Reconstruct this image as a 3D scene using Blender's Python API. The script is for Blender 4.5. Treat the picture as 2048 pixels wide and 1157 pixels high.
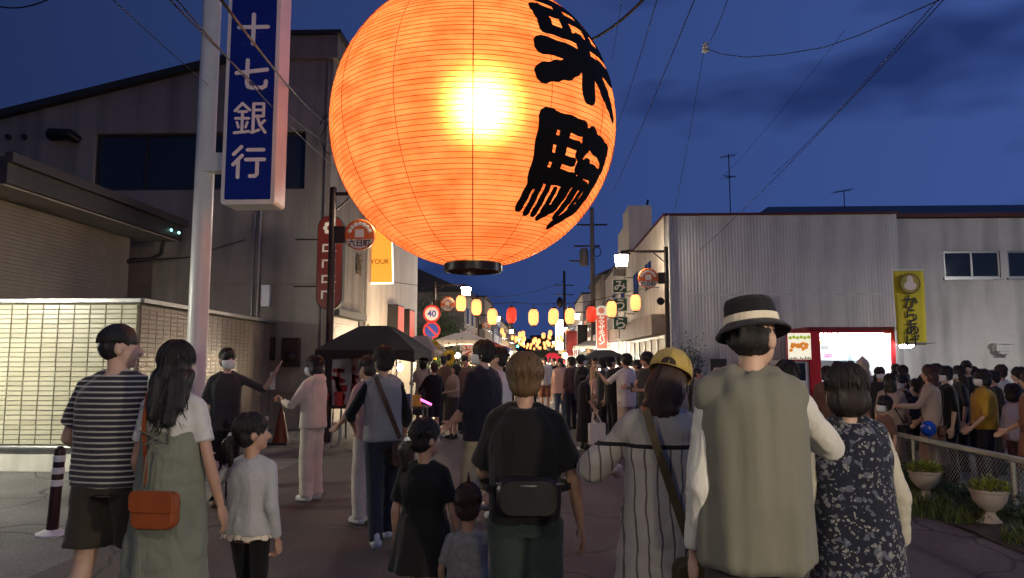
import bpy, bmesh, math, random
import numpy as np
from mathutils import Vector, Matrix, noise

random.seed(7)
R = math.radians
scene = bpy.context.scene
for o in list(bpy.data.objects):
    bpy.data.objects.remove(o)
col = scene.collection

# ------------------------------------------------------------------ camera
F_PX, W_PX, H_PX = 1400.0, 2048.0, 1157.0
CAM = Vector((0, 0, 1.60))
cam = bpy.data.cameras.new('camera')
cam.sensor_width = 36.0
cam.lens = 36.0 * F_PX / W_PX
cam.clip_start, cam.clip_end = 0.05, 3000
cam_o = bpy.data.objects.new('camera', cam)
col.objects.link(cam_o)
cam_o.location = CAM
cam_o.rotation_euler = (R(90 + 5.69), 0, R(2.2))
scene.camera = cam_o

# ------------------------------------------------------------------ world: dusk sky
world = bpy.data.worlds.new('World')
scene.world = world
world.use_nodes = True
nt = world.node_tree
nt.nodes.clear()
wo = nt.nodes.new('ShaderNodeOutputWorld')
bg = nt.nodes.new('ShaderNodeBackground')
sky = nt.nodes.new('ShaderNodeTexSky')
sky.sky_type = 'NISHITA'
sky.sun_disc = False
sky.sun_elevation = R(-2.5)
sky.sun_rotation = R(70)
sky.altitude = 50
sky.air_density = 1.0
sky.dust_density = 0.4
sky.ozone_density = 4.0
tint = nt.nodes.new('ShaderNodeMix'); tint.data_type = 'RGBA'; tint.blend_type = 'MIX'
tint.inputs[0].default_value = 0.80
tint.inputs[7].default_value = (0.265, 0.52, 1.72, 1)
tc = nt.nodes.new('ShaderNodeTexCoord')
mp = nt.nodes.new('ShaderNodeMapping')
mp.inputs['Scale'].default_value = (1.9, 1.9, 5.5)
mp.inputs['Location'].default_value = (0.35, 0.1, 0.35)
cn = nt.nodes.new('ShaderNodeTexNoise'); cn.inputs['Scale'].default_value = 1.5; cn.inputs['Detail'].default_value = 3.0
cn.inputs['Roughness'].default_value = 0.5
cr = nt.nodes.new('ShaderNodeValToRGB')
cr.color_ramp.elements[0].position = 0.58; cr.color_ramp.elements[0].color = (1, 1, 1, 1)
cr.color_ramp.elements[1].position = 0.72; cr.color_ramp.elements[1].color = (0.40, 0.43, 0.52, 1)
cm = nt.nodes.new('ShaderNodeMix'); cm.data_type = 'RGBA'; cm.blend_type = 'MULTIPLY'; cm.inputs[0].default_value = 1.0
L = nt.links.new
L(sky.outputs[0], tint.inputs[6])
L(tc.outputs['Generated'], mp.inputs['Vector']); L(mp.outputs[0], cn.inputs['Vector'])
L(cn.outputs['Fac'], cr.inputs[0])
L(tint.outputs[2], cm.inputs[6]); L(cr.outputs[0], cm.inputs[7])
# afterglow: the western half (to the right) is a little lighter
sx_ = nt.nodes.new('ShaderNodeSeparateXYZ'); L(tc.outputs['Generated'], sx_.inputs[0])
gr = nt.nodes.new('ShaderNodeMapRange'); gr.inputs[1].default_value = -0.8; gr.inputs[2].default_value = 0.8
gr.inputs[3].default_value = 0.50; gr.inputs[4].default_value = 2.15
L(sx_.outputs['X'], gr.inputs[0])
gm_ = nt.nodes.new('ShaderNodeMix'); gm_.data_type = 'RGBA'; gm_.blend_type = 'MULTIPLY'; gm_.inputs[0].default_value = 1.0
L(cm.outputs[2], gm_.inputs[6]); L(gr.outputs[0], gm_.inputs[7])
L(gm_.outputs[2], bg.inputs['Color'])
bg.inputs['Strength'].default_value = 0.10
L(bg.outputs[0], wo.inputs['Surface'])

# ------------------------------------------------------------------ exposure, sampling
vs = scene.view_settings
scene.display_settings.display_device = 'sRGB'
vs.view_transform = 'Standard'; vs.look = 'None'; vs.exposure = 0.0; vs.gamma = 1.0
vs.use_curve_mapping = False
scene.render.engine = 'CYCLES'
cy = scene.cycles
cy.use_denoising = True
try:
    cy.denoiser = 'OPENIMAGEDENOISE'
except Exception:
    pass
cy.max_bounces = 6; cy.diffuse_bounces = 3; cy.glossy_bounces = 3; cy.transmission_bounces = 6
cy.transparent_max_bounces = 12
cy.sample_clamp_indirect = 3.0
cy.caustics_reflective = False; cy.caustics_refractive = False
cy.use_light_tree = True

# ------------------------------------------------------------------ helpers
CAMROT = cam_o.rotation_euler.to_matrix()
def P(px, py, Y):
    """world point on street depth Y seen at photo pixel (px, py)"""
    ray = CAMROT @ Vector(((px - W_PX / 2) / F_PX, -(py - H_PX / 2) / F_PX, -1))
    return CAM + ray * (Y / ray.y)

def tag(o, label=None, cat=None, group=None, kind=None):
    if label: o['label'] = label
    if cat: o['category'] = cat
    if group: o['group'] = group
    if kind: o['kind'] = kind
    return o

def empty(name, loc=(0, 0, 0), rz=0.0):
    o = bpy.data.objects.new(name, None)
    o.empty_display_size = 0.1
    col.objects.link(o)
    o.location = loc
    o.rotation_euler = (0, 0, rz)
    return o

def frame_of(d):
    d = Vector(d).normalized()
    a = Vector((0, 0, 1)) if abs(d.z) < 0.9 else Vector((0, 1, 0))
    u = d.cross(a).normalized()
    return u, d.cross(u).normalized(), d

class MB:
    def __init__(s):
        s.v, s.f, s.m = [], [], []
    def add(s, vs_, fs_, mi=0):
        b = len(s.v)
        s.v.extend([tuple(p) for p in vs_])
        for f in fs_:
            s.f.append(tuple(i + b for i in f)); s.m.append(mi)
        return s
    def box(s, c, size, rot=None, mi=0):
        x, y, z = (k / 2 for k in size)
        pts = [Vector((sx * x, sy * y, sz * z)) for sz in (-1, 1) for sy in (-1, 1) for sx in (-1, 1)]
        if rot is not None:
            pts = [rot @ p for p in pts]
        c = Vector(c)
        return s.add([p + c for p in pts], [(0, 2, 3, 1), (4, 5, 7, 6), (0, 1, 5, 4), (2, 6, 7, 3), (0, 4, 6, 2), (1, 3, 7, 5)], mi)
    def b2(s, x0, x1, y0, y1, z0, z1, mi=0):
        return s.box(((x0 + x1) / 2, (y0 + y1) / 2, (z0 + z1) / 2), (abs(x1 - x0), abs(y1 - y0), abs(z1 - z0)), None, mi)
    def loft(s, rings, mi=0, cap=(True, True), closed=True):
        n = len(rings[0]); vs_, fs_ = [], []
        for r in rings: vs_.extend(r)
        for k in range(len(rings) - 1):
            for i in range(n if closed else n - 1):
                j = (i + 1) % n
                fs_.append((k * n + i, k * n + j, (k + 1) * n + j, (k + 1) * n + i))
        if cap[0]: fs_.append(tuple(reversed(range(n))))
        if cap[1]: fs_.append(tuple(range((len(rings) - 1) * n, len(rings) * n)))
        return s.add(vs_, fs_, mi)
    def tube(s, pts, r, n=6, mi=0, cap=True):
        pts = [Vector(p) for p in pts]
        rr = r if isinstance(r, (list, tuple)) else [r] * len(pts)
        rings = []; u = None
        for k, p in enumerate(pts):
            d = (pts[min(k + 1, len(pts) - 1)] - pts[max(k - 1, 0)])
            if d.length < 1e-9: d = Vector((0, 0, 1))
            d.normalize()
            if u is None:
                u = frame_of(d)[0]
            u = (u - d * u.dot(d))
            if u.length < 1e-6: u = frame_of(d)[0]
            u.normalize(); w = d.cross(u)
            rings.append([p + (u * math.cos(2 * math.pi * i / n) + w * math.sin(2 * math.pi * i / n)) * rr[k] for i in range(n)])
        return s.loft(rings, mi, (cap, cap))
    def cyl(s, p0, p1, r0, r1=None, n=12, mi=0):
        return s.tube([p0, p1], [r0, r0 if r1 is None else r1], n, mi)
    def lathe(s, prof, c=(0, 0, 0), n=24, mi=0, cap=(True, True), mat=None):
        c = Vector(c)
        rings = []
        for r, z in prof:
            ring = [Vector((r * math.cos(2 * math.pi * i / n), r * math.sin(2 * math.pi * i / n), z)) for i in range(n)]
            if mat is not None: ring = [mat @ p for p in ring]
            rings.append([p + c for p in ring])
        return s.loft(rings, mi, cap)
    def ell(s, c, r, rot=None, nu=16, nv=10, mi=0):
        c = Vector(c); vs_ = []; fs_ = []
        for k in range(1, nv):
            t = math.pi * k / nv
            for i in range(nu):
                a = 2 * math.pi * i / nu
                vs_.append(Vector((r[0] * math.sin(t) * math.cos(a), r[1] * math.sin(t) * math.sin(a), -r[2] * math.cos(t))))
        vs_.append(Vector((0, 0, -r[2]))); vs_.append(Vector((0, 0, r[2])))
        bI, tI = len(vs_) - 2, len(vs_) - 1
        for k in range(nv - 2):
            for i in range(nu):
                j = (i + 1) % nu
                fs_.append((k * nu + i, k * nu + j, (k + 1) * nu + j, (k + 1) * nu + i))
        for i in range(nu):
            j = (i + 1) % nu
            fs_.append((bI, j, i)); fs_.append((tI, (nv - 2) * nu + i, (nv - 2) * nu + j))
        if rot is not None: vs_ = [rot @ p for p in vs_]
        return s.add([p + c for p in vs_], fs_, mi)
    def caps(s, p0, p1, r0, r1, n=12, mi=0):
        """tapered capsule"""
        p0, p1 = Vector(p0), Vector(p1)
        d = (p1 - p0); ln = d.length
        if ln < 1e-6: return s.ell(p0, (r0, r0, r0))
        u, w, d = frame_of(d)
        rings = []
        for t in (-85, -60, -30, 0):
            a = R(t); rings.append((p0 + d * r0 * math.sin(a), r0 * math.cos(a)))
        for t in (0, 30, 60, 85):
            a = R(t); rings.append((p1 + d * r1 * math.sin(a), r1 * math.cos(a)))
        return s.loft([[c + (u * math.cos(2 * math.pi * i / n) - w * math.sin(2 * math.pi * i / n)) * q for i in range(n)][::-1] for c, q in rings], mi)
    def mesh(s, name='m'):
        me = bpy.data.meshes.new(name)
        me.from_pydata(s.v, [], s.f)
        if any(s.m): me.polygons.foreach_set('material_index', s.m)
        me.update()
        return me
    def obj(s, name, mats, parent=None, smooth=None, loc=None, rz=0, bevel=0, fix=True):
        me = s.mesh(name)
        if fix:
            b = bmesh.new(); b.from_mesh(me)
            bmesh.ops.recalc_face_normals(b, faces=b.faces)
            b.to_mesh(me); b.free()
        return mesh_obj(name, me, mats, parent, smooth, loc, rz, bevel)

def mesh_obj(name, me, mats, parent=None, smooth=None, loc=None, rz=0, bevel=0):
    for m in (mats if isinstance(mats, (list, tuple)) else [mats]):
        me.materials.append(m)
    if smooth:
        me.shade_smooth()
        if smooth < 180: me.set_sharp_from_angle(angle=R(smooth))
    o = bpy.data.objects.new(name, me)
    col.objects.link(o)
    if parent is not None: o.parent = parent
    if loc is not None: o.location = loc
    o.rotation_euler = (0, 0, rz)
    if bevel:
        bv = o.modifiers.new('b', 'BEVEL'); bv.width = bevel; bv.segments = 2; bv.limit_method = 'ANGLE'
    return o

def copy_tree(o, parent=None):
    c = o.copy(); col.objects.link(c)
    if parent is not None: c.parent = parent
    for ch in list(o.children): copy_tree(ch, c)
    return c

# ---- text as mesh, lying in the XZ plane facing -Y, centred
_tmp = bpy.data.scenes.new('tmp')
def bake(o):
    """mesh of an object with its modifiers applied, evaluated in a scene of its own"""
    _tmp.collection.objects.link(o)
    vl = _tmp.view_layers[0]; vl.update()
    me = bpy.data.meshes.new_from_object(o.evaluated_get(vl.depsgraph))
    bpy.data.objects.remove(o)
    return me
def text_mesh(body, size, extrude=0.004, bold=0.0, sx=1.0):
    cu = bpy.data.curves.new('t', 'FONT')
    cu.body = body; cu.size = size; cu.extrude = extrude; cu.offset = bold
    cu.align_x = 'CENTER'; cu.align_y = 'CENTER'; cu.resolution_u = 4
    me = bake(bpy.data.objects.new('t', cu)); bpy.data.curves.remove(cu)
    n = len(me.vertices)
    if n:
        a = np.empty(n * 3, np.float32); me.vertices.foreach_get('co', a); a = a.reshape(-1, 3)
        c = (a.max(0) + a.min(0)) / 2
        a -= c
        b = np.stack([a[:, 0] * sx, -a[:, 2], a[:, 1]], 1)
        me.vertices.foreach_set('co', b.ravel().astype(np.float32)); me.update()
    me.materials.clear()
    return me

def text_obj(name, body, size, mat, parent, loc, rz=0, extrude=0.004, bold=0.0, sx=1.0):
    return mesh_obj(name, text_mesh(body, size, extrude, bold, sx), mat, parent, None, loc, rz)

# ------------------------------------------------------------------ materials
def srgb(r, g, b):
    f = lambda c: (c / 255 / 12.92) if c / 255 <= 0.04045 else ((c / 255 + 0.055) / 1.055) ** 2.4
    return (f(r), f(g), f(b), 1)

def mat(name, color, rough=0.7, metal=0.0, var=0.15, scale=6.0, bump=0.0, bscale=60.0, spec=0.4, stretch=(1, 1, 1), stain=0.0, streak=False, sheen=0.0, wrinkle=0.0):
    m = bpy.data.materials.new(name); m.use_nodes = True
    t = m.node_tree; n = t.nodes; b = n['Principled BSDF']; lk = t.links.new
    c = tuple(color[:3]) + (1,)
    b.inputs['Roughness'].default_value = rough; b.inputs['Metallic'].default_value = metal
    b.inputs['Specular IOR Level'].default_value = spec
    if sheen:
        b.inputs['Sheen Weight'].default_value = sheen
    tx = n.new('ShaderNodeTexCoord'); mpn = n.new('ShaderNodeMapping'); mpn.inputs['Scale'].default_value = stretch
    lk(tx.outputs['Object'], mpn.inputs[0])
    out = None
    if var:
        nz = n.new('ShaderNodeTexNoise'); nz.inputs['Scale'].default_value = scale; nz.inputs['Detail'].default_value = 6
        nz.inputs['Roughness'].default_value = 0.65
        lk(mpn.outputs[0], nz.inputs['Vector'])
        rp = n.new('ShaderNodeMapRange'); rp.inputs[1].default_value = 0.25; rp.inputs[2].default_value = 0.75
        rp.inputs[3].default_value = 1 - var; rp.inputs[4].default_value = 1 + var
        lk(nz.outputs['Fac'], rp.inputs[0])
        mx = n.new('ShaderNodeMix'); mx.data_type = 'RGBA'; mx.blend_type = 'MULTIPLY'; mx.inputs[0].default_value = 1
        mx.inputs[6].default_value = c; lk(rp.outputs[0], mx.inputs[7]); out = mx.outputs[2]
        rr = n.new('ShaderNodeMapRange'); rr.inputs[3].default_value = max(0.02, rough - 0.1); rr.inputs[4].default_value = min(1, rough + 0.1)
        lk(nz.outputs['Fac'], rr.inputs[0]); lk(rr.outputs[0], b.inputs['Roughness'])
    if stain:
        n2 = n.new('ShaderNodeTexNoise'); n2.inputs['Scale'].default_value = 1.0; n2.inputs['Detail'].default_value = 8
        m2 = n.new('ShaderNodeMapping'); m2.inputs['Scale'].default_value = (2.2, 2.2, 0.22) if streak else (0.8, 0.8, 0.8)
        lk(tx.outputs['Object'], m2.inputs[0]); lk(m2.outputs[0], n2.inputs['Vector'])
        r2 = n.new('ShaderNodeMapRange'); r2.inputs[1].default_value = 0.45; r2.inputs[2].default_value = 0.75
        r2.inputs[3].default_value = 1.0; r2.inputs[4].default_value = 1 - stain
        lk(n2.outputs['Fac'], r2.inputs[0])
        x2 = n.new('ShaderNodeMix'); x2.data_type = 'RGBA'; x2.blend_type = 'MULTIPLY'; x2.inputs[0].default_value = 1
        if out: lk(out, x2.inputs[6])
        else: x2.inputs[6].default_value = c
        lk(r2.outputs[0], x2.inputs[7]); out = x2.outputs[2]
    if out: lk(out, b.inputs['Base Color'])
    else: b.inputs['Base Color'].default_value = c
    if bump:
        n3 = n.new('ShaderNodeTexNoise'); n3.inputs['Scale'].default_value = bscale; n3.inputs['Detail'].default_value = 4
        lk(mpn.outputs[0], n3.inputs['Vector'])
        bp = n.new('ShaderNodeBump'); bp.inputs['Strength'].default_value = bump; bp.inputs['Distance'].default_value = 0.01
        lk(n3.outputs['Fac'], bp.inputs['Height']); lk(bp.outputs[0], b.inputs['Normal'])
        if wrinkle:
            m4 = n.new('ShaderNodeMapping'); m4.inputs['Scale'].default_value = (1.0, 1.0, 0.38); m4.inputs['Rotation'].default_value = (0.3, 0.45, 0.2)
            lk(tx.outputs['Object'], m4.inputs[0])
            n4 = n.new('ShaderNodeTexNoise'); n4.inputs['Scale'].default_value = 9; n4.inputs['Detail'].default_value = 2.5; n4.inputs['Distortion'].default_value = 1.6
            lk(m4.outputs[0], n4.inputs['Vector'])
            b4 = n.new('ShaderNodeBump'); b4.inputs['Strength'].default_value = wrinkle; b4.inputs['Distance'].default_value = 0.028
            lk(n4.outputs['Fac'], b4.inputs['Height']); lk(b4.outputs[0], bp.inputs['Normal'])
    return m

def emat(name, color, strength, base=(0.8, 0.8, 0.8)):
    m = bpy.data.materials.new(name); m.use_nodes = True
    b = m.node_tree.nodes['Principled BSDF']
    b.inputs['Base Color'].default_value = tuple(base[:3]) + (1,)
    b.inputs['Emission Color'].default_value = tuple(color[:3]) + (1,)
    b.inputs['Emission Strength'].default_value = strength
    b.inputs['Roughness'].default_value = 0.4
    return m

def glass_mat(name, color=(0.02, 0.025, 0.03), rough=0.05):
    m = mat(name, color, rough, 0, 0.1, 2, 0, spec=0.6)
    return m

M = {}
M['black_metal'] = mat('black_metal', (0.015, 0.013, 0.012), 0.45, 0.3, 0.3, 15)
M['brown_metal'] = mat('brown_metal', (0.04, 0.025, 0.018), 0.4, 0.3, 0.3, 15)
M['grey_metal'] = mat('grey_metal', (0.30, 0.30, 0.30), 0.4, 0.7, 0.2, 20)
M['white_paint'] = mat('white_paint', (0.72, 0.71, 0.68), 0.35, 0, 0.08, 3, stain=0.2, streak=True)
M['rubber'] = mat('rubber', (0.012, 0.012, 0.013), 0.6, 0, 0.2, 10)
M['lamp_glass'] = emat('lamp_glass', (1.0, 0.88, 0.68), 95)
M['glass_dark'] = glass_mat('glass_dark')
M['concrete'] = mat('concrete', (0.30, 0.29, 0.27), 0.85, 0, 0.2, 3, 0.4, 30, stain=0.35)
M['wood_dark'] = mat('wood_dark', (0.05, 0.035, 0.025), 0.7, 0, 0.3, 8, 0.2, 30, stretch=(1, 1, 0.1))
M['sign_white'] = mat('sign_white', (0.8, 0.8, 0.78), 0.4, 0, 0.05, 4)
M['sign_black'] = mat('sign_black', (0.01, 0.01, 0.01), 0.5, 0, 0, 4)
M['leaf'] = mat('leaf', (0.055, 0.09, 0.025), 0.55, 0, 0.5, 3)
M['wire'] = mat('wire', (0.008, 0.008, 0.009), 0.6, 0, 0, 4)
# ================================================================== SETTING
def asphalt(name, base, tintv=(1, 1, 1), patch=0.35):
    m = bpy.data.materials.new(name); m.use_nodes = True
    t = m.node_tree; n = t.nodes; b = n['Principled BSDF']; lk = t.links.new
    tx = n.new('ShaderNodeTexCoord')
    big = n.new('ShaderNodeTexNoise'); big.inputs['Scale'].default_value = 0.7; big.inputs['Detail'].default_value = 8
    fine = n.new('ShaderNodeTexNoise'); fine.inputs['Scale'].default_value = 90; fine.inputs['Detail'].default_value = 3
    vor = n.new('ShaderNodeTexVoronoi'); vor.inputs['Scale'].default_value = 140
    for q in (big, fine, vor): lk(tx.outputs['Object'], q.inputs['Vector'])
    r1 = n.new('ShaderNodeMapRange'); r1.inputs[1].default_value = 0.3; r1.inputs[2].default_value = 0.7
    r1.inputs[3].default_value = 1 - patch; r1.inputs[4].default_value = 1 + patch
    lk(big.outputs['Fac'], r1.inputs[0])
    r2 = n.new('ShaderNodeMapRange'); r2.inputs[1].default_value = 0.3; r2.inputs[2].default_value = 0.7
    r2.inputs[3].default_value = 0.55; r2.inputs[4].default_value = 1.5
    lk(fine.outputs['Fac'], r2.inputs[0])
    mu = n.new('ShaderNodeMath'); mu.operation = 'MULTIPLY'; lk(r1.outputs[0], mu.inputs[0]); lk(r2.outputs[0], mu.inputs[1])
    mx = n.new('ShaderNodeMix'); mx.data_type = 'RGBA'; mx.blend_type = 'MULTIPLY'; mx.inputs[0].default_value = 1
    mx.inputs[6].default_value = (base * tintv[0], base * tintv[1], base * tintv[2], 1)
    lk(mu.outputs[0], mx.inputs[7])
    dv = n.new('ShaderNodeMix'); dv.data_type = 'RGBA'; dv.inputs[0].default_value = 0.35
    dn = n.new('ShaderNodeTexNoise'); dn.inputs['Scale'].default_value = 1.6; dn.inputs['Detail'].default_value = 6
    lk(tx.outputs['Object'], dn.inputs['Vector']); lk(tx.outputs['Object'], dv.inputs[6]); lk(dn.outputs['Color'], dv.inputs[7])
    ck = n.new('ShaderNodeTexVoronoi'); ck.feature = 'DISTANCE_TO_EDGE'; ck.inputs['Scale'].default_value = 0.8; lk(dv.outputs[2], ck.inputs['Vector'])
    r3 = n.new('ShaderNodeMapRange'); r3.inputs[1].default_value = 0.004; r3.inputs[2].default_value = 0.012; r3.inputs[3].default_value = 0.35; r3.inputs[4].default_value = 1.0
    lk(ck.outputs['Distance'], r3.inputs[0])
    m3 = n.new('ShaderNodeMix'); m3.data_type = 'RGBA'; m3.blend_type = 'MULTIPLY'; m3.inputs[0].default_value = 1
    lk(mx.outputs[2], m3.inputs[6]); lk(r3.outputs[0], m3.inputs[7]); lk(m3.outputs[2], b.inputs['Base Color'])
    b.inputs['Roughness'].default_value = 0.8
    bp = n.new('ShaderNodeBump'); bp.inputs['Strength'].default_value = 0.5; bp.inputs['Distance'].default_value = 0.006
    lk(vor.outputs['Distance'], bp.inputs['Height']); lk(bp.outputs[0], b.inputs['Normal'])
    return m

M['ground'] = asphalt('ground', 0.075, (1, 0.97, 0.93))
M['road'] = asphalt('road', 0.075, (1.12, 0.95, 0.86))
M['apron'] = asphalt('apron', 0.13, (1.02, 1.0, 0.95), 0.45)
M['lot'] = asphalt('lot', 0.06, (1, 0.98, 0.95))

def sheet(name, x0, x1, y0, y1, z, m, nx=1, ny=1):
    b = MB()
    b.add([(x0, y0, z), (x1, y0, z), (x1, y1, z), (x0, y1, z)], [(0, 1, 2, 3)])
    return tag(b.obj(name, m), kind='structure')

g = sheet('ground', -900, 900, -400, 1600, 0.0, M['ground'])
sheet('road', -3.75, 3.25, -30, 300, 0.004, M['road'])
sheet('pavement', -14, -3.75, -12, 15.6, 0.006, M['apron'])
sheet('parking_lot', 4.9, 30, -10, 21.9, 0.005, M['lot'])
M['path'] = asphalt('path', 0.10, (1.15, 0.92, 0.82), 0.4)
sheet('path', 3.25, 4.0, -10, 22, 0.006, M['path'])

M['line'] = mat('line', (0.55, 0.53, 0.49), 0.7, 0, 0.3, 9, 0.3, 60, stain=0.5)
def line(x0, x1, y0, y1, z=0.009):
    b = MB(); n = 8
    pts, fs = [], []
    for i in range(n + 1):
        y = y0 + (y1 - y0) * i / n
        j = 0.012
        pts += [(x0 + random.uniform(-j, j), y, z), (x1 + random.uniform(-j, j), y, z)]
    for i in range(n): fs.append((2 * i, 2 * i + 1, 2 * i + 3, 2 * i + 2))
    return b.add(pts, fs).obj('road_marking', M['line'])
for x0, x1, y0, y1 in ((-3.45, -3.3, 24, 120), (2.95, 3.1, 24, 120)):
    tag(line(x0, x1, y0, y1), kind='structure')
tag(line(0.25, 2.9, 12.55, 12.95), kind='structure')
for k in range(8):
    tag(line(-3.1 + k * 0.82, -2.68 + k * 0.82, 17.6, 21.4), kind='structure')

# kerbs along both sides of the street
kb = MB(); kb.b2(-4.02, -3.87, 16, 140, 0.0, 0.10); kb.b2(3.45, 3.6, 24, 140, 0.0, 0.10)
tag(kb.obj('kerb', M['concrete'], bevel=0.015), kind='structure')

# verge: soil bed and grass between the kerb strip and the fence
M['soil'] = mat('soil', (0.06, 0.045, 0.032), 0.95, 0, 0.4, 5, 0.8, 40)
vb = MB(); nx, ny = 8, 90
pts, fs = [], []
for j in range(ny + 1):
    for i in range(nx + 1):
        x = 3.95 + 0.95 * i / nx; y = 1.0 + 20.5 * j / ny
        z = 0.02 + 0.05 * math.sin(math.pi * i / nx) + 0.03 * noise.noise(Vector((x * 2, y * 2, 0)))
        pts.append((x, y, max(0.012, z)))
for j in range(ny):
    for i in range(nx):
        a = j * (nx + 1) + i; fs.append((a, a + 1, a + nx + 2, a + nx + 1))
tag(vb.add(pts, fs).obj('soil_bed', M['soil'], smooth=180), kind='structure')

M['grass'] = mat('grass', (0.085, 0.115, 0.026), 0.6, 0, 0.55, 1.5)
gm = MB(); rnd = random.Random(3)
for k in range(26000):
    x = 3.55 + 1.32 * rnd.random() ** 0.8; y = 3.4 + 12.0 * rnd.random() ** 1.4
    cl = noise.noise(Vector((x * 1.6, y * 1.6, 3.3)))
    if cl < -0.30 + 0.75 * max(0, 4.05 - x): continue
    h = (0.06 + 0.12 * rnd.random()) * (1 + 0.9 * max(0, cl)); a = rnd.random() * 6.28; w = 0.004 + 0.005 * rnd.random()
    dx, dy = math.cos(a), math.sin(a); ln = h * rnd.uniform(0.2, 0.9)
    gm.add([(x - dy * w, y + dx * w, 0.01), (x + dy * w, y - dx * w, 0.01), (x + dx * ln * .4 + dy * w * .7, y + dy * ln * .4 - dx * w * .7, h * .7), (x + dx * ln * .4 - dy * w * .7, y + dy * ln * .4 + dx * w * .7, h * .7), (x + dx * ln, y + dy * ln, h)], [(0, 1, 2, 3), (3, 2, 4)])
tag(gm.obj('grass', M['grass'], fix=False), 'short weedy grass along the verge beside the fence', 'grass', kind='stuff')
# taller weeds / shrubs at the foot of the fence
lf = MB()
for k in range(5200):
    y = 4.6 + 6.0 * rnd.random(); x = 4.62 + rnd.gauss(0, 0.10)
    hh = 0.16 + 0.16 * noise.noise(Vector((0, y * 1.3, 7))) + 0.05
    z = 0.03 + rnd.random() * max(0.05, hh)
    c = Vector((x, y, z)); d = Vector((rnd.uniform(-1, 1), rnd.uniform(-1, 1), rnd.uniform(0, 1))).normalized()
    u, w, d = frame_of(d); s = 0.012 + 0.018 * rnd.random()
    lf.add([c, c + d * s + u * s * .5, c + d * s * 2.2, c + d * s - u * s * .5], [(0, 1, 2, 3)])
tag(lf.obj('ground_cover', M['leaf'], fix=False), 'low leafy weeds at the foot of the mesh fence', 'weeds', kind='stuff')

# ------------------------------------------------------------------ bank: tiled boundary wall
M['tile'] = mat('tile', (0.52, 0.50, 0.37), 0.35, 0, 0.10, 5, 0.15, 20, stain=0.15)
M['tile_b'] = mat('tile_b', (0.56, 0.53, 0.40), 0.38, 0, 0.10, 5, 0.15, 20, stain=0.15)
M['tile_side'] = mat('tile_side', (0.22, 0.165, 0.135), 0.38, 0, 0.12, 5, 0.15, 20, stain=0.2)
M['grout'] = mat('grout', (0.21, 0.19, 0.13), 0.9, 0, 0.2, 10)
M['plinth'] = mat('plinth', (0.62, 0.60, 0.52), 0.8, 0, 0.1, 3, 0.2, 30, stain=0.4, streak=True)
bw = empty('tiled_wall', (-5.78, 9.9, 0))
tag(bw, 'low cream wall of long thin tiles beside the bank', 'wall')
X0, Y0 = -5.78, 9.9
SX, SY = -6.15, 15.9     # far end of the side wall
b = MB(); b.b2(-14 - X0, 0, 0.0, 0.25, 0.30, 2.40); b.obj('backing', M['grout'], bw)
b = MB(); b.b2(-14 - X0, -0.01, -0.02, 0.26, 0, 0.31); b.obj('plinth', M['plinth'], bw, bevel=0.01)
b = MB(); b.b2(-14 - X0, 0.06, -0.07, 0.30, 2.405, 2.47); b.obj('coping', M['grey_metal'], bw, bevel=0.008)
b = MB(); b.tube([(-14 - X0, -0.06, 0.345), (0.02, -0.06, 0.345)], 0.035, 10); b.obj('ledge_pipe', M['grey_metal'], bw, smooth=60)
tw, th, pw, ph = 0.224, 0.0615, 0.2333, 0.0690
def tile_mesh(w, h, dpt=0.014):
    q = MB(); e = 0.005
    q.add([(-w/2, 0, -h/2), (w/2, 0, -h/2), (w/2, 0, h/2), (-w/2, 0, h/2),
           (-w/2+e, -dpt, -h/2+e), (w/2-e, -dpt, -h/2+e), (w/2-e, -dpt, h/2-e), (-w/2+e, -dpt, h/2-e)],
          [(4, 5, 6, 7), (0, 1, 5, 4), (1, 2, 6, 5), (2, 3, 7, 6), (3, 0, 4, 7)])
    return q
tms = []
M['tile_c'] = mat('tile_c', (0.47, 0.44, 0.32), 0.4, 0, 0.12, 5, 0.15, 20, stain=0.3)
for mm in (M['tile'], M['tile_b'], M['tile_c']):
    me = tile_mesh(tw, th).mesh('tile'); me.materials.append(mm); tms.append(me)
rows = 29
far_tiles = MB()
rr = random.Random(5)
for c in range(35):
    for r_ in range(rows):
        x = -0.02 - tw / 2 - c * pw; z = 0.415 + r_ * ph
        if c < 9:
            o = bpy.data.objects.new('tile', tms[rr.choice((0, 0, 0, 1, 1, 2))]); col.objects.link(o); o.parent = bw
            o.location = (x + rr.uniform(-.0012, .0012), -0.001 - rr.uniform(0, .003), z + rr.uniform(-.001, .001))
            o.rotation_euler = (rr.uniform(-.012, .012), 0, rr.uniform(-.006, .006))
        else:
            q = tile_mesh(tw, th); far_tiles.add([(p[0] + x, p[1] - 0.002, p[2] + z) for p in q.v], q.f)
tag(far_tiles.obj('tile_field', M['tile'], bw), kind='stuff')
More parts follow.
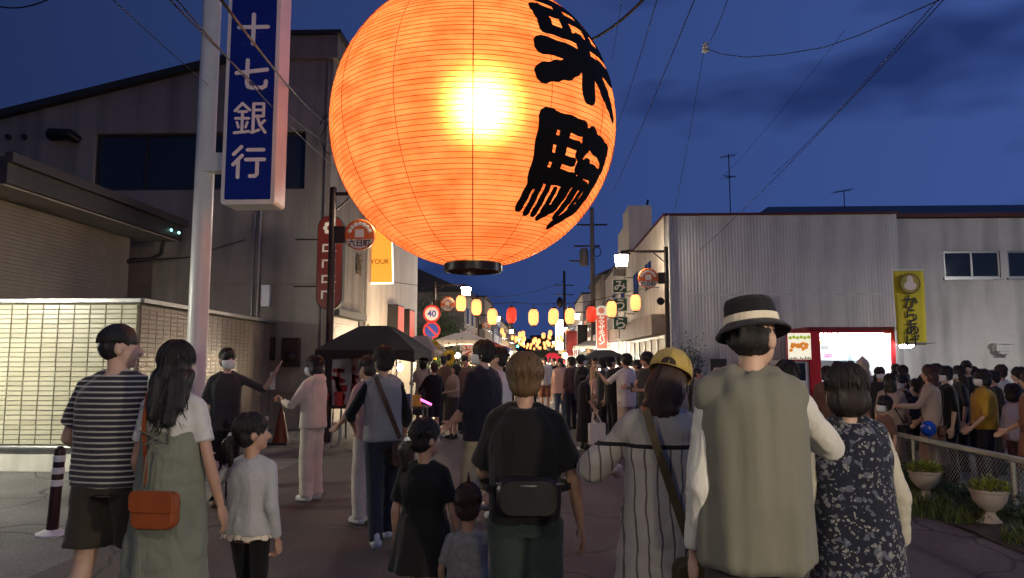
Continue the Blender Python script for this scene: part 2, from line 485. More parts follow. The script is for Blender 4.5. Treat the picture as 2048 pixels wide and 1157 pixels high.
# side of the wall running back along the street
sd = Vector((SX - X0, SY - Y0, 0)); sl = sd.length; sd.normalize(); sn = Vector((sd.y, -sd.x, 0))
Rm = Matrix((( -sd.x, -sn.x, 0), (-sd.y, -sn.y, 0), (0, 0, 1)))   # local x -> -sd, local y -> -sn
b = MB()
b.add([Vector((0, 0.25, .3)), sd * sl, sd * sl - sn * .25, Vector((-.25, 0.25, .3)), Vector((0, .25, 2.4)), sd * sl + Vector((0, 0, 2.4)), sd * sl - sn * .25 + Vector((0, 0, 2.4)), Vector((-.25, .25, 2.4))],
      [(0, 1, 5, 4), (1, 2, 6, 5), (2, 3, 7, 6), (4, 5, 6, 7), (0, 3, 2, 1)])
b.obj('backing', M['grout'], bw)
st = MB()
for c in range(int(sl / pw) ):
    for r_ in range(rows):
        q = tile_mesh(tw, th); ctr = sd * (0.03 + tw / 2 + c * pw) + Vector((0, 0, 0.415 + r_ * ph)) + sn * (0.002 + rr.uniform(0, .003))
        st.add([Rm @ Vector(p) + ctr for p in q.v], q.f)
tag(st.obj('side_tile_field', M['tile_side'], bw), kind='stuff')
b = MB(); b.box(sd * sl / 2 + Vector((0, 0, 2.437)) - sn * .1, (0.4, sl + .1, 0.062), Matrix.Rotation(math.atan2(-sd.x, sd.y), 3, 'Z')); b.obj('coping', M['grey_metal'], bw)
b = MB(); b.box(sd * sl / 2 + Vector((0, 0.1, 0.155)) - sn * .1, (0.24, sl - .3, 0.31), Matrix.Rotation(math.atan2(-sd.x, sd.y), 3, 'Z')); b.obj('plinth', M['plinth'], bw)

# bank building behind the wall, with its deep eave
M['tan_wall'] = mat('tan_wall', (0.30, 0.25, 0.19), 0.7, 0, 0.12, 4, 0.2, 30, stain=0.25)
M['fascia'] = mat('fascia', (0.06, 0.05, 0.045), 0.5, 0.2, 0.25, 6)
M['soffit'] = mat('soffit', (0.42, 0.39, 0.34), 0.8, 0, 0.1, 4)
bk = empty('bank_building', (-9.0, 10.3, 0))
tag(bk, 'low tan bank building with a deep dark eave behind the tiled wall', 'building')
b = MB(); b.b2(-7, 0, 0.2, 4.6, 0, 4.25); b.obj('wall', M['tan_wall'], bk)
q = MB()
for k in range(60):
    q.b2(0.0, 0.012, 0.2, 4.6, 0.06 + k * 0.07, 0.06 + k * 0.07 + 0.06)
tag(q.obj('tile_course', M['tan_wall'], bk), kind='stuff')
b = MB()
b.b2(-7, 0.75, 0.0, 5.25, 4.27, 4.30, mi=1)
b.b2(-7, 0.82, -0.05, 5.32, 4.30, 4.72)
b.b2(0.78, 0.92, -0.08, 5.35, 4.62, 4.78)
b.obj('eave', [M['fascia'], M['soffit']], bk, bevel=0.01)
M['indicator'] = emat('indicator', (0.35, 0.9, 0.85), 2.2)
for yy in (4.72, 5.05):
    b = MB(); b.ell((0.86, yy, 4.44), (0.03, 0.035, 0.035), nu=8, nv=6); b.obj('indicator_lamp', M['indicator'], bk, smooth=180)
b = MB(); b.tube([(0.6, 4.9, 4.25), (0.55, 4.9, 3.95), (0.45, 4.75, 3.8), (0.0, 4.55, 3.72), (-.1, 4.5, 3.6)], 0.045, 8); b.obj('downpipe', M['black_metal'], bk, smooth=60)

# ------------------------------------------------------------------ left: big grey building (gable towards us)
M['mortar'] = mat('mortar', (0.25, 0.222, 0.195), 0.9, 0, 0.14, 2, 0.25, 50, stain=0.42, streak=True)
M['mortar2'] = mat('mortar2', (0.22, 0.185, 0.155), 0.9, 0, 0.10, 2, 0.25, 50, stain=0.25, streak=True)
M['trim_dark'] = mat('trim_dark', (0.03, 0.026, 0.024), 0.6, 0, 0.2, 6)
lb = empty('grey_building', (-4.9, 16, 0))
tag(lb, 'tall grey plastered building with a dark upper window behind the sign pole', 'building')
LB = Vector((-4.9, 16, 0))
def lbp(px, py): return P(px, py, 16.0) - LB
wl, wr = lbp(190, 265).x, lbp(612, 265).x
wt, wb_ = lbp(400, 265).z, lbp(400, 380).z
# front wall with a real window opening
def ft(x): return 7.52 + (x + 7.5) * 0.237   # sloping roof line against local x
zl = ft(-15)
b = MB()
b.add([(-15, 0, 0), (wl, 0, 0), (wl, 0, wb_), (wl, 0, wt), (wl, 0, ft(wl)), (-15, 0, zl)], [(0, 1, 2, 3, 4, 5)])
b.add([(wl, 0, 0), (wr, 0, 0), (wr, 0, wb_), (wl, 0, wb_)], [(0, 1, 2, 3)])
b.add([(wl, 0, wt), (wr, 0, wt), (wr, 0, ft(wr)), (wl, 0, ft(wl))], [(0, 1, 2, 3)])
b.add([(wr, 0, 0), (0, 0, 0), (0, 0, 8.75), (wr, 0, 8.75)], [(0, 1, 2, 3)])
# reveals
for (xa, za, xb, zb) in ((wl, wb_, wr, wb_), (wr, wb_, wr, wt), (wr, wt, wl, wt), (wl, wt, wl, wb_)):
    b.add([(xa, 0, za), (xb, 0, zb), (xb, 0.16, zb), (xa, 0.16, za)], [(0, 1, 2, 3)])
# street side and back, roof
b.add([(0, 0, 0), (0, 3.2, 0), (0, 3.2, 8.75), (0, 0, 8.75)], [(0, 1, 2, 3)])
b.add([(-15, 4, 0), (0, 4, 0), (0, 4, 8.7), (-15, 4, zl)], [(3, 2, 1, 0)])
b.obj('wall', M['mortar'], lb, fix=False)
b = MB()
b.add([(-15.2, -0.18, zl - 0.02), (wr - .6, -0.18, ft(wr - .6) + .0), (wr - .6, 4.2, ft(wr - .6)), (-15.2, 4.2, zl - .02),
       (-15.2, -0.18, zl + .14), (wr - .6, -0.18, ft(wr - .6) + .16), (wr - .6, 4.2, ft(wr - .6) + .16), (-15.2, 4.2, zl + .14)],
      [(0, 1, 2, 3), (4, 5, 6, 7), (0, 1, 5, 4), (1, 2, 6, 5), (2, 3, 7, 6), (3, 0, 4, 7)])
b.obj('roof', M['trim_dark'], lb)
b = MB(); b.b2(-2.2, 0.12, -0.10, 3.3, 8.752, 9.32, mi=0); b.b2(-2.3, 0.2, -0.18, 3.4, 9.325, 9.42, mi=1)
b.obj('parapet', [M['mortar2'], M['trim_dark']], lb)
wn = MB(); wn.b2(wl, wr, 0.12, 0.16, wb_, wb_ + .07); wn.b2(wl, wr, 0.12, 0.16, wt - .07, wt)
for t in (0, .24, .5, .74, 1):
    x = wl + (wr - wl) * t; wn.b2(x - .035, x + .035, 0.11, 0.15, wb_ + .07, wt - .07)
wo_ = wn.obj('window_frame', M['trim_dark'], lb)
for t in range(4):
    xa = wl + (wr - wl) * (0, .24, .5, .74)[t]; xb = wl + (wr - wl) * (.24, .5, .74, 1)[t]
    q = MB(); q.b2(xa + .035, xb - .035, 0.135, 0.145, wb_ + .07, wt - .07); q.obj('pane', M['glass_dark'], wo_)
M['curtain'] = mat('curtain', (0.30, 0.26, 0.22), 0.9, 0, 0.2, 3, stretch=(12, 1, .4))
q = MB(); 
for k in range(7):
    x = wl + .25 + k * .06; q.tube([(x, .22, wb_), (x, .22, wt)], 0.035, 6)
q.obj('curtain', M['curtain'], lb, smooth=60)
q = MB(); q.b2(wl, wr, 1.2, 1.25, wb_ - .3, wt + .3); q.obj('inner_wall', M['trim_dark'], lb)
# vents and fittings on the front
v = lbp(135, 275)
q = MB(); q.tube([(v.x - .3, -.01, v.z + .02), (v.x - .28, -.16, v.z + .02), (v.x + .2, -.2, v.z), (v.x + .3, -.02, v.z - .08)], [.12, .15, .13, .1], 10)
q.obj('vent_hood', M['black_metal'], lb, smooth=50)
for pxx in (18, 50):
    v = lbp(pxx, 275); q = MB(); q.cyl((v.x, -.06, v.z), (v.x, .02, v.z), .07, .07, 12); q.obj('vent_pipe', M['brown_metal'], lb, smooth=40)
q = MB(); c0 = lbp(524, 400); q.tube([(c0.x, -.05, c0.z), (c0.x, -.05, 0.2)], 0.03, 8); c1 = lbp(512, 430); q.tube([(c1.x, -.045, c1.z), (c1.x, -.045, .3)], 0.018, 6)
q.obj('conduit', M['grey_metal'], lb, smooth=50)
v = lbp(534, 590); q = MB(); q.b2(v.x - .1, v.x + .1, -.12, -.003, v.z - .28, v.z + .22); q.obj('junction_box', M['sign_white'], lb, bevel=.01)
for (pxx, pyy, w, h) in ((537, 698, .17, .27), (585, 705, .2, .33)):
    v = lbp(pxx, pyy); q = MB(); q.box((v.x, -.09, v.z), (2 * w, .17, 2 * h)); q.ell((v.x, -.17, v.z - h * .35), (w * .7, .09, w * .7), nu=14, nv=8)
    q.obj('electricity_meter', M['brown_metal'], lb, smooth=40, bevel=.02)
v = lbp(540, 762); q = MB(); q.box((v.x, -.03, v.z), (.26, .04, .40)); q.obj('notice_board', M['sign_white'], lb, bevel=.006)
q = MB(); v = lbp(560, 785); q.b2(-5, -.06, -.05, -.002, v.z - .03, v.z + .02); v = lbp(560, 568); q.b2(-4.5, -.06, -.02, -.002, v.z - .012, v.z + .012); q.obj('string_course', M['mortar2'], lb)
q = MB(); q.tube([(-.1, -.05, 8.7), (-.1, -.05, .2)], .035, 8); q.obj('downpipe', M['mortar2'], lb, smooth=60)
# street side: shutter
M['shutter'] = mat('shutter', (0.42, 0.38, 0.33), 0.5, 0.3, 0.1, 4, stain=0.2)
def shutter(parent, x, y0, y1, z0, z1, s=1, m=None):
    q = MB(); n = int((z1 - z0) / 0.075)
    for k in range(n):
        za = z0 + k * (z1 - z0) / n
        q.box((x + s * (.012 + .0), (y0 + y1) / 2, za + .5 * (z1 - z0) / n), (.02, y1 - y0, (z1 - z0) / n - .012))
    q.b2(x + s * .001, x + s * .008, y0, y1, z0, z1)
    o = q.obj('shutter', m or M['shutter'], parent); tag(o, kind='stuff'); return o
shutter(lb, 0.0, .35, 2.75, 0.1, 2.6)
q = MB(); q.b2(.002, .22, .25, 2.9, 2.62, 2.78); q.b2(0.0, .05, .25, .35, 0.05, 2.6); q.b2(0.0, .05, 2.75, 2.9, 0.05, 2.6); q.obj('shutter_housing', M['trim_dark'], lb)

# ------------------------------------------------------------------ left: pale building with the lit sign
M['cream'] = mat('cream', (0.62, 0.56, 0.48), 0.8, 0, 0.07, 2, 0.2, 50, stain=0.22, streak=True)
M['cream2'] = mat('cream2', (0.56, 0.50, 0.40), 0.8, 0, 0.07, 2, 0.2, 50, stain=0.3, streak=True)
M['red_panel'] = emat('red_panel', (0.9, 0.12, 0.06), 0.35, (0.6, 0.06, 0.04))
pb = empty('pale_building', (-4.88, 19.25, 0))
tag(pb, 'pale plastered building with two red wall boxes behind the black tent', 'building')
q = MB(); q.b2(-8, 0, 0, 8.6, 2.6, 8.1); q.b2(-8, 0, 0, .5, 0, 2.6); q.b2(-8, 0, 8.1, 8.6, 0, 2.6); q.b2(-8, 0, 4.0, 4.4, 0, 2.6); q.obj('wall', M['cream'], pb)
q = MB(); q.b2(-8.1, .1, -.06, 8.7, 8.101, 8.26); q.obj('coping', M['trim_dark'], pb)
M['shop_white'] = emat('shop_white', (1.0, 0.87, 0.66), 2.6)
q = MB(); q.b2(-2.0, -1.9, .5, 8.1, 0, 2.6); q.obj('shop_interior', M['cream2'], pb)
q = MB(); q.b2(-1.2, -1.1, 4.6, 8.0, 2.35, 2.5); q.b2(-1.2, -1.1, .8, 3.8, 2.35, 2.5); q.obj('ceiling_light', emat('tube_light', (1, .85, .6), 60), pb)
shutter(pb, -.25, .5, 4.0, .02, 2.6, m=M['cream2'])
for yy in (3.1, 5.15):
    q = MB(); q.b2(0.001, .34, yy, yy + 1.05, 2.32, 3.35); o = q.obj('wall_box', M['trim_dark'], pb, bevel=.01)
    q = MB(); q.b2(.342, .352, yy + .05, yy + 1.0, 2.37, 3.3); q.obj('face', M['red_panel'], o)
q = MB(); q.tube([(0.04, .1, 8), (.04, .1, .1)], .04, 8); q.obj('downpipe', M['cream2'], pb, smooth=60)
for k, (zz, ch) in enumerate(((4.95, '茶'), (4.15, '香'))):
    text_obj('lettering', ch, .62, M['sign_black'], pb, (0.012, -1.35 + .75, zz), rz=R(90), bold=.008)

# lit sign over the door
M['your_sign'] = bpy.data.materials.new('your_sign'); M['your_sign'].use_nodes = True
_b = M['your_sign'].node_tree.nodes['Principled BSDF']
_b.inputs['Base Color'].default_value = (.7, .35, .05, 1); _b.inputs['Emission Color'].default_value = (1.0, .36, .035, 1); _b.inputs['Emission Strength'].default_value = 1.0
a0, a1 = P(737, 445, 20.2), P(786, 566, 20.2)
ys = empty('lit_sign', (0, 0, 0)); ys.location = ((a0.x + a1.x) / 2, 20.2, (a0.z + a1.z) / 2)
tag(ys, 'glowing amber hanging sign reading YOUR on the pale building', 'sign')
w, h = (a1.x - a0.x), (a0.z - a1.z)
q = MB(); 
q.add([(-w*.42, -.1, h/2), (w*.42, -.1, h/2), (w*.5, -.1, -h/2), (-w*.5, -.1, -h/2)], [(3, 2, 1, 0)]); q.obj('face', M['your_sign'], ys, fix=False)
q = MB(); M['frame_lit'] = emat('frame_lit', (1, .9, .6), 4)
for s in (-1, 1):
    q.tube([(s * w * .44, -.08, h/2), (s * w * .52, -.08, -h/2)], .014, 6)
q.tube([(-w*.52, -.06, -h/2 - .01), (w*.52, -.06, -h/2 - .01)], .035, 6); q.obj('edge_light', M['frame_lit'], ys)
q = MB(); q.add([(-w*.44, -.05, h/2), (w*.44, -.05, h/2), (w*.52, -.05, -h/2), (-w*.52, -.05, -h/2), (-w*.44, .1, h/2), (w*.44, .1, h/2), (w*.52, .1, -h/2), (-w*.52, .1, -h/2)], [(0, 1, 2, 3), (4, 5, 6, 7), (0, 1, 5, 4), (1, 2, 6, 5), (2, 3, 7, 6), (3, 0, 4, 7)]); q.obj('case', M['sign_white'], ys)
text_obj('lettering', 'YOUR', .2, M['brown_metal'], ys, (0, -.108, -h * .16))
q = MB(); q.tube([(-w*.3, 0, h*.3), (-.7, 0, h*.3)], .02, 6); q.tube([(-w*.3, 0, -h*.3), (-.7, 0, -h*.3)], .02, 6); q.obj('bracket', M['black_metal'], ys)
# amber spill on the cream wall comes from the sign's own lamp
# ------------------------------------------------------------------ right: corrugated white building
M['siding'] = mat('siding', (0.60, 0.58, 0.55), 0.55, 0.1, 0.08, 2, stain=0.38, streak=True)
M['siding2'] = mat('siding2', (0.58, 0.55, 0.50), 0.65, 0, 0.10, 2, 0.2, 40, stain=0.40, streak=True)
M['red_trim'] = mat('red_trim', (0.09, 0.018, 0.016), 0.5, 0.1, 0.2, 5)
rb = empty('white_building', (3.98, 22, 0))
tag(rb, 'pale corrugated two-storey shop building with a bright glass shopfront', 'building')
def corr(w, z0, z1, pitch=.1):
    q = MB(); x = 0; bot, top = [], []
    prof = [(0, 0), (.35, 0), (.45, -.006), (.85, -.006), (.95, 0)]
    pts = []
    n = int(round(w / pitch))
    for k in range(n):
        for u, dd in prof: pts.append((k * pitch + u * pitch, dd))
    pts.append((n * pitch, 0))
    q.add([(x, y, z0) for x, y in pts] + [(x, y, z1) for x, y in pts], [(i, i + 1, len(pts) + i + 1, len(pts) + i) for i in range(len(pts) - 1)])
    return q
pm = {}
for k in range(9):
    for r_, (z0, z1) in enumerate(((0.15, 3.58), (3.60, 6.1))):
        if r_ not in pm:
            pm[r_] = corr(.80, z0, z1).mesh('siding_panel'); pm[r_].materials.append(M['siding'])
        o = bpy.data.objects.new('siding_panel', pm[r_]); col.objects.link(o); o.parent = rb
        o.location = (k * .8, -.002 * (k % 2), 0)
q = MB(); q.b2(.02, 7.2, .03, 9, 0, 6.08); q.obj('wall', M['siding2'], rb)
q = MB(); q.b2(-.05, 7.25, -.08, .12, 6.1, 6.17); q.b2(-.05, .1, .122, 9.0, 6.1, 6.17); q.obj('roof_trim', M['red_trim'], rb)
q = MB(); q.b2(-.01, 7.2, -.035, -.024, 3.56, 3.62); q.obj('flashing', M['siding'], rb)
q = MB(); q.tube([(.12, -.07, 6.1), (.12, -.07, .1)], .045, 8)
for zz in (1.2, 2.6, 4.0, 5.4): q.cyl((.12, -.13, zz), (.12, 0, zz), .055, .055, 8)
q.obj('downpipe', M['siding2'], rb, smooth=60)
# street facade of the same building (faces -X)
q = MB(); n = 0
yy = 0.0
while yy < 8.9:
    q.b2(-.018, 0.018, yy, yy + .27, 3.0, 6.08); yy += .285
q.obj('facade_board', M['cream'], rb)
for y0 in (2.4, 5.6):
    q = MB(); q.b2(-.05, .0, y0, y0 + 1.5, 4.0, 5.1); o = q.obj('window_frame', M['siding2'], rb)
    for t in (0, .75):
        q = MB(); q.b2(-.055, -.052, y0 + t + .05, y0 + t + .72, 4.06, 5.04); q.obj('pane', M['glass_dark'], o)
M['fascia_board'] = mat('fascia_board', (0.20, 0.15, 0.12), 0.7, 0, 0.25, 4, stain=0.4)
q = MB(); q.b2(-.45, -.02, .15, 8.8, 2.35, 3.0); q.obj('sign_board', M['fascia_board'], rb, bevel=.02)
M['shop_cold'] = emat('shop_cold', (0.95, 0.97, 1.0), 9.0)
q = MB(); q.b2(.9, 1.0, .2, 8.8, 0.1, 2.3); q.obj('shop_interior', M['shop_cold'], rb)
q = MB()
for k in range(6): 
    y0 = .2 + k * 1.45; q.b2(-.03, .02, y0, y0 + .07, 0.1, 2.32)
q.b2(-.03, .02, .2, 8.8, 2.26, 2.34); q.b2(-.03, .02, .2, 8.8, .05, .3); q.obj('shop_frame', M['grey_metal'], rb)
rp = random.Random(2)
for k in range(9):
    y0 = .5 + k * .9; cc = (rp.random() * .5, rp.random() * .4, rp.random() * .5)
    q = MB(); q.b2(-.02 + .03, .028, y0, y0 + .55, rp.uniform(.5, 1.1), rp.uniform(1.25, 1.9)); q.obj('window_poster', mat('poster', cc, .6, 0, .5, 9), rb)

# grey wall further right with its window row, and the dark roof behind
gb = empty('warehouse', (11.2, 22.35, 0))
tag(gb, 'weathered grey warehouse wall with high windows behind the queue', 'building')
q = MB(); wz0, wz1 = 4.12, 4.98
GB = Vector((11.2, 22.35, 0))
wx0, wx1, wx2, wx3 = 1.55, 3.28, 3.5, 5.3
q.b2(0, 16, 0, 9, 0, wz0); q.b2(0, 16, 0, 9, wz1, 6.02); q.b2(0, wx0, 0, 9, wz0, wz1); q.b2(wx1, wx2, 0, 9, wz0, wz1); q.b2(wx3, 16, 0, 9, wz0, wz1)
q.obj('wall', M['siding2'], gb)
for (xa, xb) in ((wx0, wx1), (wx2, wx3)):
    q = MB(); q.b2(xa, xb, .05, .1, wz0, wz0 + .06); q.b2(xa, xb, .05, .1, wz1 - .06, wz1); xm = (xa + xb) / 2
    for x in (xa + .03, xm, xb - .03): q.b2(x - .03, x + .03, .04, .1, wz0 + .06, wz1 - .06)
    q.b2(xa - .05, xb + .05, -.06, .05, wz0 - .06, wz0)
    o = q.obj('window_frame', M['grey_metal'], gb)
    for (a_, c_) in ((xa + .06, xm - .03), (xm + .03, xb - .06)):
        q = MB(); q.b2(a_, c_, .07, .08, wz0 + .06, wz1 - .06); q.obj('pane', M['glass_dark'], o)
v = P(1998, 695, 22.35) - GB
q = MB(); q.b2(v.x - .22, v.x + .22, -.25, -.003, v.z - .12, v.z + .08); q.b2(v.x - .28, v.x + .28, -.3, -.003, v.z + .082, v.z + .12); q.b2(v.x - .12, v.x + .22, -.24, -.02, v.z - .22, v.z - .122); q.obj('vent_hood', M['siding'], gb, bevel=.01)
M['roof_tile'] = mat('roof_tile', (0.025, 0.024, 0.03), 0.6, 0, 0.25, 4)
q = MB(); ra = P(1522, 424, 23.0) - GB; rbv = P(1545, 408, 27) - GB
q.add([(ra.x, .2, 6.26), (16.5, .2, 6.2), (16.5, 5.2, rbv.z), (rbv.x, 5.2, rbv.z), (ra.x, 10, 6.26), (16.5, 10, 6.2)], [(0, 1, 2, 3), (3, 2, 5, 4), (0, 3, 4), (1, 5, 2), (0, 4, 5, 1)])
q.obj('roof', M['roof_tile'], gb)
q = MB(); q.b2(P(1590, 430, 22.3).x - GB.x, 16.5, -.1, .3, 6.05, 6.18); q.obj('gutter', M['red_trim'], gb)
for k in range(60):
    pass

# shrub against the white wall and small notice board
sh = empty('shrub', (0, 0, 0)); pp = P(1378, 715, 21.3); sh.location = (pp.x, 21.3, 0)
tag(sh, 'small leafy shrub growing against the corrugated wall', 'shrub')
q = MB(); rs = random.Random(4)
for k in range(7):
    a = rs.random() * 6.28; q.tube([(0, 0, 0), (.1 * math.cos(a), .1 * math.sin(a), .9), (.4 * math.cos(a), .25 * math.sin(a), 1.5 + .5 * rs.random())], [.025, .015, .005], 5)
q.obj('stem', M['wood_dark'], sh)
q = MB()
for k in range(900):
    a = rs.random() * 6.28; rad = .5 * rs.random() ** .5; z = rs.gauss(1.55, .32)
    c = Vector((rad * math.cos(a), rad * .6 * math.sin(a), z)); d = Vector((rs.uniform(-1, 1), rs.uniform(-1, 1), rs.uniform(-.6, .6))).normalized(); u, w, d = frame_of(d); s = .05
    q.add([c, c + d * s + u * s * .4, c + d * s * 2.2, c + d * s - u * s * .4], [(0, 1, 2, 3)])
tag(q.obj('foliage', M['leaf'], sh, fix=False), kind='stuff')

# ------------------------------------------------------------------ shops further down the street
wallm = [M['cream2'], M['siding2'], M['mortar'], mat('brick', (0.20, 0.10, 0.07), .8, 0, .2, 4), mat('blue_grey', (.25, .28, .32), .7, 0, .1, 3), M['cream']]
lit_warm = emat('shop_glow_warm', (1.0, .68, .34), 9.0)
lit_cold = emat('shop_glow_cold', (1.0, .95, .85), 10.0)
signm = [mat('sign_green', (.03, .12, .06), .5), mat('sign_red', (.45, .04, .03), .5), mat('sign_blue', (.03, .06, .25), .5), M['fascia_board'], M['sign_white']]
def shop(label, side, x, y0, y1, h, wm, lit, sm, gable=False, shut=False):
    """two-storey shop on one side of the street; local +x points into the street"""
    t = empty('shop_building', (x, y0, 0)); tag(t, label, 'building', 'shops lining the street')
    f = -side; ln = y1 - y0
    def bx(q, xa, xb, *a): q.b2(min(f * xa, f * xb), max(f * xa, f * xb), *a)
    q = MB(); bx(q, -7, 0, 0, ln, 2.6, h); bx(q, -7, 0, 0, .25, 0, 2.6); bx(q, -7, 0, ln - .25, ln, 0, 2.6); q.obj('wall', wm, t)
    if gable:
        q = MB(); hh = h + 1.7
        xs = [f * -7.3, f * .4]
        q.add([(xs[0], -.2, h), (xs[1], -.2, h), (xs[1], ln + .2, h), (xs[0], ln + .2, h), ((xs[0] + xs[1]) / 2, -.2, hh), ((xs[0] + xs[1]) / 2, ln + .2, hh)], [(0, 1, 4), (1, 2, 5, 4), (2, 3, 5), (3, 0, 4, 5), (3, 2, 1, 0)])
        q.obj('roof', M['roof_tile'], t)
    else:
        q = MB(); bx(q, -7.1, .1, -.05, ln + .05, h + .001, h + .15); q.obj('roof', M['trim_dark'], t)
    q = MB(); bx(q, .003, .5, .1, ln - .1, 2.5, 3.1); q.obj('sign_board', sm, t)
    if shut:
        shutter(t, f * -.12, .25, ln - .25, .02, 2.48, f)
    else:
        q = MB(); bx(q, -1.2, -1.1, .25, ln - .25, .05, 2.5); q.obj('shop_interior', lit, t)
        q = MB()
        for k in range(4):
            yk = .25 + k * (ln - .6) / 3; bx(q, -.05, .01, yk, yk + .09, 0.05, 2.48)
        bx(q, -.05, .01, .25, ln - .25, .03, .4); q.obj('shop_frame', M['grey_metal'], t)
    nwin = max(1, int(ln / 2.6))
    for k in range(nwin):
        yk = (k + .5) * ln / nwin - .65
        q = MB(); bx(q, .002, .05, yk, yk + 1.3, 3.9, 5.1); o = q.obj('window', M['grey_metal'], t)
        for u in (.05, .68):
            q = MB(); bx(q, .052, .056, yk + u, yk + u + .57, 3.96, 5.04); q.obj('pane', M['glass_dark'], o)
    return t
# right side
shop('narrow cream shop with stepped parapet behind the green hanging sign', 1, 4.05, 31.2, 36.0, 6.3, M['cream2'], lit_cold, signm[3])
shop('cream shop beside the red vertical bread sign', 1, 4.1, 36.3, 43.0, 6.4, M['cream'], lit_cold, signm[1])
shop('grey two-storey shop on the right beyond the bread sign', 1, 4.0, 43.4, 52, 6.8, M['mortar'], lit_cold, signm[4], True)
shop('brick-brown shop on the right past the utility pole', 1, 4.2, 52.5, 63, 6.0, wallm[3], lit_warm, signm[0])
shop('pale shop on the right near the red tent', 1, 4.0, 64, 78, 7.5, wallm[5], lit_cold, signm[1])
shop('dark blue-grey shop far down the right side', 1, 4.0, 79, 100, 6.2, wallm[4], lit_warm, signm[2], True)
shop('last shop on the right side of the street', 1, 4.0, 101, 130, 6.6, wallm[1], lit_warm, signm[4], True)
# left side (a garden gap between 29 and 46 m)
shop('dark-roofed wooden shop behind the sunflowers on the left', -1, -4.9, 46, 56, 6.0, M['mortar2'], lit_warm, signm[3], True)
shop('grey shop with square pillars on the left', -1, -4.4, 57, 66, 6.6, M['mortar'], lit_cold, signm[2])
shop('blue-grey shop on the left beyond the pillars', -1, -4.3, 67, 80, 6.0, wallm[4], lit_warm, signm[4], True)
shop('cream shop far down the left side', -1, -4.3, 81, 100, 5.8, wallm[0], lit_cold, signm[1])
shop('last shop on the left side of the street', -1, -4.3, 101, 130, 6.4, wallm[2], lit_warm, signm[0], True)
# stepped parapet of the narrow cream shop
q = MB(); q.b2(4.06, 5.1, 31.3, 33.4, 6.46, 8.5); q.b2(4.06, 4.8, 33.4, 35.6, 6.46, 7.9)
tag(q.obj('parapet_block', M['cream']), 'pale stepped rooftop block above the narrow cream shop', 'rooftop block')
# yellow block closing the view
yb = empty('yellow_building', (2.0, 172, 0)); tag(yb, 'flat yellow building closing the far end of the street', 'building')
M['yellow_wall'] = mat('yellow_wall', (.62, .45, .12), .8, 0, .1, 1)
q = MB(); q.b2(-4, 9, 0, 10, 0, 7.0); q.obj('wall', M['yellow_wall'], yb)
q = MB(); q.b2(-4.2, 9.2, -.2, 10.2, 7.001, 7.3); q.obj('roof', M['trim_dark'], yb)
for k in range(4):
    q = MB(); q.b2(-3 + k * 3, -1.4 + k * 3, -.05, -.003, 3.6, 5.2); q.obj('window', M['glass_dark'], yb)
# hills
M['hill'] = mat('hill', (.02, .028, .022), .95, 0, .3, .02)
for (label, yy, hb, seed) in (('h1', 420, 20, 1.0), ('h2', 700, 30, 5.0)):
    q = MB(); n = 60; pts = []
    for i in range(n + 1):
        x = -500 + 1000 * i / n
        z = hb * (.75 + .5 * noise.noise(Vector((x * .006, seed, 0))) + .10 * noise.noise(Vector((x * .05, seed, 4))))
        pts += [(x, yy, -1), (x, yy + 40, z), (x, yy + 130, -1)]
    fs = []
    for i in range(n):
        a = 3 * i; fs += [(a, a + 3, a + 4, a + 1), (a + 1, a + 4, a + 5, a + 2)]
    tag(q.add(pts, fs).obj('hill', M['hill'], smooth=180), kind='structure')
# trees in the garden gap on the left
def tree(label, x, y, h, rad, seed):
    t = empty('tree', (x, y, 0)); tag(t, label, 'tree', 'trees in the garden on the left'); rs = random.Random(seed)
    q = MB(); q.tube([(0, 0, 0), (.1, .05, h * .4), (.05, 0, h * .75)], [.16, .11, .04], 8)
    for k in range(7):
        a = rs.random() * 6.28; z0 = h * rs.uniform(.3, .65)
        q.tube([(.05, 0, z0), (rad * .5 * math.cos(a), rad * .5 * math.sin(a), z0 + h * .15), (rad * .8 * math.cos(a), rad * .8 * math.sin(a), z0 + h * .25)], [.06, .04, .012], 5)
    q.obj('trunk', M['wood_dark'], t)
    q = MB()
    cl = [(Vector((rs.gauss(0, rad * .45), rs.gauss(0, rad * .45), h * rs.uniform(.45, 1.0))), rad * rs.uniform(.25, .45)) for _ in range(16)]
    for k in range(3200):
        c0, r0 = cl[k % 16]
        d0 = Vector((rs.gauss(0, 1), rs.gauss(0, 1), rs.gauss(0, .8))).normalized()
        c = c0 + d0 * r0 * rs.random() ** .4
        d = Vector((rs.uniform(-1, 1), rs.uniform(-1, 1), rs.uniform(-.8, .4))).normalized(); u, w, d = frame_of(d); s = .07
        q.add([c, c + d * s + u * s * .5, c + d * s * 2.2, c + d * s - u * s * .5], [(0, 1, 2, 3)])
    tag(q.obj('crown', M['leaf'], t, fix=False), kind='stuff')
tree('dark leafy tree behind the sunflowers on the left', -5.6, 36, 4.6, 1.7, 1)
tree('shorter leafy tree left of the wooden shop', -5.2, 41, 4.0, 1.5, 2)
tree('taller dark tree close behind the speed limit sign', -7.2, 33, 5.2, 1.9, 3)
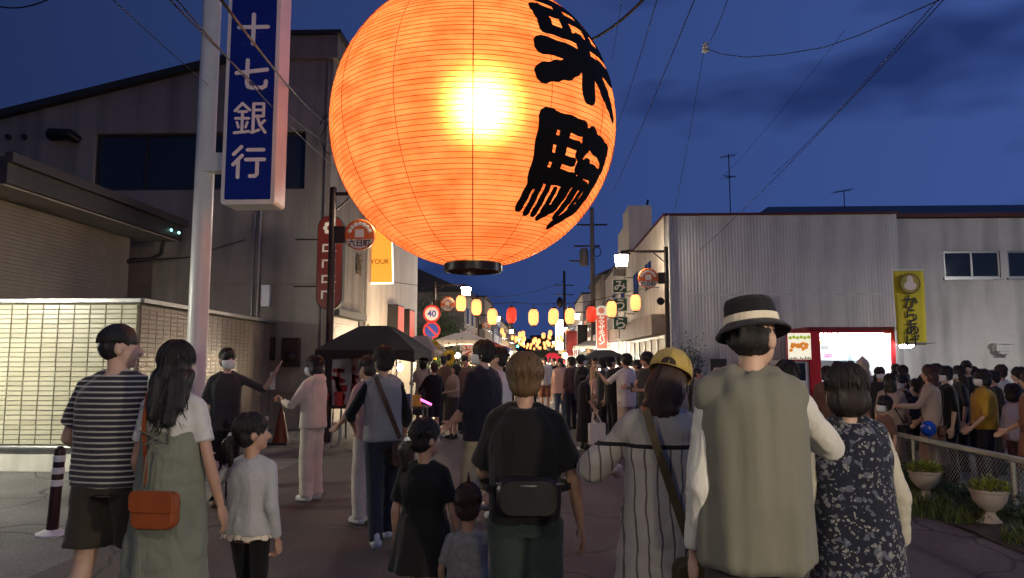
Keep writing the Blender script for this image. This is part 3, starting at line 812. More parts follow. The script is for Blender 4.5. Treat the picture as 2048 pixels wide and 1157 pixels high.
# ================================================================== GIANT PAPER LANTERN
LC = P(948, 256, 8.0); LR = 1.655
lan = empty('giant_paper_lantern', LC)
tag(lan, 'giant glowing orange paper lantern with black brush lettering hanging over the street', 'lantern')
pm_ = bpy.data.materials.new('lantern_paper'); pm_.use_nodes = True
t = pm_.node_tree; t.nodes.clear(); n = t.nodes.new; lk = t.links.new
out = n('ShaderNodeOutputMaterial')
tx = n('ShaderNodeTexCoord'); nz = n('ShaderNodeTexNoise'); nz.inputs['Scale'].default_value = 3.0; nz.inputs['Detail'].default_value = 8
mpp = n('ShaderNodeMapping'); mpp.inputs['Scale'].default_value = (1, 1, 2.2)
lk(tx.outputs['Object'], mpp.inputs[0]); lk(mpp.outputs[0], nz.inputs['Vector'])
rp_ = n('ShaderNodeValToRGB')
rp_.color_ramp.elements[0].position = .36; rp_.color_ramp.elements[0].color = (.78, .20, .06, 1)
rp_.color_ramp.elements[1].position = .64; rp_.color_ramp.elements[1].color = (.97, .37, .125, 1)
lk(nz.outputs['Fac'], rp_.inputs[0])
wr_ = n('ShaderNodeTexNoise'); wr_.inputs['Scale'].default_value = 9; wr_.inputs['Detail'].default_value = 5; wr_.inputs['Distortion'].default_value = 1.2; lk(mpp.outputs[0], wr_.inputs['Vector'])
bm_ = n('ShaderNodeBump'); bm_.inputs['Strength'].default_value = .5; bm_.inputs['Distance'].default_value = .03; lk(wr_.outputs['Fac'], bm_.inputs['Height'])
tr = n('ShaderNodeBsdfTranslucent'); lk(bm_.outputs[0], tr.inputs['Normal']); lk(rp_.outputs[0], tr.inputs['Color'])
df = n('ShaderNodeBsdfPrincipled'); lk(bm_.outputs[0], df.inputs['Normal']); df.inputs['Roughness'].default_value = .35; lk(rp_.outputs[0], df.inputs['Base Color'])
rf = n('ShaderNodeBsdfRefraction'); rf.inputs['Color'].default_value = (1, .60, .14, 1); rf.inputs['Roughness'].default_value = .57; rf.inputs['IOR'].default_value = 1.36
em = n('ShaderNodeEmission'); lk(rp_.outputs[0], em.inputs['Color']); em.inputs['Strength'].default_value = .34
m1 = n('ShaderNodeMixShader'); m1.inputs[0].default_value = .30; lk(tr.outputs[0], m1.inputs[1]); lk(df.outputs[0], m1.inputs[2])
m2 = n('ShaderNodeMixShader'); m2.inputs[0].default_value = .33; lk(m1.outputs[0], m2.inputs[1]); lk(rf.outputs[0], m2.inputs[2])
ad = n('ShaderNodeAddShader'); lk(m2.outputs[0], ad.inputs[0]); lk(em.outputs[0], ad.inputs[1]); lk(ad.outputs[0], out.inputs['Surface'])
M['rib'] = mat('rib', (.60, .10, .02), .7, 0, .2, 5)
M['ink'] = mat('ink', (.008, .007, .008), .8, 0, .3, 8, .2, 40, spec=.15)
M['lacquer'] = mat('lacquer', (.008, .008, .009), .3, 0, .1, 5)
t0, t1 = math.asin(.31 / LR), math.pi - math.asin(.31 / LR)
NR = 84; prof = []
for k in range(NR * 2 + 1):
    th_ = t1 + (t0 - t1) * k / (NR * 2)
    rr_ = LR - (.0065 if k % 2 else 0)
    prof.append((rr_ * math.sin(th_), rr_ * math.cos(th_)))
q = MB(); q.lathe(prof, n=112, cap=(False, False)); paper = q.obj('paper', pm_, lan, smooth=180)
q = MB()
for k in range(0, NR * 2 + 1, 2):
    r_, z_ = prof[k]; nn = 72
    # slightly irregular bamboo hoop
    ph = random.random() * 6
    pts = [(r_ * math.cos(2 * math.pi * i / nn), r_ * math.sin(2 * math.pi * i / nn), z_ + .004 * math.sin(3 * 2 * math.pi * i / nn + ph)) for i in range(nn + 1)]
    q.tube(pts, .0034, 4, cap=False)
tag(q.obj('bamboo_hoop', M['rib'], lan, fix=False), kind='stuff')
for k in range(13):
    a = -math.pi / 2 + R(5.0) + k * 2 * math.pi / 13
    q = MB(); pts = []
    for j in range(41):
        th_ = t1 + (t0 - t1) * j / 40; pts.append(((LR + .004) * math.sin(th_) * math.cos(a), (LR + .004) * math.sin(th_) * math.sin(a), (LR + .004) * math.cos(th_)))
    q.tube(pts, .006 if k == 0 else .003, 5); q.obj('seam_cord', M['rib'], lan, smooth=180)
zb = prof[0][1]
q = MB(); q.lathe([(.315, zb + .02), (.335, zb), (.335, zb - .085), (.30, zb - .09), (.29, zb - .02), (.29, zb + .02)], n=48, cap=(False, False)); q.obj('bottom_ring', M['lacquer'], lan, smooth=40)
q = MB(); q.lathe([(.315, -zb - .02), (.335, -zb), (.335, -zb + .085), (.05, -zb + .10)], n=48, cap=(False, True)); q.obj('top_ring', M['lacquer'], lan, smooth=40)
# chopstick-thick strokes of the two characters, wrapped on the sphere
def stroke(q, pts, ws, lift, lon0, lon1, latT, latB):
    """pts in the unit square (y up); ws widths; laid on the lantern"""
    P2 = [Vector(p) for p in pts]; seg = 10; cl, wl_ = [], []
    for k in range(len(P2) - 1):
        for j in range(seg + (k == len(P2) - 2)):
            u = j / seg; cl.append(P2[k].lerp(P2[k + 1], u)); wl_.append(ws[k] + (ws[k + 1] - ws[k]) * u)
    d0 = (cl[1] - cl[0]).normalized(); d1 = (cl[-1] - cl[-2]).normalized()
    for e in (.3, .55, .8): pass
    cl = [cl[0] - d0 * ws[0] * .42, cl[0] - d0 * ws[0] * .25] + cl + [cl[-1] + d1 * ws[-1] * .25, cl[-1] + d1 * ws[-1] * .42]
    wl_ = [wl_[0] * .45, wl_[0] * .85] + wl_ + [wl_[-1] * .85, wl_[-1] * .45]
    rows_ = []; nc = 5
    for k in range(len(cl)):
        d = (cl[min(k + 1, len(cl) - 1)] - cl[max(k - 1, 0)]).normalized(); nrm = Vector((-d.y, d.x))
        row = []
        for i in range(nc):
            p = cl[k] + nrm * wl_[k] * (i / (nc - 1) - .5) * (1 + .07 * math.sin(k * 1.3 + i))
            lon = R(lon0 + (lon1 - lon0) * p.x); lat = R(latB + (latT - latB) * p.y); a = lon - math.pi / 2
            rr_ = LR + lift
            row.append((rr_ * math.cos(lat) * math.cos(a), rr_ * math.cos(lat) * math.sin(a), rr_ * math.sin(lat)))
        rows_.append(row)
    vs_ = [p for r in rows_ for p in r]; fs_ = []
    for k in range(len(rows_) - 1):
        for i in range(nc - 1): fs_.append((k * nc + i, k * nc + i + 1, (k + 1) * nc + i + 1, (k + 1) * nc + i))
    q.add(vs_, fs_)
kuri = [([(.02, .97), (.98, .955)], [.14, .13]), ([(.36, .95), (.36, .78)], [.13, .13]), ([(.66, .95), (.66, .78)], [.13, .13]),
        ([(.06, .80), (.5, .795), (.96, .78)], [.13, .11, .14]), ([(.10, .80), (.13, .60)], [.17, .15]), ([(.92, .78), (.88, .60)], [.17, .14]),
        ([(.36, .79), (.36, .60)], [.12, .12]), ([(.66, .79), (.66, .60)], [.12, .12]), ([(.10, .585), (.5, .58), (.90, .585)], [.12, .10, .12]),
        ([(.05, .41), (.5, .415), (.95, .40)], [.17, .13, .17]), ([(.51, .58), (.51, .10)], [.19, .17]),
        ([(.44, .37), (.27, .25), (.04, .17)], [.15, .17, .16]), ([(.60, .36), (.76, .20), (.95, .04)], [.14, .16, .08])]
koma = [([(.12, .93), (.11, .40)], [.19, .17]), ([(.12, .92), (.50, .915)], [.15, .14]), ([(.30, .92), (.29, .46)], [.12, .12]),
        ([(.12, .765), (.48, .765)], [.085, .08]), ([(.12, .62), (.48, .62)], [.085, .08]), ([(.08, .46), (.55, .465)], [.15, .15]),
        ([(.53, .47), (.50, .20), (.36, .07)], [.16, .14, .09]), ([(.08, .38), (.03, .14)], [.09, .10]), ([(.18, .38), (.15, .10)], [.07, .09]), ([(.28, .37), (.26, .10)], [.07, .09]), ([(.38, .36), (.37, .14)], [.06, .08]),
        ([(.64, .90), (.53, .70)], [.15, .13]), ([(.58, .86), (.93, .80)], [.17, .19]), ([(.93, .80), (.98, .66)], [.17, .11]),
        ([(.58, .60), (.95, .585)], [.14, .15]), ([(.93, .585), (.90, .26), (.66, .02)], [.17, .17, .12]),
        ([(.66, .64), (.66, .30)], [.13, .12]), ([(.66, .46), (.80, .455)], [.10, .10]), ([(.66, .31), (.62, .12)], [.12, .10]), ([(.79, .46), (.76, .24)], [.08, .08])]
q = MB()
for i, (pts, ws) in enumerate(kuri): stroke(q, pts, ws, .012 + .0004 * i, 27, 72, 38, -6)
lt = q.obj('lettering', M['ink'], lan, smooth=180, fix=False)
q = MB()
for i, (pts, ws) in enumerate(koma): stroke(q, pts, ws, .012 + .0004 * i, 27, 70, -10, -51)
q.obj('lettering', M['ink'], lan, smooth=180, fix=False)
# suspension
q = MB()
for a in range(3): q.tube([(.3 * math.cos(a * 2.09), .3 * math.sin(a * 2.09), -zb + .06), (0, 0, -zb + .9)], .012, 6)
q.tube([(0, 0, -zb + .88), (0, 0, -zb + 1.5)], .015, 6); q.obj('hanging_wire', M['wire'], lan)
lp = bpy.data.lights.new('lantern_bulb', 'POINT'); lp.energy = 200; lp.color = (1, .74, .48); lp.shadow_soft_size = .16
lo = bpy.data.objects.new('lantern_bulb', lp); col.objects.link(lo); lo.parent = lan; lo.location = P(960, 225, 8.0) - LC

# ================================================================== BANK SIGN
bs = empty('bank_sign', (0, 0, 0)); base = P(393, 718, 8.7); bs.location = (base.x, 8.7, 0)
tag(bs, 'tall white pole carrying a vertical blue bank sign with white characters', 'sign')
q = MB(); q.lathe([(.16, 0), (.16, .03), (.125, .035), (.12, 3.0), (.112, 8.6), (.1, 8.62)], n=24); q.obj('pole', M['white_paint'], bs, smooth=40)
q = MB()
for i in range(8): q.cyl((.14 * math.cos(i * .785), .14 * math.sin(i * .785), .02), (.14 * math.cos(i * .785), .14 * math.sin(i * .785), .06), .012, .012, 6)
q.obj('anchor_bolt', M['grey_metal'], bs)
s0, s1 = P(441, 410, 8.35), P(549, 410, 8.35)
sx0, sx1 = s0.x - base.x, s1.x - base.x; sz0 = s0.z; sz1 = 7.35
def rrect(x0, x1, z0, z1, r, nseg=5):
    pts = []
    for (cx, cz, a0) in ((x1 - r, z1 - r, 0), (x0 + r, z1 - r, 90), (x0 + r, z0 + r, 180), (x1 - r, z0 + r, 270)):
        for k in range(nseg + 1):
            a = R(a0 + 90 * k / nseg); pts.append((cx + r * math.cos(a), cz + r * math.sin(a)))
    return pts
pts = rrect(sx0, sx1, sz0, sz1, .05)
q = MB(); q.loft([[(x, y, z) for x, z in pts] for y in (-.36, -.35, .0)]); q.obj('case', M['white_paint'], bs, bevel=.006)
M['bank_blue'] = mat('bank_blue', (.008, .022, .22), .25, 0, .1, 2)
pts = rrect(sx0 + .05, sx1 - .05, sz0 + .06, sz1 - .06, .02)
q = MB(); q.loft([[(x, y, z) for x, z in pts] for y in (-.366, -.361)]); q.obj('face', M['bank_blue'], bs)
cx = (sx0 + sx1) / 2
def bar2d(q, pts, w, o, sc, y):
    """rounded flat bars along a polyline in the XZ plane"""
    for k in range(len(pts) - 1):
        a = Vector((o[0] + (pts[k][0] - .5) * sc, o[1] + (pts[k][1] - .5) * sc)); c = Vector((o[0] + (pts[k + 1][0] - .5) * sc, o[1] + (pts[k + 1][1] - .5) * sc))
        d = (c - a).normalized(); an = math.atan2(d.y, d.x); r = w * sc / 2; pl = []
        for i in range(7): t_ = an + math.pi / 2 + math.pi * i / 6; pl.append((a.x + r * math.cos(t_), a.y + r * math.sin(t_)))
        for i in range(7): t_ = an - math.pi / 2 + math.pi * i / 6; pl.append((c.x + r * math.cos(t_), c.y + r * math.sin(t_)))
        q.loft([[(x, y_, z) for x, z in pl] for y_ in (y - .007 - .0004 * k - .0003 * len(q.v) / 400, y)])
KAN = {'十': [([(.05, .56), (.95, .56)], .12), ([(.5, .96), (.5, .03)], .125)],
       '七': [([(.03, .555), (.97, .655)], .12), ([(.36, .96), (.36, .22), (.40, .12), (.52, .08), (.84, .08), (.93, .13), (.95, .28)], .12)],
       '銀': [([(.25, .97), (.03, .74)], .085), ([(.25, .97), (.48, .76)], .085), ([(.13, .71), (.39, .71)], .08), ([(.05, .50), (.46, .50)], .08), ([(.26, .71), (.26, .07)], .085), ([(.10, .38), (.15, .22)], .075), ([(.42, .38), (.37, .22)], .075), ([(.03, .05), (.48, .09)], .085),
              ([(.60, .95), (.60, .07)], .09), ([(.60, .95), (.91, .95), (.91, .56), (.60, .56)], .085), ([(.60, .755), (.91, .755)], .08), ([(.56, .05), (.78, .13)], .08), ([(.72, .56), (.80, .30), (.98, .05)], .085), ([(.95, .42), (.83, .31)], .08)],
       '行': [([(.27, .97), (.04, .74)], .105), ([(.30, .70), (.03, .42)], .105), ([(.185, .52), (.185, .03)], .11), ([(.46, .87), (.95, .87)], .11), ([(.42, .57), (.98, .57)], .11), ([(.77, .57), (.77, .12), (.71, .06), (.56, .06)], .11)]}
for ch, py in (('行', 325), ('銀', 238), ('七', 151), ('十', 60), ('七', -32)):
    z = P(497, py, 8.35).z; q = MB()
    for pts, w_ in KAN[ch]: bar2d(q, pts, w_, (cx, z), .41, -.3665)
    q.obj('lettering', M['sign_white'], bs)
for zz in (P(420, 325, 8.6).z, 6.6):
    q = MB(); q.b2(0, sx0 + .02, -.13, .05, zz - .12, zz + .12); q.obj('bracket', M['white_paint'], bs, bevel=.01)

# ================================================================== STREET LAMPS
M['disc_orange'] = mat('disc_orange', (.75, .16, .03), .4, 0, .1, 4)
M['disc_white'] = mat('disc_white', (.8, .74, .62), .4, 0, .05, 4)
LAMP_N = 0
def street_lamp(label, x, y, energy=0, disc=True, ht=5.0, lampmat=None, detail=True):
    s = 1 if x > 0 else -1
    t = empty('street_lamp', (x, y, 0)); tag(t, label, 'street lamp', 'street lamps along the road')
    q = MB(); q.lathe([(.11, 0), (.11, .25), (.075, .3), (.07, ht), (.05, ht + .02)], n=16); q.obj('post', M['brown_metal'], t, smooth=40)
    ax = -s * 1.36
    q = MB(); q.b2(min(0, ax), max(0, ax), -.035, .035, ht - .16, ht - .09); q.tube([(0, 0, ht - .5), (ax * .3, 0, ht - .14)], .02, 6); q.obj('arm', M['brown_metal'], t)
    q = MB(); q.loft([[(ax + sx * w, sy * w, z) for sx, sy in ((-1, -1), (1, -1), (1, 1), (-1, 1))] for w, z in ((.15, ht - .58), (.19, ht - .25))]); q.obj('lamp_glass', lampmat or M['lamp_glass'], t)
    if detail:
        q = MB()
        for sx, sy in ((-1, -1), (1, -1), (1, 1), (-1, 1)): q.tube([(ax + sx * .155, sy * .155, ht - .59), (ax + sx * .196, sy * .196, ht - .24)], .009, 4)
        q.b2(ax - .21, ax + .21, -.21, .21, ht - .245, ht - .2); q.b2(ax - .16, ax + .16, -.16, .16, ht - .605, ht - .585); q.cyl((ax, 0, ht - .2), (ax, 0, ht - .12), .03, .03, 8)
        q.obj('lamp_frame', M['brown_metal'], t)
    if disc:
        zc = ht - .95; xc = -s * .56
        rot = Matrix.Rotation(R(90), 3, 'X')
        q = MB(); q.lathe([(.29, -.05), (.31, -.03), (.31, .03), (.29, .05)], (xc, 0, zc), 32, mat=rot); d = q.obj('disc_sign', M['disc_orange'], t, smooth=40)
        if detail:
            for f in (-1,):
                q = MB(); 
                for k in range(7):
                    a = R(20 + 140 * k / 6); q.ell((xc + .21 * math.cos(a), f * .052, zc + .21 * math.sin(a)), (.045, .006, .045), nu=10, nv=4)
                q.b2(xc - .09, xc + .09, f * .058 - .003, f * .058 + .003, zc - .06, zc + .1)
                # white lower segment
                seg = [(xc + .285 * math.cos(R(a)), zc + .285 * math.sin(R(a))) for a in range(200, 341, 10)]
                q.add([(x_, f * .0535, z_) for x_, z_ in seg], [tuple(range(len(seg)))])
                q.obj('emblem', M['disc_white'], d, fix=False)
                text_obj('lettering', '六日町', .15, M['sign_black'], d, (xc, -.056, zc - .17), bold=.003)
        q = MB(); q.b2(min(-s * .26, -s * .05), max(-s * .26, -s * .05), -.05, .05, zc - .17, zc + .17); q.obj('sign_bracket', M['brown_metal'], t)
    return t
lt_ = P(665, 400, 13.6)
l1 = street_lamp('brown street lamp post beside the long red sign on the left', -4.10, 13.6, ht=5.0)
l2 = street_lamp('lit street lamp on the right at the corner of the corrugated building', 3.90, 21.4, ht=5.0)
l3 = street_lamp('lit street lamp on the left behind the speed limit sign', -4.5, 30.0, ht=4.9)
assumed_l4 = street_lamp('assumed lit street lamp standing unseen behind the camera beside the bank forecourt', -4.0, -1.2, ht=5.0)  # assumed lamp, unseen behind the camera, added to light the foreground people
assumed_l5 = street_lamp('assumed lit street lamp standing unseen behind the camera on the right kerb', 3.75, -1.6, ht=5.0)  # second assumed lamp out of view, added as foreground light
far_glass = emat('far_lamp_glass', (1, .93, .82), 60)
for k, (x, y) in enumerate(((3.95, 48), (3.95, 70), (3.95, 96), (3.95, 126))):
    street_lamp(('nearest', 'second', 'third', 'farthest')[k] + ' of the far street lamps down the right side', x, y, ht=4.9, lampmat=far_glass, detail=k < 1, disc=k < 1)
for k, (x, y) in enumerate(((-4.4, 51), (-4.3, 75), (-4.3, 103), (-4.3, 132))):
    street_lamp(('nearest', 'second', 'third', 'farthest')[k] + ' of the far street lamps down the left side', x, y, ht=4.9, lampmat=far_glass, detail=k < 1, disc=k < 1)
# small loudspeaker on the right lamp post
q = MB(); q.lathe([(.03, 0), (.06, .12), (.11, .26), (.12, .28), (.03, .27)], (3.66, 21.4, 3.32), 14, mat=Matrix.Rotation(R(90), 3, 'X')); tag(q.obj('horn_speaker', M['black_metal'], smooth=40), 'small black horn speaker on the right-hand lamp post', 'speaker')
# assumed lamp post out of frame left, added to light the tiled wall
fl = empty('assumed_forecourt_lamp', (-8.5, 7.7, 0)); tag(fl, 'assumed low forecourt lamp post out of view lighting the tiled wall', 'lamp')
q = MB(); q.lathe([(.07, 0), (.04, .05), (.035, 2.6)], n=12); q.obj('post', M['brown_metal'], fl, smooth=40)
q = MB(); q.lathe([(.10, 2.6), (.13, 2.62), (.13, 2.8), (.10, 2.82)], n=16); q.obj('lamp_glass', emat('assumed_forecourt_glass', (1, .96, .78), 1250), fl, smooth=40)
q = MB(); q.lathe([(.34, 2.70), (.30, 2.80), (.03, 2.93)], n=16); q.obj('lamp_cap', M['brown_metal'], fl, smooth=40)  # cap widened to keep the lamp's light off the bank wall above

# ================================================================== STRINGS OF SMALL LANTERNS
def small_lantern_meshes(sc=1.0, n=16):
    prof = []
    for k in range(25):
        u = k / 24; z = -.26 + .52 * u
        r = .165 * (1 - abs(2 * u - 1) ** 4.0 * .55) - (.004 if k % 2 else 0); prof.append((r * sc, z * sc))
    a = MB().lathe(prof, n=n, cap=(False, False)).mesh('paper')
    c = MB(); c.lathe([(.085 * sc, -.30 * sc), (.09 * sc, -.255 * sc)], n=n); c2 = MB(); c2.lathe([(.09 * sc, .255 * sc), (.085 * sc, .30 * sc), (.008, .302 * sc), (.008, .40 * sc)], n=n)
    return a, [c.mesh('caps'), c2.mesh('caps')]
M['lan_lit'] = emat('lan_lit', (1.0, .31, .10), 2.4, (.8, .3, .05))
M['lan_red_glow'] = emat('lan_red_glow', (1.0, .07, .025), .55, (.6, .03, .02))  # unlit red lanterns get a faint glow put into their paper colour
M['lan_far'] = emat('lan_far', (1.0, .33, .10), 2.3, (.8, .3, .05))
pa, ca = small_lantern_meshes(); pa.shade_smooth(); pa.materials.append(None); [k_.materials.append(M['lacquer']) for k_ in ca]
pl, pr = pa.copy(), pa.copy(); pl.materials[0] = M['lan_lit']; pr.materials[0] = M['lan_red_glow']
def small_lantern(loc, me, label, group, caps=True, name='paper_lantern'):
    o = bpy.data.objects.new(name, me); col.objects.link(o); o.location = loc; o.rotation_euler = (random.uniform(-.06, .06), random.uniform(-.06, .06), random.random() * 6)
    tag(o, label, 'lantern', group)
    if caps:
        for k_ in ca: c = bpy.data.objects.new('end_ring', k_); col.objects.link(c); c.parent = o
    return o
YS = 22.6
near = [(922, 607, 1, 'first'), (953, 615, 1, 'second'), (985, 634, 1, 'third'), (1023, 631, 0, 'leftmost unlit red'), (1067, 635, 1, 'fourth'), (1107, 634, 1, 'fifth'), (1140, 633, 1, 'sixth'), (1183, 629, 0, 'rightmost unlit red'), (1223, 619, 1, 'seventh'), (1271, 606, 1, 'eighth')]
for px, py, lit, od in near:
    small_lantern(P(px, py, YS + random.uniform(-.1, .1)), pl if lit else pr, (od + ' lit paper lantern from the left on the nearest string') if lit else (od + ' paper lantern on the nearest string'), 'paper lanterns on the nearest string')
def wire_obj(label, pts, r, cat='wire', group='overhead wires', name='overhead_wire'):
    q = MB(); q.tube(pts, r, 5); return tag(q.obj(name, M['wire'], smooth=180), label, cat, group)
def sagline(a, b, sag, n=18):
    return [Vector(a).lerp(Vector(b), i / n) - Vector((0, 0, sag * 4 * (i / n) * (1 - i / n))) for i in range(n + 1)]
pts = [Vector((-4.85, YS, 4.1))] + [P(px, py, YS) + Vector((0, 0, .42)) for px, py, l_, o_ in near] + [Vector((3.9, YS, 3.9))]
wire_obj('wire carrying the nearest string of paper lanterns', pts, .010, group='lantern wires')
pf = MB().lathe([(.08, -.24), (.15, -.16), (.165, 0), (.15, .16), (.08, .24)], n=10).mesh('paper'); pf.shade_smooth(); pf.materials.append(M['lan_far'])
for k, yy in enumerate((58, 66, 74, 83, 92, 102, 112, 124)):
    a, b_ = Vector((-3.9, yy, 4.6)), Vector((3.9, yy, 4.6)); ln = sagline(a, b_, .8, 8)
    od = ('nearest', 'second', 'third', 'fourth', 'fifth', 'sixth', 'seventh', 'farthest')[k]
    wire_obj('wire carrying the ' + od + ' of the far lantern strings', ln, .012, group='lantern wires')
    for p in ln[1:-1]:
        small_lantern(p - Vector((0, 0, .35)) + Vector((random.uniform(-.45, .45), random.uniform(-1.5, 1.5), random.uniform(-.22, .18))), pf, 'small glowing lantern on the ' + od + ' of the far strings', 'distant lantern strings', False)

# ================================================================== OVERHEAD WIRES AND POLES
W = [(435, -10, 4.6, 655, 247, 15.9, .013, 'thick cable crossing in front of the blue bank sign'),
     (330, -10, 4.8, 660, 290, 15.9, .007, 'upper thin wire crossing the grey building'),
     (345, -10, 4.9, 690, 350, 15.9, .006, 'lower thin wire crossing the grey building'),
     (215, -10, 5.2, 560, 270, 15.5, .004, 'thin reddish wire running towards the bank sign'),
     (-10, 12, 12, 110, -8, 12, .014, 'short cable across the top left corner of the sky'),
     (1150, 92, 11, 1300, -15, 9, .022, 'thick black cable leaving the big lantern to the upper right'),
     (1245, -10, 14, 1222, 120, 30, .008, 'leftmost thin wire right of the big lantern'),
     (1317, -10, 14, 1232, 260, 34, .010, 'thin wire descending just right of the big lantern'),
     (1393, -10, 14, 1225, 385, 40, .012, 'dark wire descending to the utility pole'),
     (1458, -10, 14, 1412, 95, 16, .008, 'thin wire reaching the floating insulator'),
     (1408, 100, 16, 1340, 470, 21.4, .006, 'faint wire dropping to the right street lamp'),
     (1880, -5, 9, 1545, 350, 22, .007, 'upper one of two parallel wires on the right sky'),
     (1892, -5, 9, 1400, 500, 22, .007, 'lower one of two parallel wires on the right sky'),
     (1690, 60, 14, 1440, 360, 24, .005, 'faint wire above the television aerial')]
for a, b_, ya, c, d, yb_, r, lab in W:
    wire_obj(lab, sagline(P(a, b_, ya), P(c, d, yb_), .12), r)
wire_obj('slack wire sagging from the insulator to the upper right', [P(1412, 97, 16), P(1440, 108, 15.5), P(1490, 115, 15), P(1560, 110, 14), P(1650, 95, 13), P(1720, 70, 12), P(1790, 40, 11), P(1880, 0, 9.5)], .009)
q = MB(); c = P(1411, 96, 16); q.lathe([(.03, -.12), (.09, -.08), (.03, -.04), (.09, 0), (.03, .04), (.07, .1)], c, 10); tag(q.obj('insulator', M['sign_white'], smooth=40), 'pale insulator knot where wires meet in the sky', 'insulator')
wire_obj('looped service cable on the corner of the grey building', [P(640, 250, 15.8), P(650, 232, 15.8), P(662, 236, 15.8), P(640, 275, 15.8), P(648, 300, 15.8), P(660, 310, 15.8)], .012)
wire_obj('slack cable between the bank eave and the grey wall', [P(225, 480, 15.2), P(250, 515, 15.3), P(300, 520, 15.5), P(380, 515, 15.6), P(440, 495, 15.7), P(490, 480, 15.8)], .012)
up = empty('utility_pole', (0, 0, 0)); v = P(1187, 700, 46); up.location = (v.x, 46, 0); tag(up, 'concrete utility pole with transformer right of the big lantern', 'utility pole')
q = MB(); q.cyl((0, 0, 0), (0, 0, 11.6), .2, .13, 14); q.obj('pole', M['mortar2'], up, smooth=40)
q = MB(); zt = P(1187, 515, 46).z; q.lathe([(.26, -.55), (.3, -.5), (.3, .45), (.2, .6)], (-.55, 0, zt), 14); q.obj('transformer', M['mortar2'], up, smooth=40)
for (xa, xb, za_) in ((-1.2, .5, zt + .7), (-1.0, 1.0, 10.4), (-1.5, -.3, zt - .3)):
    q = MB(); q.b2(xa, xb, -.05, .05, za_, za_ + .1); q.obj('crossarm', M['brown_metal'], up)
q = MB(); q.tube([(.3 + .25 * math.cos(i * .4), -.2, 8.6 + .3 * math.sin(i * .4)) for i in range(17)], .03, 5); q.obj('cable_coil', M['wire'], up)
up2 = empty('utility_pole', (0, 0, 0)); v = P(1122, 700, 75); up2.location = (v.x + .4, 75, 0); tag(up2, 'distant dark utility pole with coiled cables below the big lantern', 'utility pole')
q = MB(); q.cyl((0, 0, 0), (0, 0, 11), .2, .13, 10); q.obj('pole', M['brown_metal'], up2)
for za_ in (8.4, 9.4): q = MB(); q.b2(-1, 1, -.05, .05, za_, za_ + .1); q.obj('crossarm', M['brown_metal'], up2)
q = MB(); q.ell((-.5, 0, 7.6), (.35, .35, .6)); q.obj('transformer', M['brown_metal'], up2)
wire_obj('wire running across the far street under the big lantern', sagline(P(870, 590, 40), P(1130, 560, 75), .8), .02)
wire_obj('roof bracing pole on the parapet right of the utility pole', [P(1283, 480, 33), P(1296, 400, 33)], .05, 'mast', None, 'mast')
# television aerials
def aerial(label, px, pyb, pyt, Y, bars):
    t = empty('television_aerial', P(px, pyb, Y)); tag(t, label, 'aerial'); h = P(px, pyt, Y).z - P(px, pyb, Y).z
    q = MB(); q.cyl((0, 0, -.1), (0, 0, h), .018, .018, 6); q.obj('mast', M['black_metal'], t)
    q = MB()
    for (z, ln, ang) in bars:
        d = Vector((math.cos(ang), math.sin(ang) * .6, .18)); q.tube([Vector((0, 0, z * h)) - d * ln, Vector((0, 0, z * h)) + d * ln * .8], .012, 5)
        for k in range(7):
            c = Vector((0, 0, z * h)) + d * ln * (-1 + 1.8 * k / 6); q.tube([c - Vector((-d.y, d.x, 0)) * .22 + Vector((0, 0, .02)), c + Vector((-d.y, d.x, 0)) * .22], .007, 4)
    q.obj('elements', M['black_metal'], t)
aerial('tall television aerial on the corrugated building', 1461, 428, 308, 24, ((.96, .3, .2), (.6, .3, 1.2), (.62, .25, 2.4)))
aerial('short television aerial on the dark roof', 1689, 410, 381, 26, ((.95, .4, .3),))
# ================================================================== SIGNS
# long red capsule sign by the left lamp post
rs_ = empty('capsule_sign', (0, 0, 0)); c = P(662, 526, 14.6); rs_.location = c; tag(rs_, 'long red vertical capsule-shaped shop sign with a white flower on top', 'sign')
hw, hh = (P(688, 526, 14.6).x - P(636, 526, 14.6).x) / 2, (P(662, 432, 14.6).z - P(662, 620, 14.6).z) / 2
M['sign_red'] = mat('sign_red2', (.15, .018, .011), .4, 0, .15, 3)
pts = rrect(-hw, hw, -hh, hh, hw * .95, 8)
q = MB(); q.loft([[(x, y, z) for x, z in pts] for y in (-.1, .1)]); q.obj('case', M['trim_dark'], rs_, bevel=.015)
pts = rrect(-hw + .02, hw - .02, -hh + .02, hh - .02, hw * .93, 8)
q = MB(); q.loft([[(x, y, z) for x, z in pts] for y in (-.112, -.103)]); q.obj('face', M['sign_red'], rs_)
q = MB(); zf = hh - .28
for k in range(8):
    a = k * math.pi / 4; q.ell((.11 * math.cos(a), -.116, zf + .11 * math.sin(a)), (.05, .006, .05), nu=10, nv=4)
for k in range(4):
    z = .35 - k * .33
    q.b2(-.16, .13, -.118, -.113, z, z + .035); q.b2(-.16, -.12, -.118, -.113, z - .14, z + .03); 
    if k % 2: q.b2(.06, .1, -.118, -.113, z - .16, z)
    else: q.b2(-.14, .14, -.118, -.113, z - .13, z - .1)
tag(q.obj('flower_and_marks', M['disc_white'], rs_), kind='stuff')
q = MB(); q.tube([(-hw - .5, 0, hh * .5), (0, 0, hh * .5)], .015, 5); q.tube([(-hw - .5, 0, -hh * .5), (0, 0, -hh * .5)], .015, 5); q.obj('bracket', M['black_metal'], rs_)

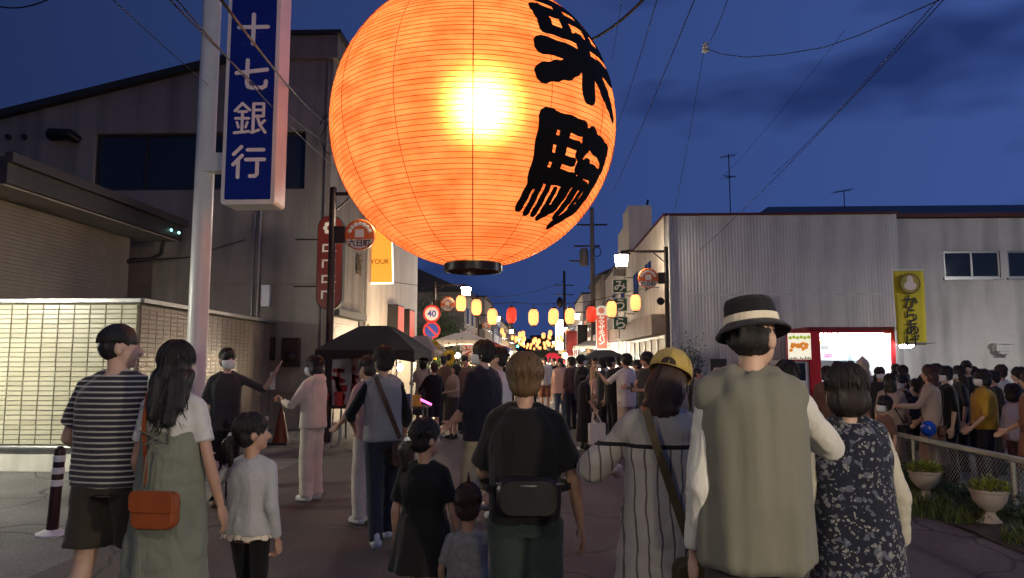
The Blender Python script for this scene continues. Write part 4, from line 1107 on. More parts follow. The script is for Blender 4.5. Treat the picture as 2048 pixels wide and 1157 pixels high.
# speed limit and no-parking discs
def disc(t, zc, face, ring, r=.30):
    rot = Matrix.Rotation(R(90), 3, 'X')
    q = MB(); q.lathe([(r, -.012), (r, .012)], (0, -.05, zc), 36, mat=rot); d = q.obj('disc', ring, t, smooth=40)
    q = MB(); q.lathe([(r * .78, -.003), (r * .78, .003)], (0, -.0655, zc), 36, mat=rot); q.obj('face', face, d, smooth=40)
    return d
M['ts_red'] = mat('ts_red', (.75, .05, .04), .35); M['ts_white'] = mat('ts_white', (.85, .78, .74), .35); M['ts_blue'] = mat('ts_blue', (.03, .07, .42), .35)
ts = empty('traffic_sign', (0, 0, 0)); v = P(863, 718, 24); ts.location = (v.x, 24, 0); tag(ts, 'post with a round 40 speed limit disc above a no-parking disc', 'traffic sign')
q = MB(); q.cyl((0, 0, 0), (0, 0, P(863, 605, 24).z), .03, .03, 10); q.obj('post', M['grey_metal'], ts, smooth=40)
z1, z2 = P(863, 628, 24).z, P(863, 661, 24).z
d = disc(ts, z1, M['ts_white'], M['ts_red']); text_obj('lettering', '40', .3, M['ts_blue'], d, (0, -.072, z1), bold=.008)
d = disc(ts, z2, M['ts_blue'], M['ts_red']); q = MB(); q.box((0, -.071, z2), (.5, .004, .06), Matrix.Rotation(R(45), 3, 'Y')); q.obj('slash', M['ts_red'], d)

# green square hanging sign column
gs = empty('hanging_sign', (0, 0, 0)); Yg = 29.0; c = P(1240, 610, Yg); gs.location = (c.x, Yg, 0); tag(gs, 'column of dark green square panels with large white letters over the shops', 'sign')
M['deep_green'] = mat('deep_green', (.02, .07, .04), .5)
for ch, py in (('み', 573), ('う', 610), ('ら', 647)):
    z = P(1240, py, Yg).z
    q = MB(); q.box((0, 0, z), (.60, .16, .56)); p_ = q.obj('panel', M['sign_white'], gs, bevel=.01)
    q = MB(); q.box((0, -.083, z), (.55, .006, .51)); q.obj('face', M['deep_green'], p_)
    text_obj('lettering', ch, .52, M['sign_white'], p_, (0, -.09, z), bold=.007)
z = P(1240, 545, Yg).z; q = MB(); q.box((0, 0, z), (.52, .14, .3)); q.obj('panel', M['mortar'], gs)
q = MB(); q.cyl((.2, .05, P(1240, 665, Yg).z), (.2, .05, P(1240, 540, Yg).z), .03, .03, 6)
for py in (555, 592, 628): q.tube([(.2, .05, P(1240, py, Yg).z), (.75, .05, P(1240, py, Yg).z)], .02, 5)
q.obj('bracket', M['grey_metal'], gs)
# red bread sign
ys2 = empty('vertical_sign', (0, 0, 0)); Yy = 36.0; c = P(1203, 650, Yy); ys2.location = (c.x, Yy, 0); tag(ys2, 'tall faded red vertical sign with white katakana letters', 'sign')
za, zb_ = P(1203, 703, Yy).z, P(1203, 612, Yy).z
pts = rrect(-.29, .29, za, zb_, .24, 6); q = MB(); q.loft([[(x, y, z) for x, z in pts] for y in (-.09, .09)]); q.obj('case', M['sign_white'], ys2)
q = MB(); q.b2(-.27, .27, -.1, -.093, za + .12, zb_ - .5); q.obj('face', mat('faded_red', (.55, .10, .07), .5), ys2)
n_ = 6; 
for k, ch in enumerate('ヤマザキパン'):
    text_obj('lettering', ch, .33, M['sign_white'], ys2, (0, -.104, zb_ - .66 - k * (zb_ - .75 - za - .15) / 6), bold=.008)
q = MB(); q.lathe([(.15, -.004), (.15, .004)], (0, -.095, zb_ - .26), 20, mat=Matrix.Rotation(R(90), 3, 'X')); q.obj('emblem', mat('faded_red2', (.6, .2, .15), .5), ys2)
q = MB(); q.tube([(.2, 0, za + .5), (1.0, 0, za + .5)], .03, 5); q.tube([(.2, 0, zb_ - .5), (1.0, 0, zb_ - .5)], .03, 5); q.obj('bracket', M['grey_metal'], ys2)
# lit vertical sign far right
q = MB(); c = P(1119, 668, 88); q.b2(c.x - .5, c.x + .5, 88, 88.3, P(1119, 700, 88).z, P(1119, 640, 88).z); tag(q.obj('lit_sign', emat('far_sign', (1, .95, .85), 6)), 'tall glowing white sign far down the right side', 'sign')
# green traffic signal at the far crossing
tl = empty('traffic_light', (0, 0, 0)); c = P(1040, 693, 118); tl.location = (c.x, 118, 0); tag(tl, 'traffic signal showing green at the far crossing', 'traffic light')
q = MB(); q.cyl((-1.2, .2, 0), (-1.2, .2, c.z + .4), .08, .07, 8); q.tube([(-1.2, .2, c.z), (.8, .2, c.z)], .05, 6); q.obj('post', M['grey_metal'], tl)
q = MB(); q.b2(-.6, .6, -.1, .1, c.z - .22, c.z + .22); q.obj('housing', M['black_metal'], tl)
for k, (mm) in enumerate((emat('green_lamp', (.05, 1, .6), 30), M['rubber'], M['rubber'])):
    q = MB(); q.ell((-.38 + .38 * k, -.11, c.z), (.17, .05, .17), nu=12, nv=8); q.obj('signal_lens', mm, tl, smooth=180)

# ================================================================== NOBORI FLAGS
def cloth_flag(label, px, pyt, pyb, w, Y, base_col, marks=None, rz=0.0, pole=True, glow=0):
    a, b_ = P(px, pyt, Y), P(px, pyb, Y)
    t = empty('banner_flag', (a.x, Y, 0), rz); tag(t, label, 'banner', 'banner flags along the street')
    q = MB(); nx, nz = 8, 24; pts = []; zt, zb = a.z, b_.z
    for j in range(nz + 1):
        for i in range(nx + 1):
            u, v = i / nx, j / nz; pts.append((-w / 2 + w * u, .03 * math.sin(3 * u + 5 * v + px) + .015 * math.sin(9 * v + 4 * u), zt + (zb - zt) * v))
    fs = [(j * (nx + 1) + i, j * (nx + 1) + i + 1, (j + 1) * (nx + 1) + i + 1, (j + 1) * (nx + 1) + i) for j in range(nz) for i in range(nx)]
    q.add(pts, fs); cl = q.obj('cloth', base_col, t, smooth=180, fix=False); so = cl.modifiers.new('s', 'SOLIDIFY'); so.thickness = .004
    if pole:
        q = MB(); q.cyl((-w / 2 - .03, 0, 0), (-w / 2 - .03, 0, zt + .12), .014, .014, 6); q.tube([(-w / 2 - .05, 0, zt + .03), (w / 2 + .02, 0, zt + .03)], .01, 5); q.obj('flag_pole', M['sign_white'], t)
    if marks: marks(t, w, zt, zb)
    return t
M['yellow_cloth'] = mat('yellow_cloth', (.62, .50, .03), .8, 0, .12, 3, .3, 60)
def karaage(t, w, zt, zb):
    h = zt - zb
    rot = Matrix.Rotation(R(90), 3, 'X')
    q = MB(); q.lathe([(.285, -.003), (.285, .003)], (0, -.06, zt - .36), 32, mat=rot); q.obj('emblem_disc', mat('olive_ink', (.12, .085, .02), .7), t)
    q = MB(); q.lathe([(.25, -.003), (.25, .003)], (0, -.064, zt - .36), 32, mat=rot); q.obj('emblem_field', mat('olive_light', (.36, .28, .05), .7), t)
    q = MB(); q.ell((0, -.068, zt - .42), (.17, .006, .13), nu=20, nv=6); q.ell((0, -.068, zt - .27), (.09, .006, .13), nu=16, nv=6); q.obj('emblem_figure', mat('pale_pink', (.75, .62, .55), .7), t, smooth=180)
    for k, ch in enumerate('からあげ'):
        text_obj('lettering', ch, .42, M['sign_black'], t, (0, -.058, zt - .86 - k * .36), bold=.005)
cloth_flag('yellow banner with black hiragana and a round emblem beside the food truck', 1816, 542, 690, .80, 19.5, M['yellow_cloth'], karaage)
def redmarks(seed):
    def f(t, w, zt, zb):
        r = random.Random(seed); q = MB()
        for k in range(4):
            z = zt - .25 - k * (zt - zb - .3) / 4
            q.box((r.uniform(-.05, .05), -.05, z), (w * .55, .006, .07), Matrix.Rotation(r.uniform(-.4, .4), 3, 'Y')); q.box((r.uniform(-.1, .1), -.05, z - .1), (.07, .006, .3), Matrix.Rotation(r.uniform(-.5, .5), 3, 'Y')); q.box((r.uniform(-.05, .05), -.05, z - .22), (w * .45, .006, .06), Matrix.Rotation(r.uniform(-.4, .4), 3, 'Y'))
        q.obj('printed_mark', signm[1], t)
    return f
M['pink_cloth'] = mat('pink_cloth', (.72, .50, .46), .8, 0, .15, 3)
M['red_cloth'] = mat('red_cloth', (.42, .06, .05), .8, 0, .2, 3)
M['black_cloth'] = mat('black_cloth', (.012, .011, .012), .85, 0, .3, 6, .3, 120)
M['white_cloth'] = mat('white_cloth', (.68, .64, .60), .85, 0, .1, 4, .3, 100)
cloth_flag('pink and red banner flag behind the masked man in navy', 936, 664, 740, .62, 33, M['pink_cloth'], redmarks(1))
cloth_flag('red banner flag on the right beside a lamp post', 1146, 662, 712, .9, 46, M['red_cloth'], redmarks(2))
cloth_flag('black banner flag on the right beneath the red lantern', 1165, 650, 715, .55, 40, M['black_cloth'], None)
cloth_flag('white banner with red print hanging in the left of the black tent', 682, 716, 812, .42, 13.6, M['white_cloth'], redmarks(3))
cloth_flag('second white banner with red print beside the tent post', 706, 714, 800, .34, 13.8, M['pink_cloth'], redmarks(4))

# ================================================================== TENTS
def tent(label, px0, px1, pye, pyp, Y, depth, cm_, group='pop-up tents', legs=True, zmin=None):
    a, b_ = P(px0, pye, Y), P(px1, pye, Y); w = b_.x - a.x; ze = a.z; zp = P((px0 + px1) / 2, pyp, Y + depth / 2).z
    t = empty('pop_up_tent', ((a.x + b_.x) / 2, Y, 0)); tag(t, label, 'tent', group)
    q = MB(); rings = []; N = 4
    def ring(sx, sy, z, sagg=0):
        pts = []
        cs = [(-w / 2 * sx, depth / 2 - depth / 2 * sy), (w / 2 * sx, depth / 2 - depth / 2 * sy), (w / 2 * sx, depth / 2 + depth / 2 * sy), (-w / 2 * sx, depth / 2 + depth / 2 * sy)]
        for k in range(4):
            p0, p1 = cs[k], cs[(k + 1) % 4]
            for j in range(6):
                u = j / 6; pts.append((p0[0] + (p1[0] - p0[0]) * u, p0[1] + (p1[1] - p0[1]) * u, z + sagg * 4 * u * (1 - u)))
        return pts
    vh = .22
    q.loft([ring(1.01, 1.01, ze - vh, .09), ring(1, 1, ze), ring(.65, .65, ze + (zp - ze) * .52, -.012), ring(.30, .30, zp - .015), ring(.04, .04, zp)], cap=(False, True))
    q.obj('canopy', cm_, t, smooth=20, fix=True)
    if legs:
        for sx in (-1, 1):
            for yy in (.03, depth - .03):
                q = MB(); q.b2(sx * (w / 2 - .04) - .018, sx * (w / 2 - .04) + .018, yy - .018, yy + .018, 0, ze - .02); q.b2(sx * (w / 2 - .04) - .05, sx * (w / 2 - .04) + .05, yy - .05, yy + .05, 0.008, .02); q.obj('leg', M['grey_metal'], t)
    return t
tent('black pop-up tent on the left side of the street', 630, 828, 700, 652, 12.2, 2.0, M['black_cloth'])
tent('grey-brown tent just behind the black tent', 790, 868, 700, 672, 17.0, 2.5, mat('taupe_cloth', (.32, .25, .20), .8, 0, .1, 3))
tent('dark grey-green tent in front of the right-hand shops', 1160, 1268, 722, 700, 25.0, 3.0, mat('slate_cloth', (.06, .075, .07), .8, 0, .1, 3))
tent('bright red tent far down the street', 1080, 1130, 722, 706, 50, 2.5, mat('bright_red_cloth', (.75, .03, .05), .7, 0, .1, 3))
# warm work lamps under the tents
def bulb(label, loc, e, colr=(1, .8, .5), r=.07):
    t = empty('hanging_bulb', loc); tag(t, label, 'lamp', 'bulbs hung under the tents')
    q = MB(); q.ell((0, 0, 0), (r, r, r * 1.25), nu=12, nv=8); q.obj('bulb', emat('bulb_glow', colr, e), t, smooth=180)
    q = MB(); q.cyl((0, 0, r * 1.1), (0, 0, r * 2), r * .45, r * .4, 8); q.tube([(0, 0, r * 2), (0, 0, r * 2 + .25)], .006, 4); q.obj('socket', M['rubber'], t)
# tent and bulbs added behind the camera to light the foreground
bt = tent('added white pop-up tent standing behind the camera on the right', 760, 1320, 600, 540, 9.0, 2.4, mat('ivory_tent', (.7, .68, .62), .8, 0, .05, 3)); bt.location = (2.35, -3.2, 0)
bulb('added bulb under the tent behind the camera, right-hand end', Vector((3.3, -1.05, 2.02)), 950, (1, .86, .62), .10)
bulb('added bulb under the tent behind the camera, left-hand end', Vector((.9, -1.9, 2.02)), 150, (1, .86, .62), .10)
# lamp post added beyond the right edge to brighten the walls
kp = empty('added_car_park_lamp', (16.5, 14.5, 0)); tag(kp, 'added car park lamp post beyond the right edge lighting the warehouse wall', 'lamp')
q = MB(); q.lathe([(.1, 0), (.06, .1), (.05, 5.2)], n=12); q.obj('post', M['grey_metal'], kp, smooth=40)
q = MB(); q.box((-.3, .3, 5.15), (.5, .3, .14)); q.obj('lamp_housing', M['grey_metal'], kp, bevel=.02)
q = MB(); q.box((-.3, .3, 5.06), (.44, .24, .03)); q.obj('lamp_glass', emat('added_lamp_glass', (1, .96, .86), 1600), kp)
v = P(800, 735, 17.6); bulb('bulb under the grey-brown tent', v, 700)
v = P(915, 712, 21); bulb('bulb over the stall by the sunflowers', v, 1800, (1, .74, .45))
v = P(775, 726, 20.6); bulb('added bulb in front of the pale shutter behind the black tent', v, 700, (1, .8, .5))  # bulb added to light the shutter
v = P(1102, 729, 50.6); bulb('bright white bulb under the red tent', v, 160, (1, .95, .85), .3)
v = P(1195, 738, 26); bulb('bulb under the dark grey-green tent', v, 900, (1, .92, .8), .09)
v = P(1131, 712, 34); bulb('bulb over the crowd in the street', v, 1500, (1, .85, .65), .1)
# stalls and bulbs added along both kerbs as fill light for the street
for k, (side, yy, cc, nm) in enumerate(((-1, 26.5, (.55, .5, .42), 'pale'), (-1, 37, (.5, .1, .06), 'brick red'), (1, 38.5, (.6, .55, .45), 'ivory'), (-1, 47, (.06, .1, .25), 'navy'), (1, 56, (.65, .35, .05), 'orange'), (-1, 60, (.6, .58, .52), 'white'))):
    t_ = tent(nm + (' added stall tent on the left kerb' if side < 0 else ' added stall tent on the right kerb') + ' further down the street', 900, 1010, 679, 664, 25, 2.2, mat('stall_cloth', cc, .8, 0, .1, 3)); t_.location = (side * 2.95, yy, .005)
    bulb('bulb under the ' + nm + ' stall tent', Vector((side * 2.4, yy + .5, 2.15)), 1800, (1, .82, .55), .09)
# stall table with goods
tb = empty('stall_table', (0, 0, 0)); v = P(800, 800, 13.0); tb.location = (v.x - .35, 13.0, 0); tag(tb, 'folding stall table under the black tent', 'table')
q = MB(); q.b2(-.9, .9, -.3, .3, .70, .74); q.obj('table_top', M['wood_dark'], tb)
for sx in (-.85, .85):
    for sy in (-.25, .25): q = MB(); q.cyl((sx, sy, 0.006), (sx * .96, sy, .70), .014, .014, 6); q.obj('leg', M['grey_metal'], tb)
rg = random.Random(8)
for k in range(9):
    cc = [(.5, .06, .05), (.6, .5, .4), (.1, .12, .3), (.55, .3, .05), (.3, .05, .2)][k % 5]; s = rg.uniform(.09, .16)
    q = MB(); hb = rg.uniform(.1, .25); q.box((0, 0, hb / 2), (s, s, hb)); q.box((0, 0, hb + .008), (s * 1.04, s * 1.04, .016))
    o = q.obj('goods_box', mat('goods', cc, .6, 0, .4, 12), bevel=.006, loc=(tb.location.x - .75 + k * .18, 12.9 + rg.uniform(-.1, .1), .741), rz=rg.random())
    tag(o, ('red', 'beige', 'navy', 'orange', 'purple')[k % 5] + ' small goods box standing ' + ('left' if k < 4 else 'right') + ' on the stall table', 'box', 'goods on the stall table')
q = MB(); v = P(850, 803, 12.8); q.tube([v + Vector((-.12, 0, .05)), v + Vector((.12, 0, -.06))], .02, 8); gs_ = q.obj('glow_stick', emat('glow_pink', (1, .1, .45), 4), smooth=60); tag(gs_, 'glowing pink light stick at the stall by the tent post', 'light stick')
# sunflowers
sf = empty('sunflower', (0, 0, 0)); c = P(864, 697, 18); sf.location = (c.x, 18, 0); tag(sf, 'big yellow sunflower decoration beside the tents', 'sunflower')
M['petal'] = mat('petal', (.75, .50, .03), .6, 0, .2, 8)
q = MB(); q.tube([(0, .1, 0), (.03, .08, 1.0), (0, .03, c.z)], .02, 6); q.obj('stem', M['leaf'], sf)
q = MB()
for k in range(22):
    a = k * 2 * math.pi / 22; r0, r1 = .07, .25 + .02 * math.sin(k * 5); d = Vector((math.cos(a), 0, math.sin(a))); w_ = Vector((-math.sin(a), 0, math.cos(a))) * .035
    cz = Vector((0, -.02, c.z)); y_ = Vector((0, -.04 - .02 * (k % 2), 0))
    q.add([cz + d * r0, cz + d * (r0 + r1) / 2 + w_ + y_, cz + d * r1 + y_ * .3, cz + d * (r0 + r1) / 2 - w_ + y_], [(0, 1, 2, 3)])
q.obj('petal', M['petal'], sf, fix=False)
q = MB(); q.ell((0, -.03, c.z), (.09, .03, .09), nu=16, nv=8); q.obj('flower_head', M['wood_dark'], sf, smooth=180)
for k, (px, py, yy) in enumerate(((893, 700, 18.6), (878, 712, 18.3))):
    c2 = P(px, py, yy); o = copy_tree(sf); o.location = (c2.x, yy, c2.z - c.z); o.rotation_euler = (.2, 0, (-.9, .8)[k]); o['label'] = ('sunflower turned sideways right of the front bloom', 'lower sunflower just below the front bloom')[k]
q = MB(); rs = random.Random(11); c = P(885, 715, 18.6)
for k in range(900):
    p = c + Vector((rs.gauss(.1, .35), rs.gauss(.2, .3), rs.gauss(-.1, .22))); d = Vector((rs.uniform(-1, 1), rs.uniform(-1, 1), rs.uniform(-.6, .6))).normalized(); u, w_, d = frame_of(d); s = .05
    q.add([p, p + d * s + u * s * .5, p + d * s * 2.2, p + d * s - u * s * .5], [(0, 1, 2, 3)])
pl_ = empty('potted_foliage', (c.x, 18.6, 0)); tag(pl_, 'leafy planter mass under the sunflowers', 'plant')
o = q.obj('foliage', mat('leaf2', (.08, .12, .03), .55, 0, .4, 3), pl_, fix=False); tag(o, kind='stuff'); o.location = (-c.x, -18.6, 0)
q = MB(); q.lathe([(.3, 0), (.36, .5), (.38, .55), (.33, .55)], (.1, .2, 0), 16); q.tube([(.1, .2, .4), (.1, .2, 1.5)], .03, 6); q.obj('pot', M['wood_dark'], pl_, smooth=40)

# ================================================================== FOOD TRUCK
ft_ = empty('food_truck', (0, 0, 0)); YT = 19.8
tx0, tx1 = P(1574, 700, YT).x, P(1791, 700, YT).x; wx0_, wx1_ = P(1641, 700, YT).x, P(1783, 700, YT).x
ft_.location = (tx0, YT, 0); tag(ft_, 'red food truck with a brightly lit serving window', 'food truck')
LW = tx1 - tx0; a0, a1 = wx0_ - tx0, wx1_ - tx0; zt = 2.38; zw0, zw1 = .85, 2.30
M['truck_red'] = mat('truck_red', (.50, .02, .025), .35, 0, .1, 3); M['truck_dark'] = mat('truck_dark', (.16, .012, .014), .4, 0, .1, 3)
q = MB(); q.b2(.62, LW, 0, .05, .45, zw0); q.b2(.62, LW, 0, .05, zw1, zt); q.b2(.62, a0, 0, .05, zw0, zw1); q.b2(a1, LW, 0, .05, zw0, zw1)
q.b2(LW - .05, LW, .05, 1.7, .45, zt); q.b2(.62, LW, 1.65, 1.7, .45, zt); q.b2(.62, .66, .05, 1.65, .45, zt)
q.obj('body', M['truck_red'], ft_)
q = MB(); q.b2(.55, LW + .04, -.06, 1.76, zt + .002, zt + .1); q.obj('roof', M['truck_dark'], ft_, bevel=.02)
M['inner_white'] = mat('inner_white', (.8, .82, .82), .4, 0, .05, 3)
q = MB(); q.b2(.67, LW - .06, 1.6, 1.64, .46, zt); q.b2(.67, LW - .06, .06, 1.6, zt - .03, zt - .005); q.b2(.67, .69, .06, 1.6, .46, zt - .03); q.b2(LW - .08, LW - .06, .06, 1.6, .46, zt - .03); q.obj('inner_lining', M['inner_white'], ft_)
M['truck_tube'] = emat('truck_tube', (.93, .98, 1.0), 130)
q = MB(); q.cyl((a0 + .05, .35, zt - .09), (a1 - .05, .35, zt - .09), .028, .028, 8); q.cyl((a0 + .05, 1.0, zt - .09), (a1 - .05, 1.0, zt - .09), .028, .028, 8); q.obj('tube_lamp', M['truck_tube'], ft_)
q = MB(); q.b2(a0 - .05, a1 + .05, -.28, .0, zw0 - .05, zw0); q.obj('counter', M['grey_metal'], ft_, bevel=.01)
q = MB(); q.b2(a0 + .2, a1 - .3, 1.2, 1.58, 1.55, 1.58); q.b2(a0 + .1, a1 - .1, 1.1, 1.58, .9, 1.2); q.b2(a0 + .3, a0 + .6, 1.25, 1.5, 1.58, 1.85); q.b2(a1 - .55, a1 - .35, 1.25, 1.5, 1.2, 1.75); q.obj('kitchen_shelf', mat('steel_blue', (.45, .55, .6), .3, .3, .1, 5), ft_)
for k, (xx, zz, cc) in enumerate(((a0 + .55, 2.08, (.8, .3, .05)), (a0 + .75, 1.93, (.08, .08, .08)), (a0 + .85, 1.7, (.7, .1, .15)))):
    q = MB(); q.box((xx, 1.585, zz), (.22, .02, .13)); q.obj('price_card', mat('card', cc, .6), ft_)
# menu panel with the picture of fried chicken
q = MB(); mx0, mx1 = P(1573, 700, YT).x - tx0, P(1623, 700, YT).x - tx0; mz0, mz1 = P(1600, 722, YT).z, P(1600, 664, YT).z
q.b2(mx0, mx1, -.04, .02, mz0, mz1); mp_ = q.obj('menu_panel', M['truck_red'], ft_, bevel=.006)
M['menu_lit'] = emat('menu_lit', (1, .93, .7), .75, (.9, .85, .7))
q = MB(); q.b2(mx0 + .03, mx1 - .03, -.046, -.042, mz0 + .04, mz1 - .04); q.obj('menu_face', M['menu_lit'], mp_)
q = MB(); rg = random.Random(9)
for k in range(26): q.ell((rg.uniform(mx0 + .1, mx1 - .1), -.047, (mz0 + mz1) / 2 - .0 + rg.gauss(0, .055)), (.055, .012, .045), nu=8, nv=5)
q.obj('food_picture', emat('chicken', (.9, .3, .03), .55, (.6, .22, .04)), mp_, smooth=180)
q = MB()
for k in range(6): q.ell((mx0 + .1 + k * .1, -.047, mz1 - .17 + .02 * (k % 2)), (.05, .008, .05), nu=8, nv=5)
q.obj('garnish_picture', emat('lettuce', (.5, .6, .05), .5, (.3, .4, .05)), mp_, smooth=180)
q = MB(); rg = random.Random(3)
for k in range(14): q.b2(mx0 + .05 + k * .043, mx0 + .08 + k * .043, -.049, -.047, mz0 + .05, mz0 + .06 + rg.random() * .06)
q.obj('menu_marks', M['sign_black'], mp_)
q = MB(); q.b2(0.02, .62, .05, 1.65, .45, 1.55); q.obj('cab', M['white_paint'], ft_, bevel=.05)
q = MB(); q.b2(.08, .5, .04, .048, 1.0, 1.48); q.obj('cab_window', M['glass_dark'], ft_)
for xx in (.35, LW - .6):
    for yy in (.06, 1.5):
        q = MB(); q.lathe([(.2, -.09), (.29, -.08), (.29, .08), (.2, .09)], (xx, yy + .1, .295), 20, mat=Matrix.Rotation(R(90), 3, 'X')); wv = q.obj('wheel', M['rubber'], ft_, smooth=40)
        q = MB(); q.lathe([(.05, -.02), (.17, 0), (.18, .02)], (xx, yy + .02, .295), 16, mat=Matrix.Rotation(R(90), 3, 'X')); q.obj('rim', M['grey_metal'], wv, smooth=40)
# fold-out shelf with a lamp at the right end
q = MB(); s0_, s1_ = LW + .06, P(1858, 690, YT).x - tx0; zs = P(1825, 688, YT).z; q.b2(s0_, s1_, -.35, .3, zs, zs + .03); q.obj('awning_shelf', M['grey_metal'], ft_)
q = MB(); q.cyl((s0_ + .05, -.05, zs - .06), (s1_ - .45, -.05, zs - .06), .05, .05, 8); q.obj('awning_lamp', emat('awning_tube', (.9, .97, 1.0), 200), ft_)

# small standing notice board near the shrub
nb = empty('notice_stand', (0, 0, 0)); v = P(1437, 740, 16.5); nb.location = (v.x, 16.5, 0); tag(nb, 'black standing notice board with a pink poster left of the food truck', 'notice board')
q = MB(); q.b2(-.19, .19, -.02, .02, v.z - .35, v.z + .25); q.obj('board', M['trim_dark'], nb, bevel=.006)
q = MB(); q.b2(-.12, .12, -.028, -.022, v.z - .3, v.z + .05); q.obj('poster', M['pink_cloth'], nb)
q = MB(); q.cyl((-.15, 0, 0), (-.15, 0, v.z - .3), .015, .015, 6); q.cyl((.15, 0, 0), (.15, 0, v.z - .3), .015, .015, 6); q.b2(-.25, .25, -.2, .2, .008, .03); q.obj('stand', M['black_metal'], nb)

# ================================================================== FENCE AND PLANTERS
fe = empty('mesh_fence', (4.78, 3.6, 0)); tag(fe, 'low chain-link fence with a pale top rail along the car park', 'fence')
FZ = .60; FL = 15.5
M['rail'] = mat('rail', (.42, .44, .36), .5, .3, .15, 5, stain=.2)
q = MB(); q.b2(-.03, .03, 0, FL, FZ - .03, FZ + .025); q.obj('top_rail', M['rail'], fe, bevel=.01)
k = 0.0
while k <= FL:
    q = MB(); q.cyl((0, k, 0), (0, k, FZ - .03), .024, .024, 8); q.obj('post', M['rail'], fe, smooth=60); k += 1.9
q = MB(); k = -FZ; sp = .055
while k < FL:
    for s in (0, 1):
        ya, yb_ = k, k + FZ - .05; za, zb_ = (.03, FZ - .03) if s == 0 else (FZ - .03, .03)
        if ya < 0: 
            u = -ya / (yb_ - ya); za = za + (zb_ - za) * u; ya = 0
        if yb_ > FL: continue
        q.tube([(.004 * s, ya, za), (.004 * s, yb_, zb_)], .0018, 3, cap=False)
    k += sp
tag(q.obj('chain_link', M['rail'], fe, fix=False), kind='stuff')
M['planter'] = mat('planter', (.50, .42, .35), .8, 0, .15, 6, .2, 40, stain=.3)
def planter(label, px, py, Y, seed):
    v = P(px, py, Y); t = empty('urn_planter', (v.x, Y, .02)); t.scale = (.82, .82, .95); tag(t, label, 'planter', 'urn planters by the fence')
    q = MB(); q.lathe([(.15, 0), (.15, .03), (.10, .06), (.055, .11), (.05, .14), (.11, .18), (.17, .25), (.19, .33), (.205, .34), (.205, .365), (.18, .365), (.165, .31)], n=28, cap=(True, True)); q.obj('urn', M['planter'], t, smooth=35)
    q = MB(); r = random.Random(seed)
    for k in range(620):
        a = r.random() * 6.28; rad = .21 * r.random() ** .5; z = .345 + .13 * r.random() * (1.2 - rad / .3)
        c = Vector((rad * math.cos(a), rad * math.sin(a), z)); d = Vector((math.cos(a) * .6 + r.uniform(-.6, .6), math.sin(a) * .6 + r.uniform(-.6, .6), r.uniform(-.1, 1))).normalized(); u, w_, d = frame_of(d); s = .016 + .012 * r.random()
        q.add([c, c + d * s + u * s * .6, c + d * s * 2, c + d * s - u * s * .6], [(0, 1, 2, 3)])
    tag(q.obj('foliage', mat('planter_leaf', (.22, .25, .03), .5, 0, .4, 6), t, fix=False), kind='stuff')
planter('nearer stone urn planter of yellow-green leaves by the mesh fence', 1979, 1000, 7.0, 1)
planter('farther stone urn planter of yellow-green leaves by the mesh fence', 1850, 960, 8.1, 2)
# delineator bollard and traffic cone
M['maroon'] = mat('maroon', (.035, .008, .008), .45, 0, .2, 10); M['reflect'] = mat('reflect', (.72, .70, .68), .3, 0, .1, 20)
bo = empty('bollard', (0, 0, 0)); v = P(103, 1075, 6.4); bo.location = (v.x, 6.4, 0.006); bo.rotation_euler = (0, R(2.2), 0); tag(bo, 'dark rubber bollard with white bands on a pale base', 'bollard')
q = MB(); q.lathe([(.045, .02), (.05, .05), (.046, .74), (.043, .77), (.02, .79)], n=20); q.obj('post', M['maroon'], bo, smooth=40)
for za in (.70, .61, .52): pass
for za in (.655, .545, .435):
    q = MB(); q.lathe([(.0475, za), (.052, za + .003), (.052, za + .055), (.0475, za + .058)], n=20, cap=(False, False)); q.obj('band', M['reflect'], bo, smooth=40)
q = MB(); q.lathe([(.13, 0), (.13, .015), (.06, .045), (.05, .05)], n=24); q.obj('base', M['reflect'], bo, smooth=40)
cn_ = empty('traffic_cone', (0, 0, 0)); v = P(562, 860, 13.2); cn_.location = (v.x, 13.2, 0.008); tag(cn_, 'traffic cone standing in the dark against the grey wall', 'traffic cone')
M['cone'] = mat('cone', (.10, .02, .008), .5, 0, .2, 6)
q = MB(); q.lathe([(.16, .03), (.025, .68), (.02, .70)], n=20); q.obj('cone_body', M['cone'], cn_, smooth=40)
q = MB(); q.box((0, 0, .016), (.38, .38, .03)); q.obj('base', M['rubber'], cn_, bevel=.01)
# ================================================================== PEOPLE: the builder
def remesh(mb, voxel, it=4, fac=.5):
    me = mb.mesh('tmp'); o = bpy.data.objects.new('tmp', me)
    m = o.modifiers.new('r', 'REMESH'); m.mode = 'VOXEL'; m.voxel_size = voxel; m.use_smooth_shade = True
    if it:
        m2 = o.modifiers.new('s', 'SMOOTH'); m2.factor = fac; m2.iterations = it
    r = bake(o); bpy.data.meshes.remove(me)
    r.materials.clear()
    return r

def displace(me, fn):
    n = len(me.vertices); a = np.empty(n * 3, np.float32); me.vertices.foreach_get('co', a); a = a.reshape(-1, 3)
    nn = np.empty(n * 3, np.float32); me.vertices.foreach_get('normal', nn); nn = nn.reshape(-1, 3)
    d = np.array([fn(p, q) for p, q in zip(a.tolist(), nn.tolist())], np.float32)
    a += nn * d[:, None]; me.vertices.foreach_set('co', a.ravel()); me.update()

def folds(amp, seed, fz=2.2, fx=9.0, soft=False):
    o = Vector((seed * 3.7, seed * 1.3, seed * 2.1))
    def f(p, q):
        v = Vector((p[0] * fx, p[1] * fx, p[2] * fz)) + o
        w = noise.noise(v)
        if soft: return amp * (.45 * w + .28)
        w2 = noise.noise(Vector((p[0] * 6 + p[2] * 5, p[1] * 6, p[2] * 9 - p[0] * 4)) + o)
        return amp * (w + .55 * w2 - .9 * max(0, .22 - abs(w2)) / .22 * .5)
    return f

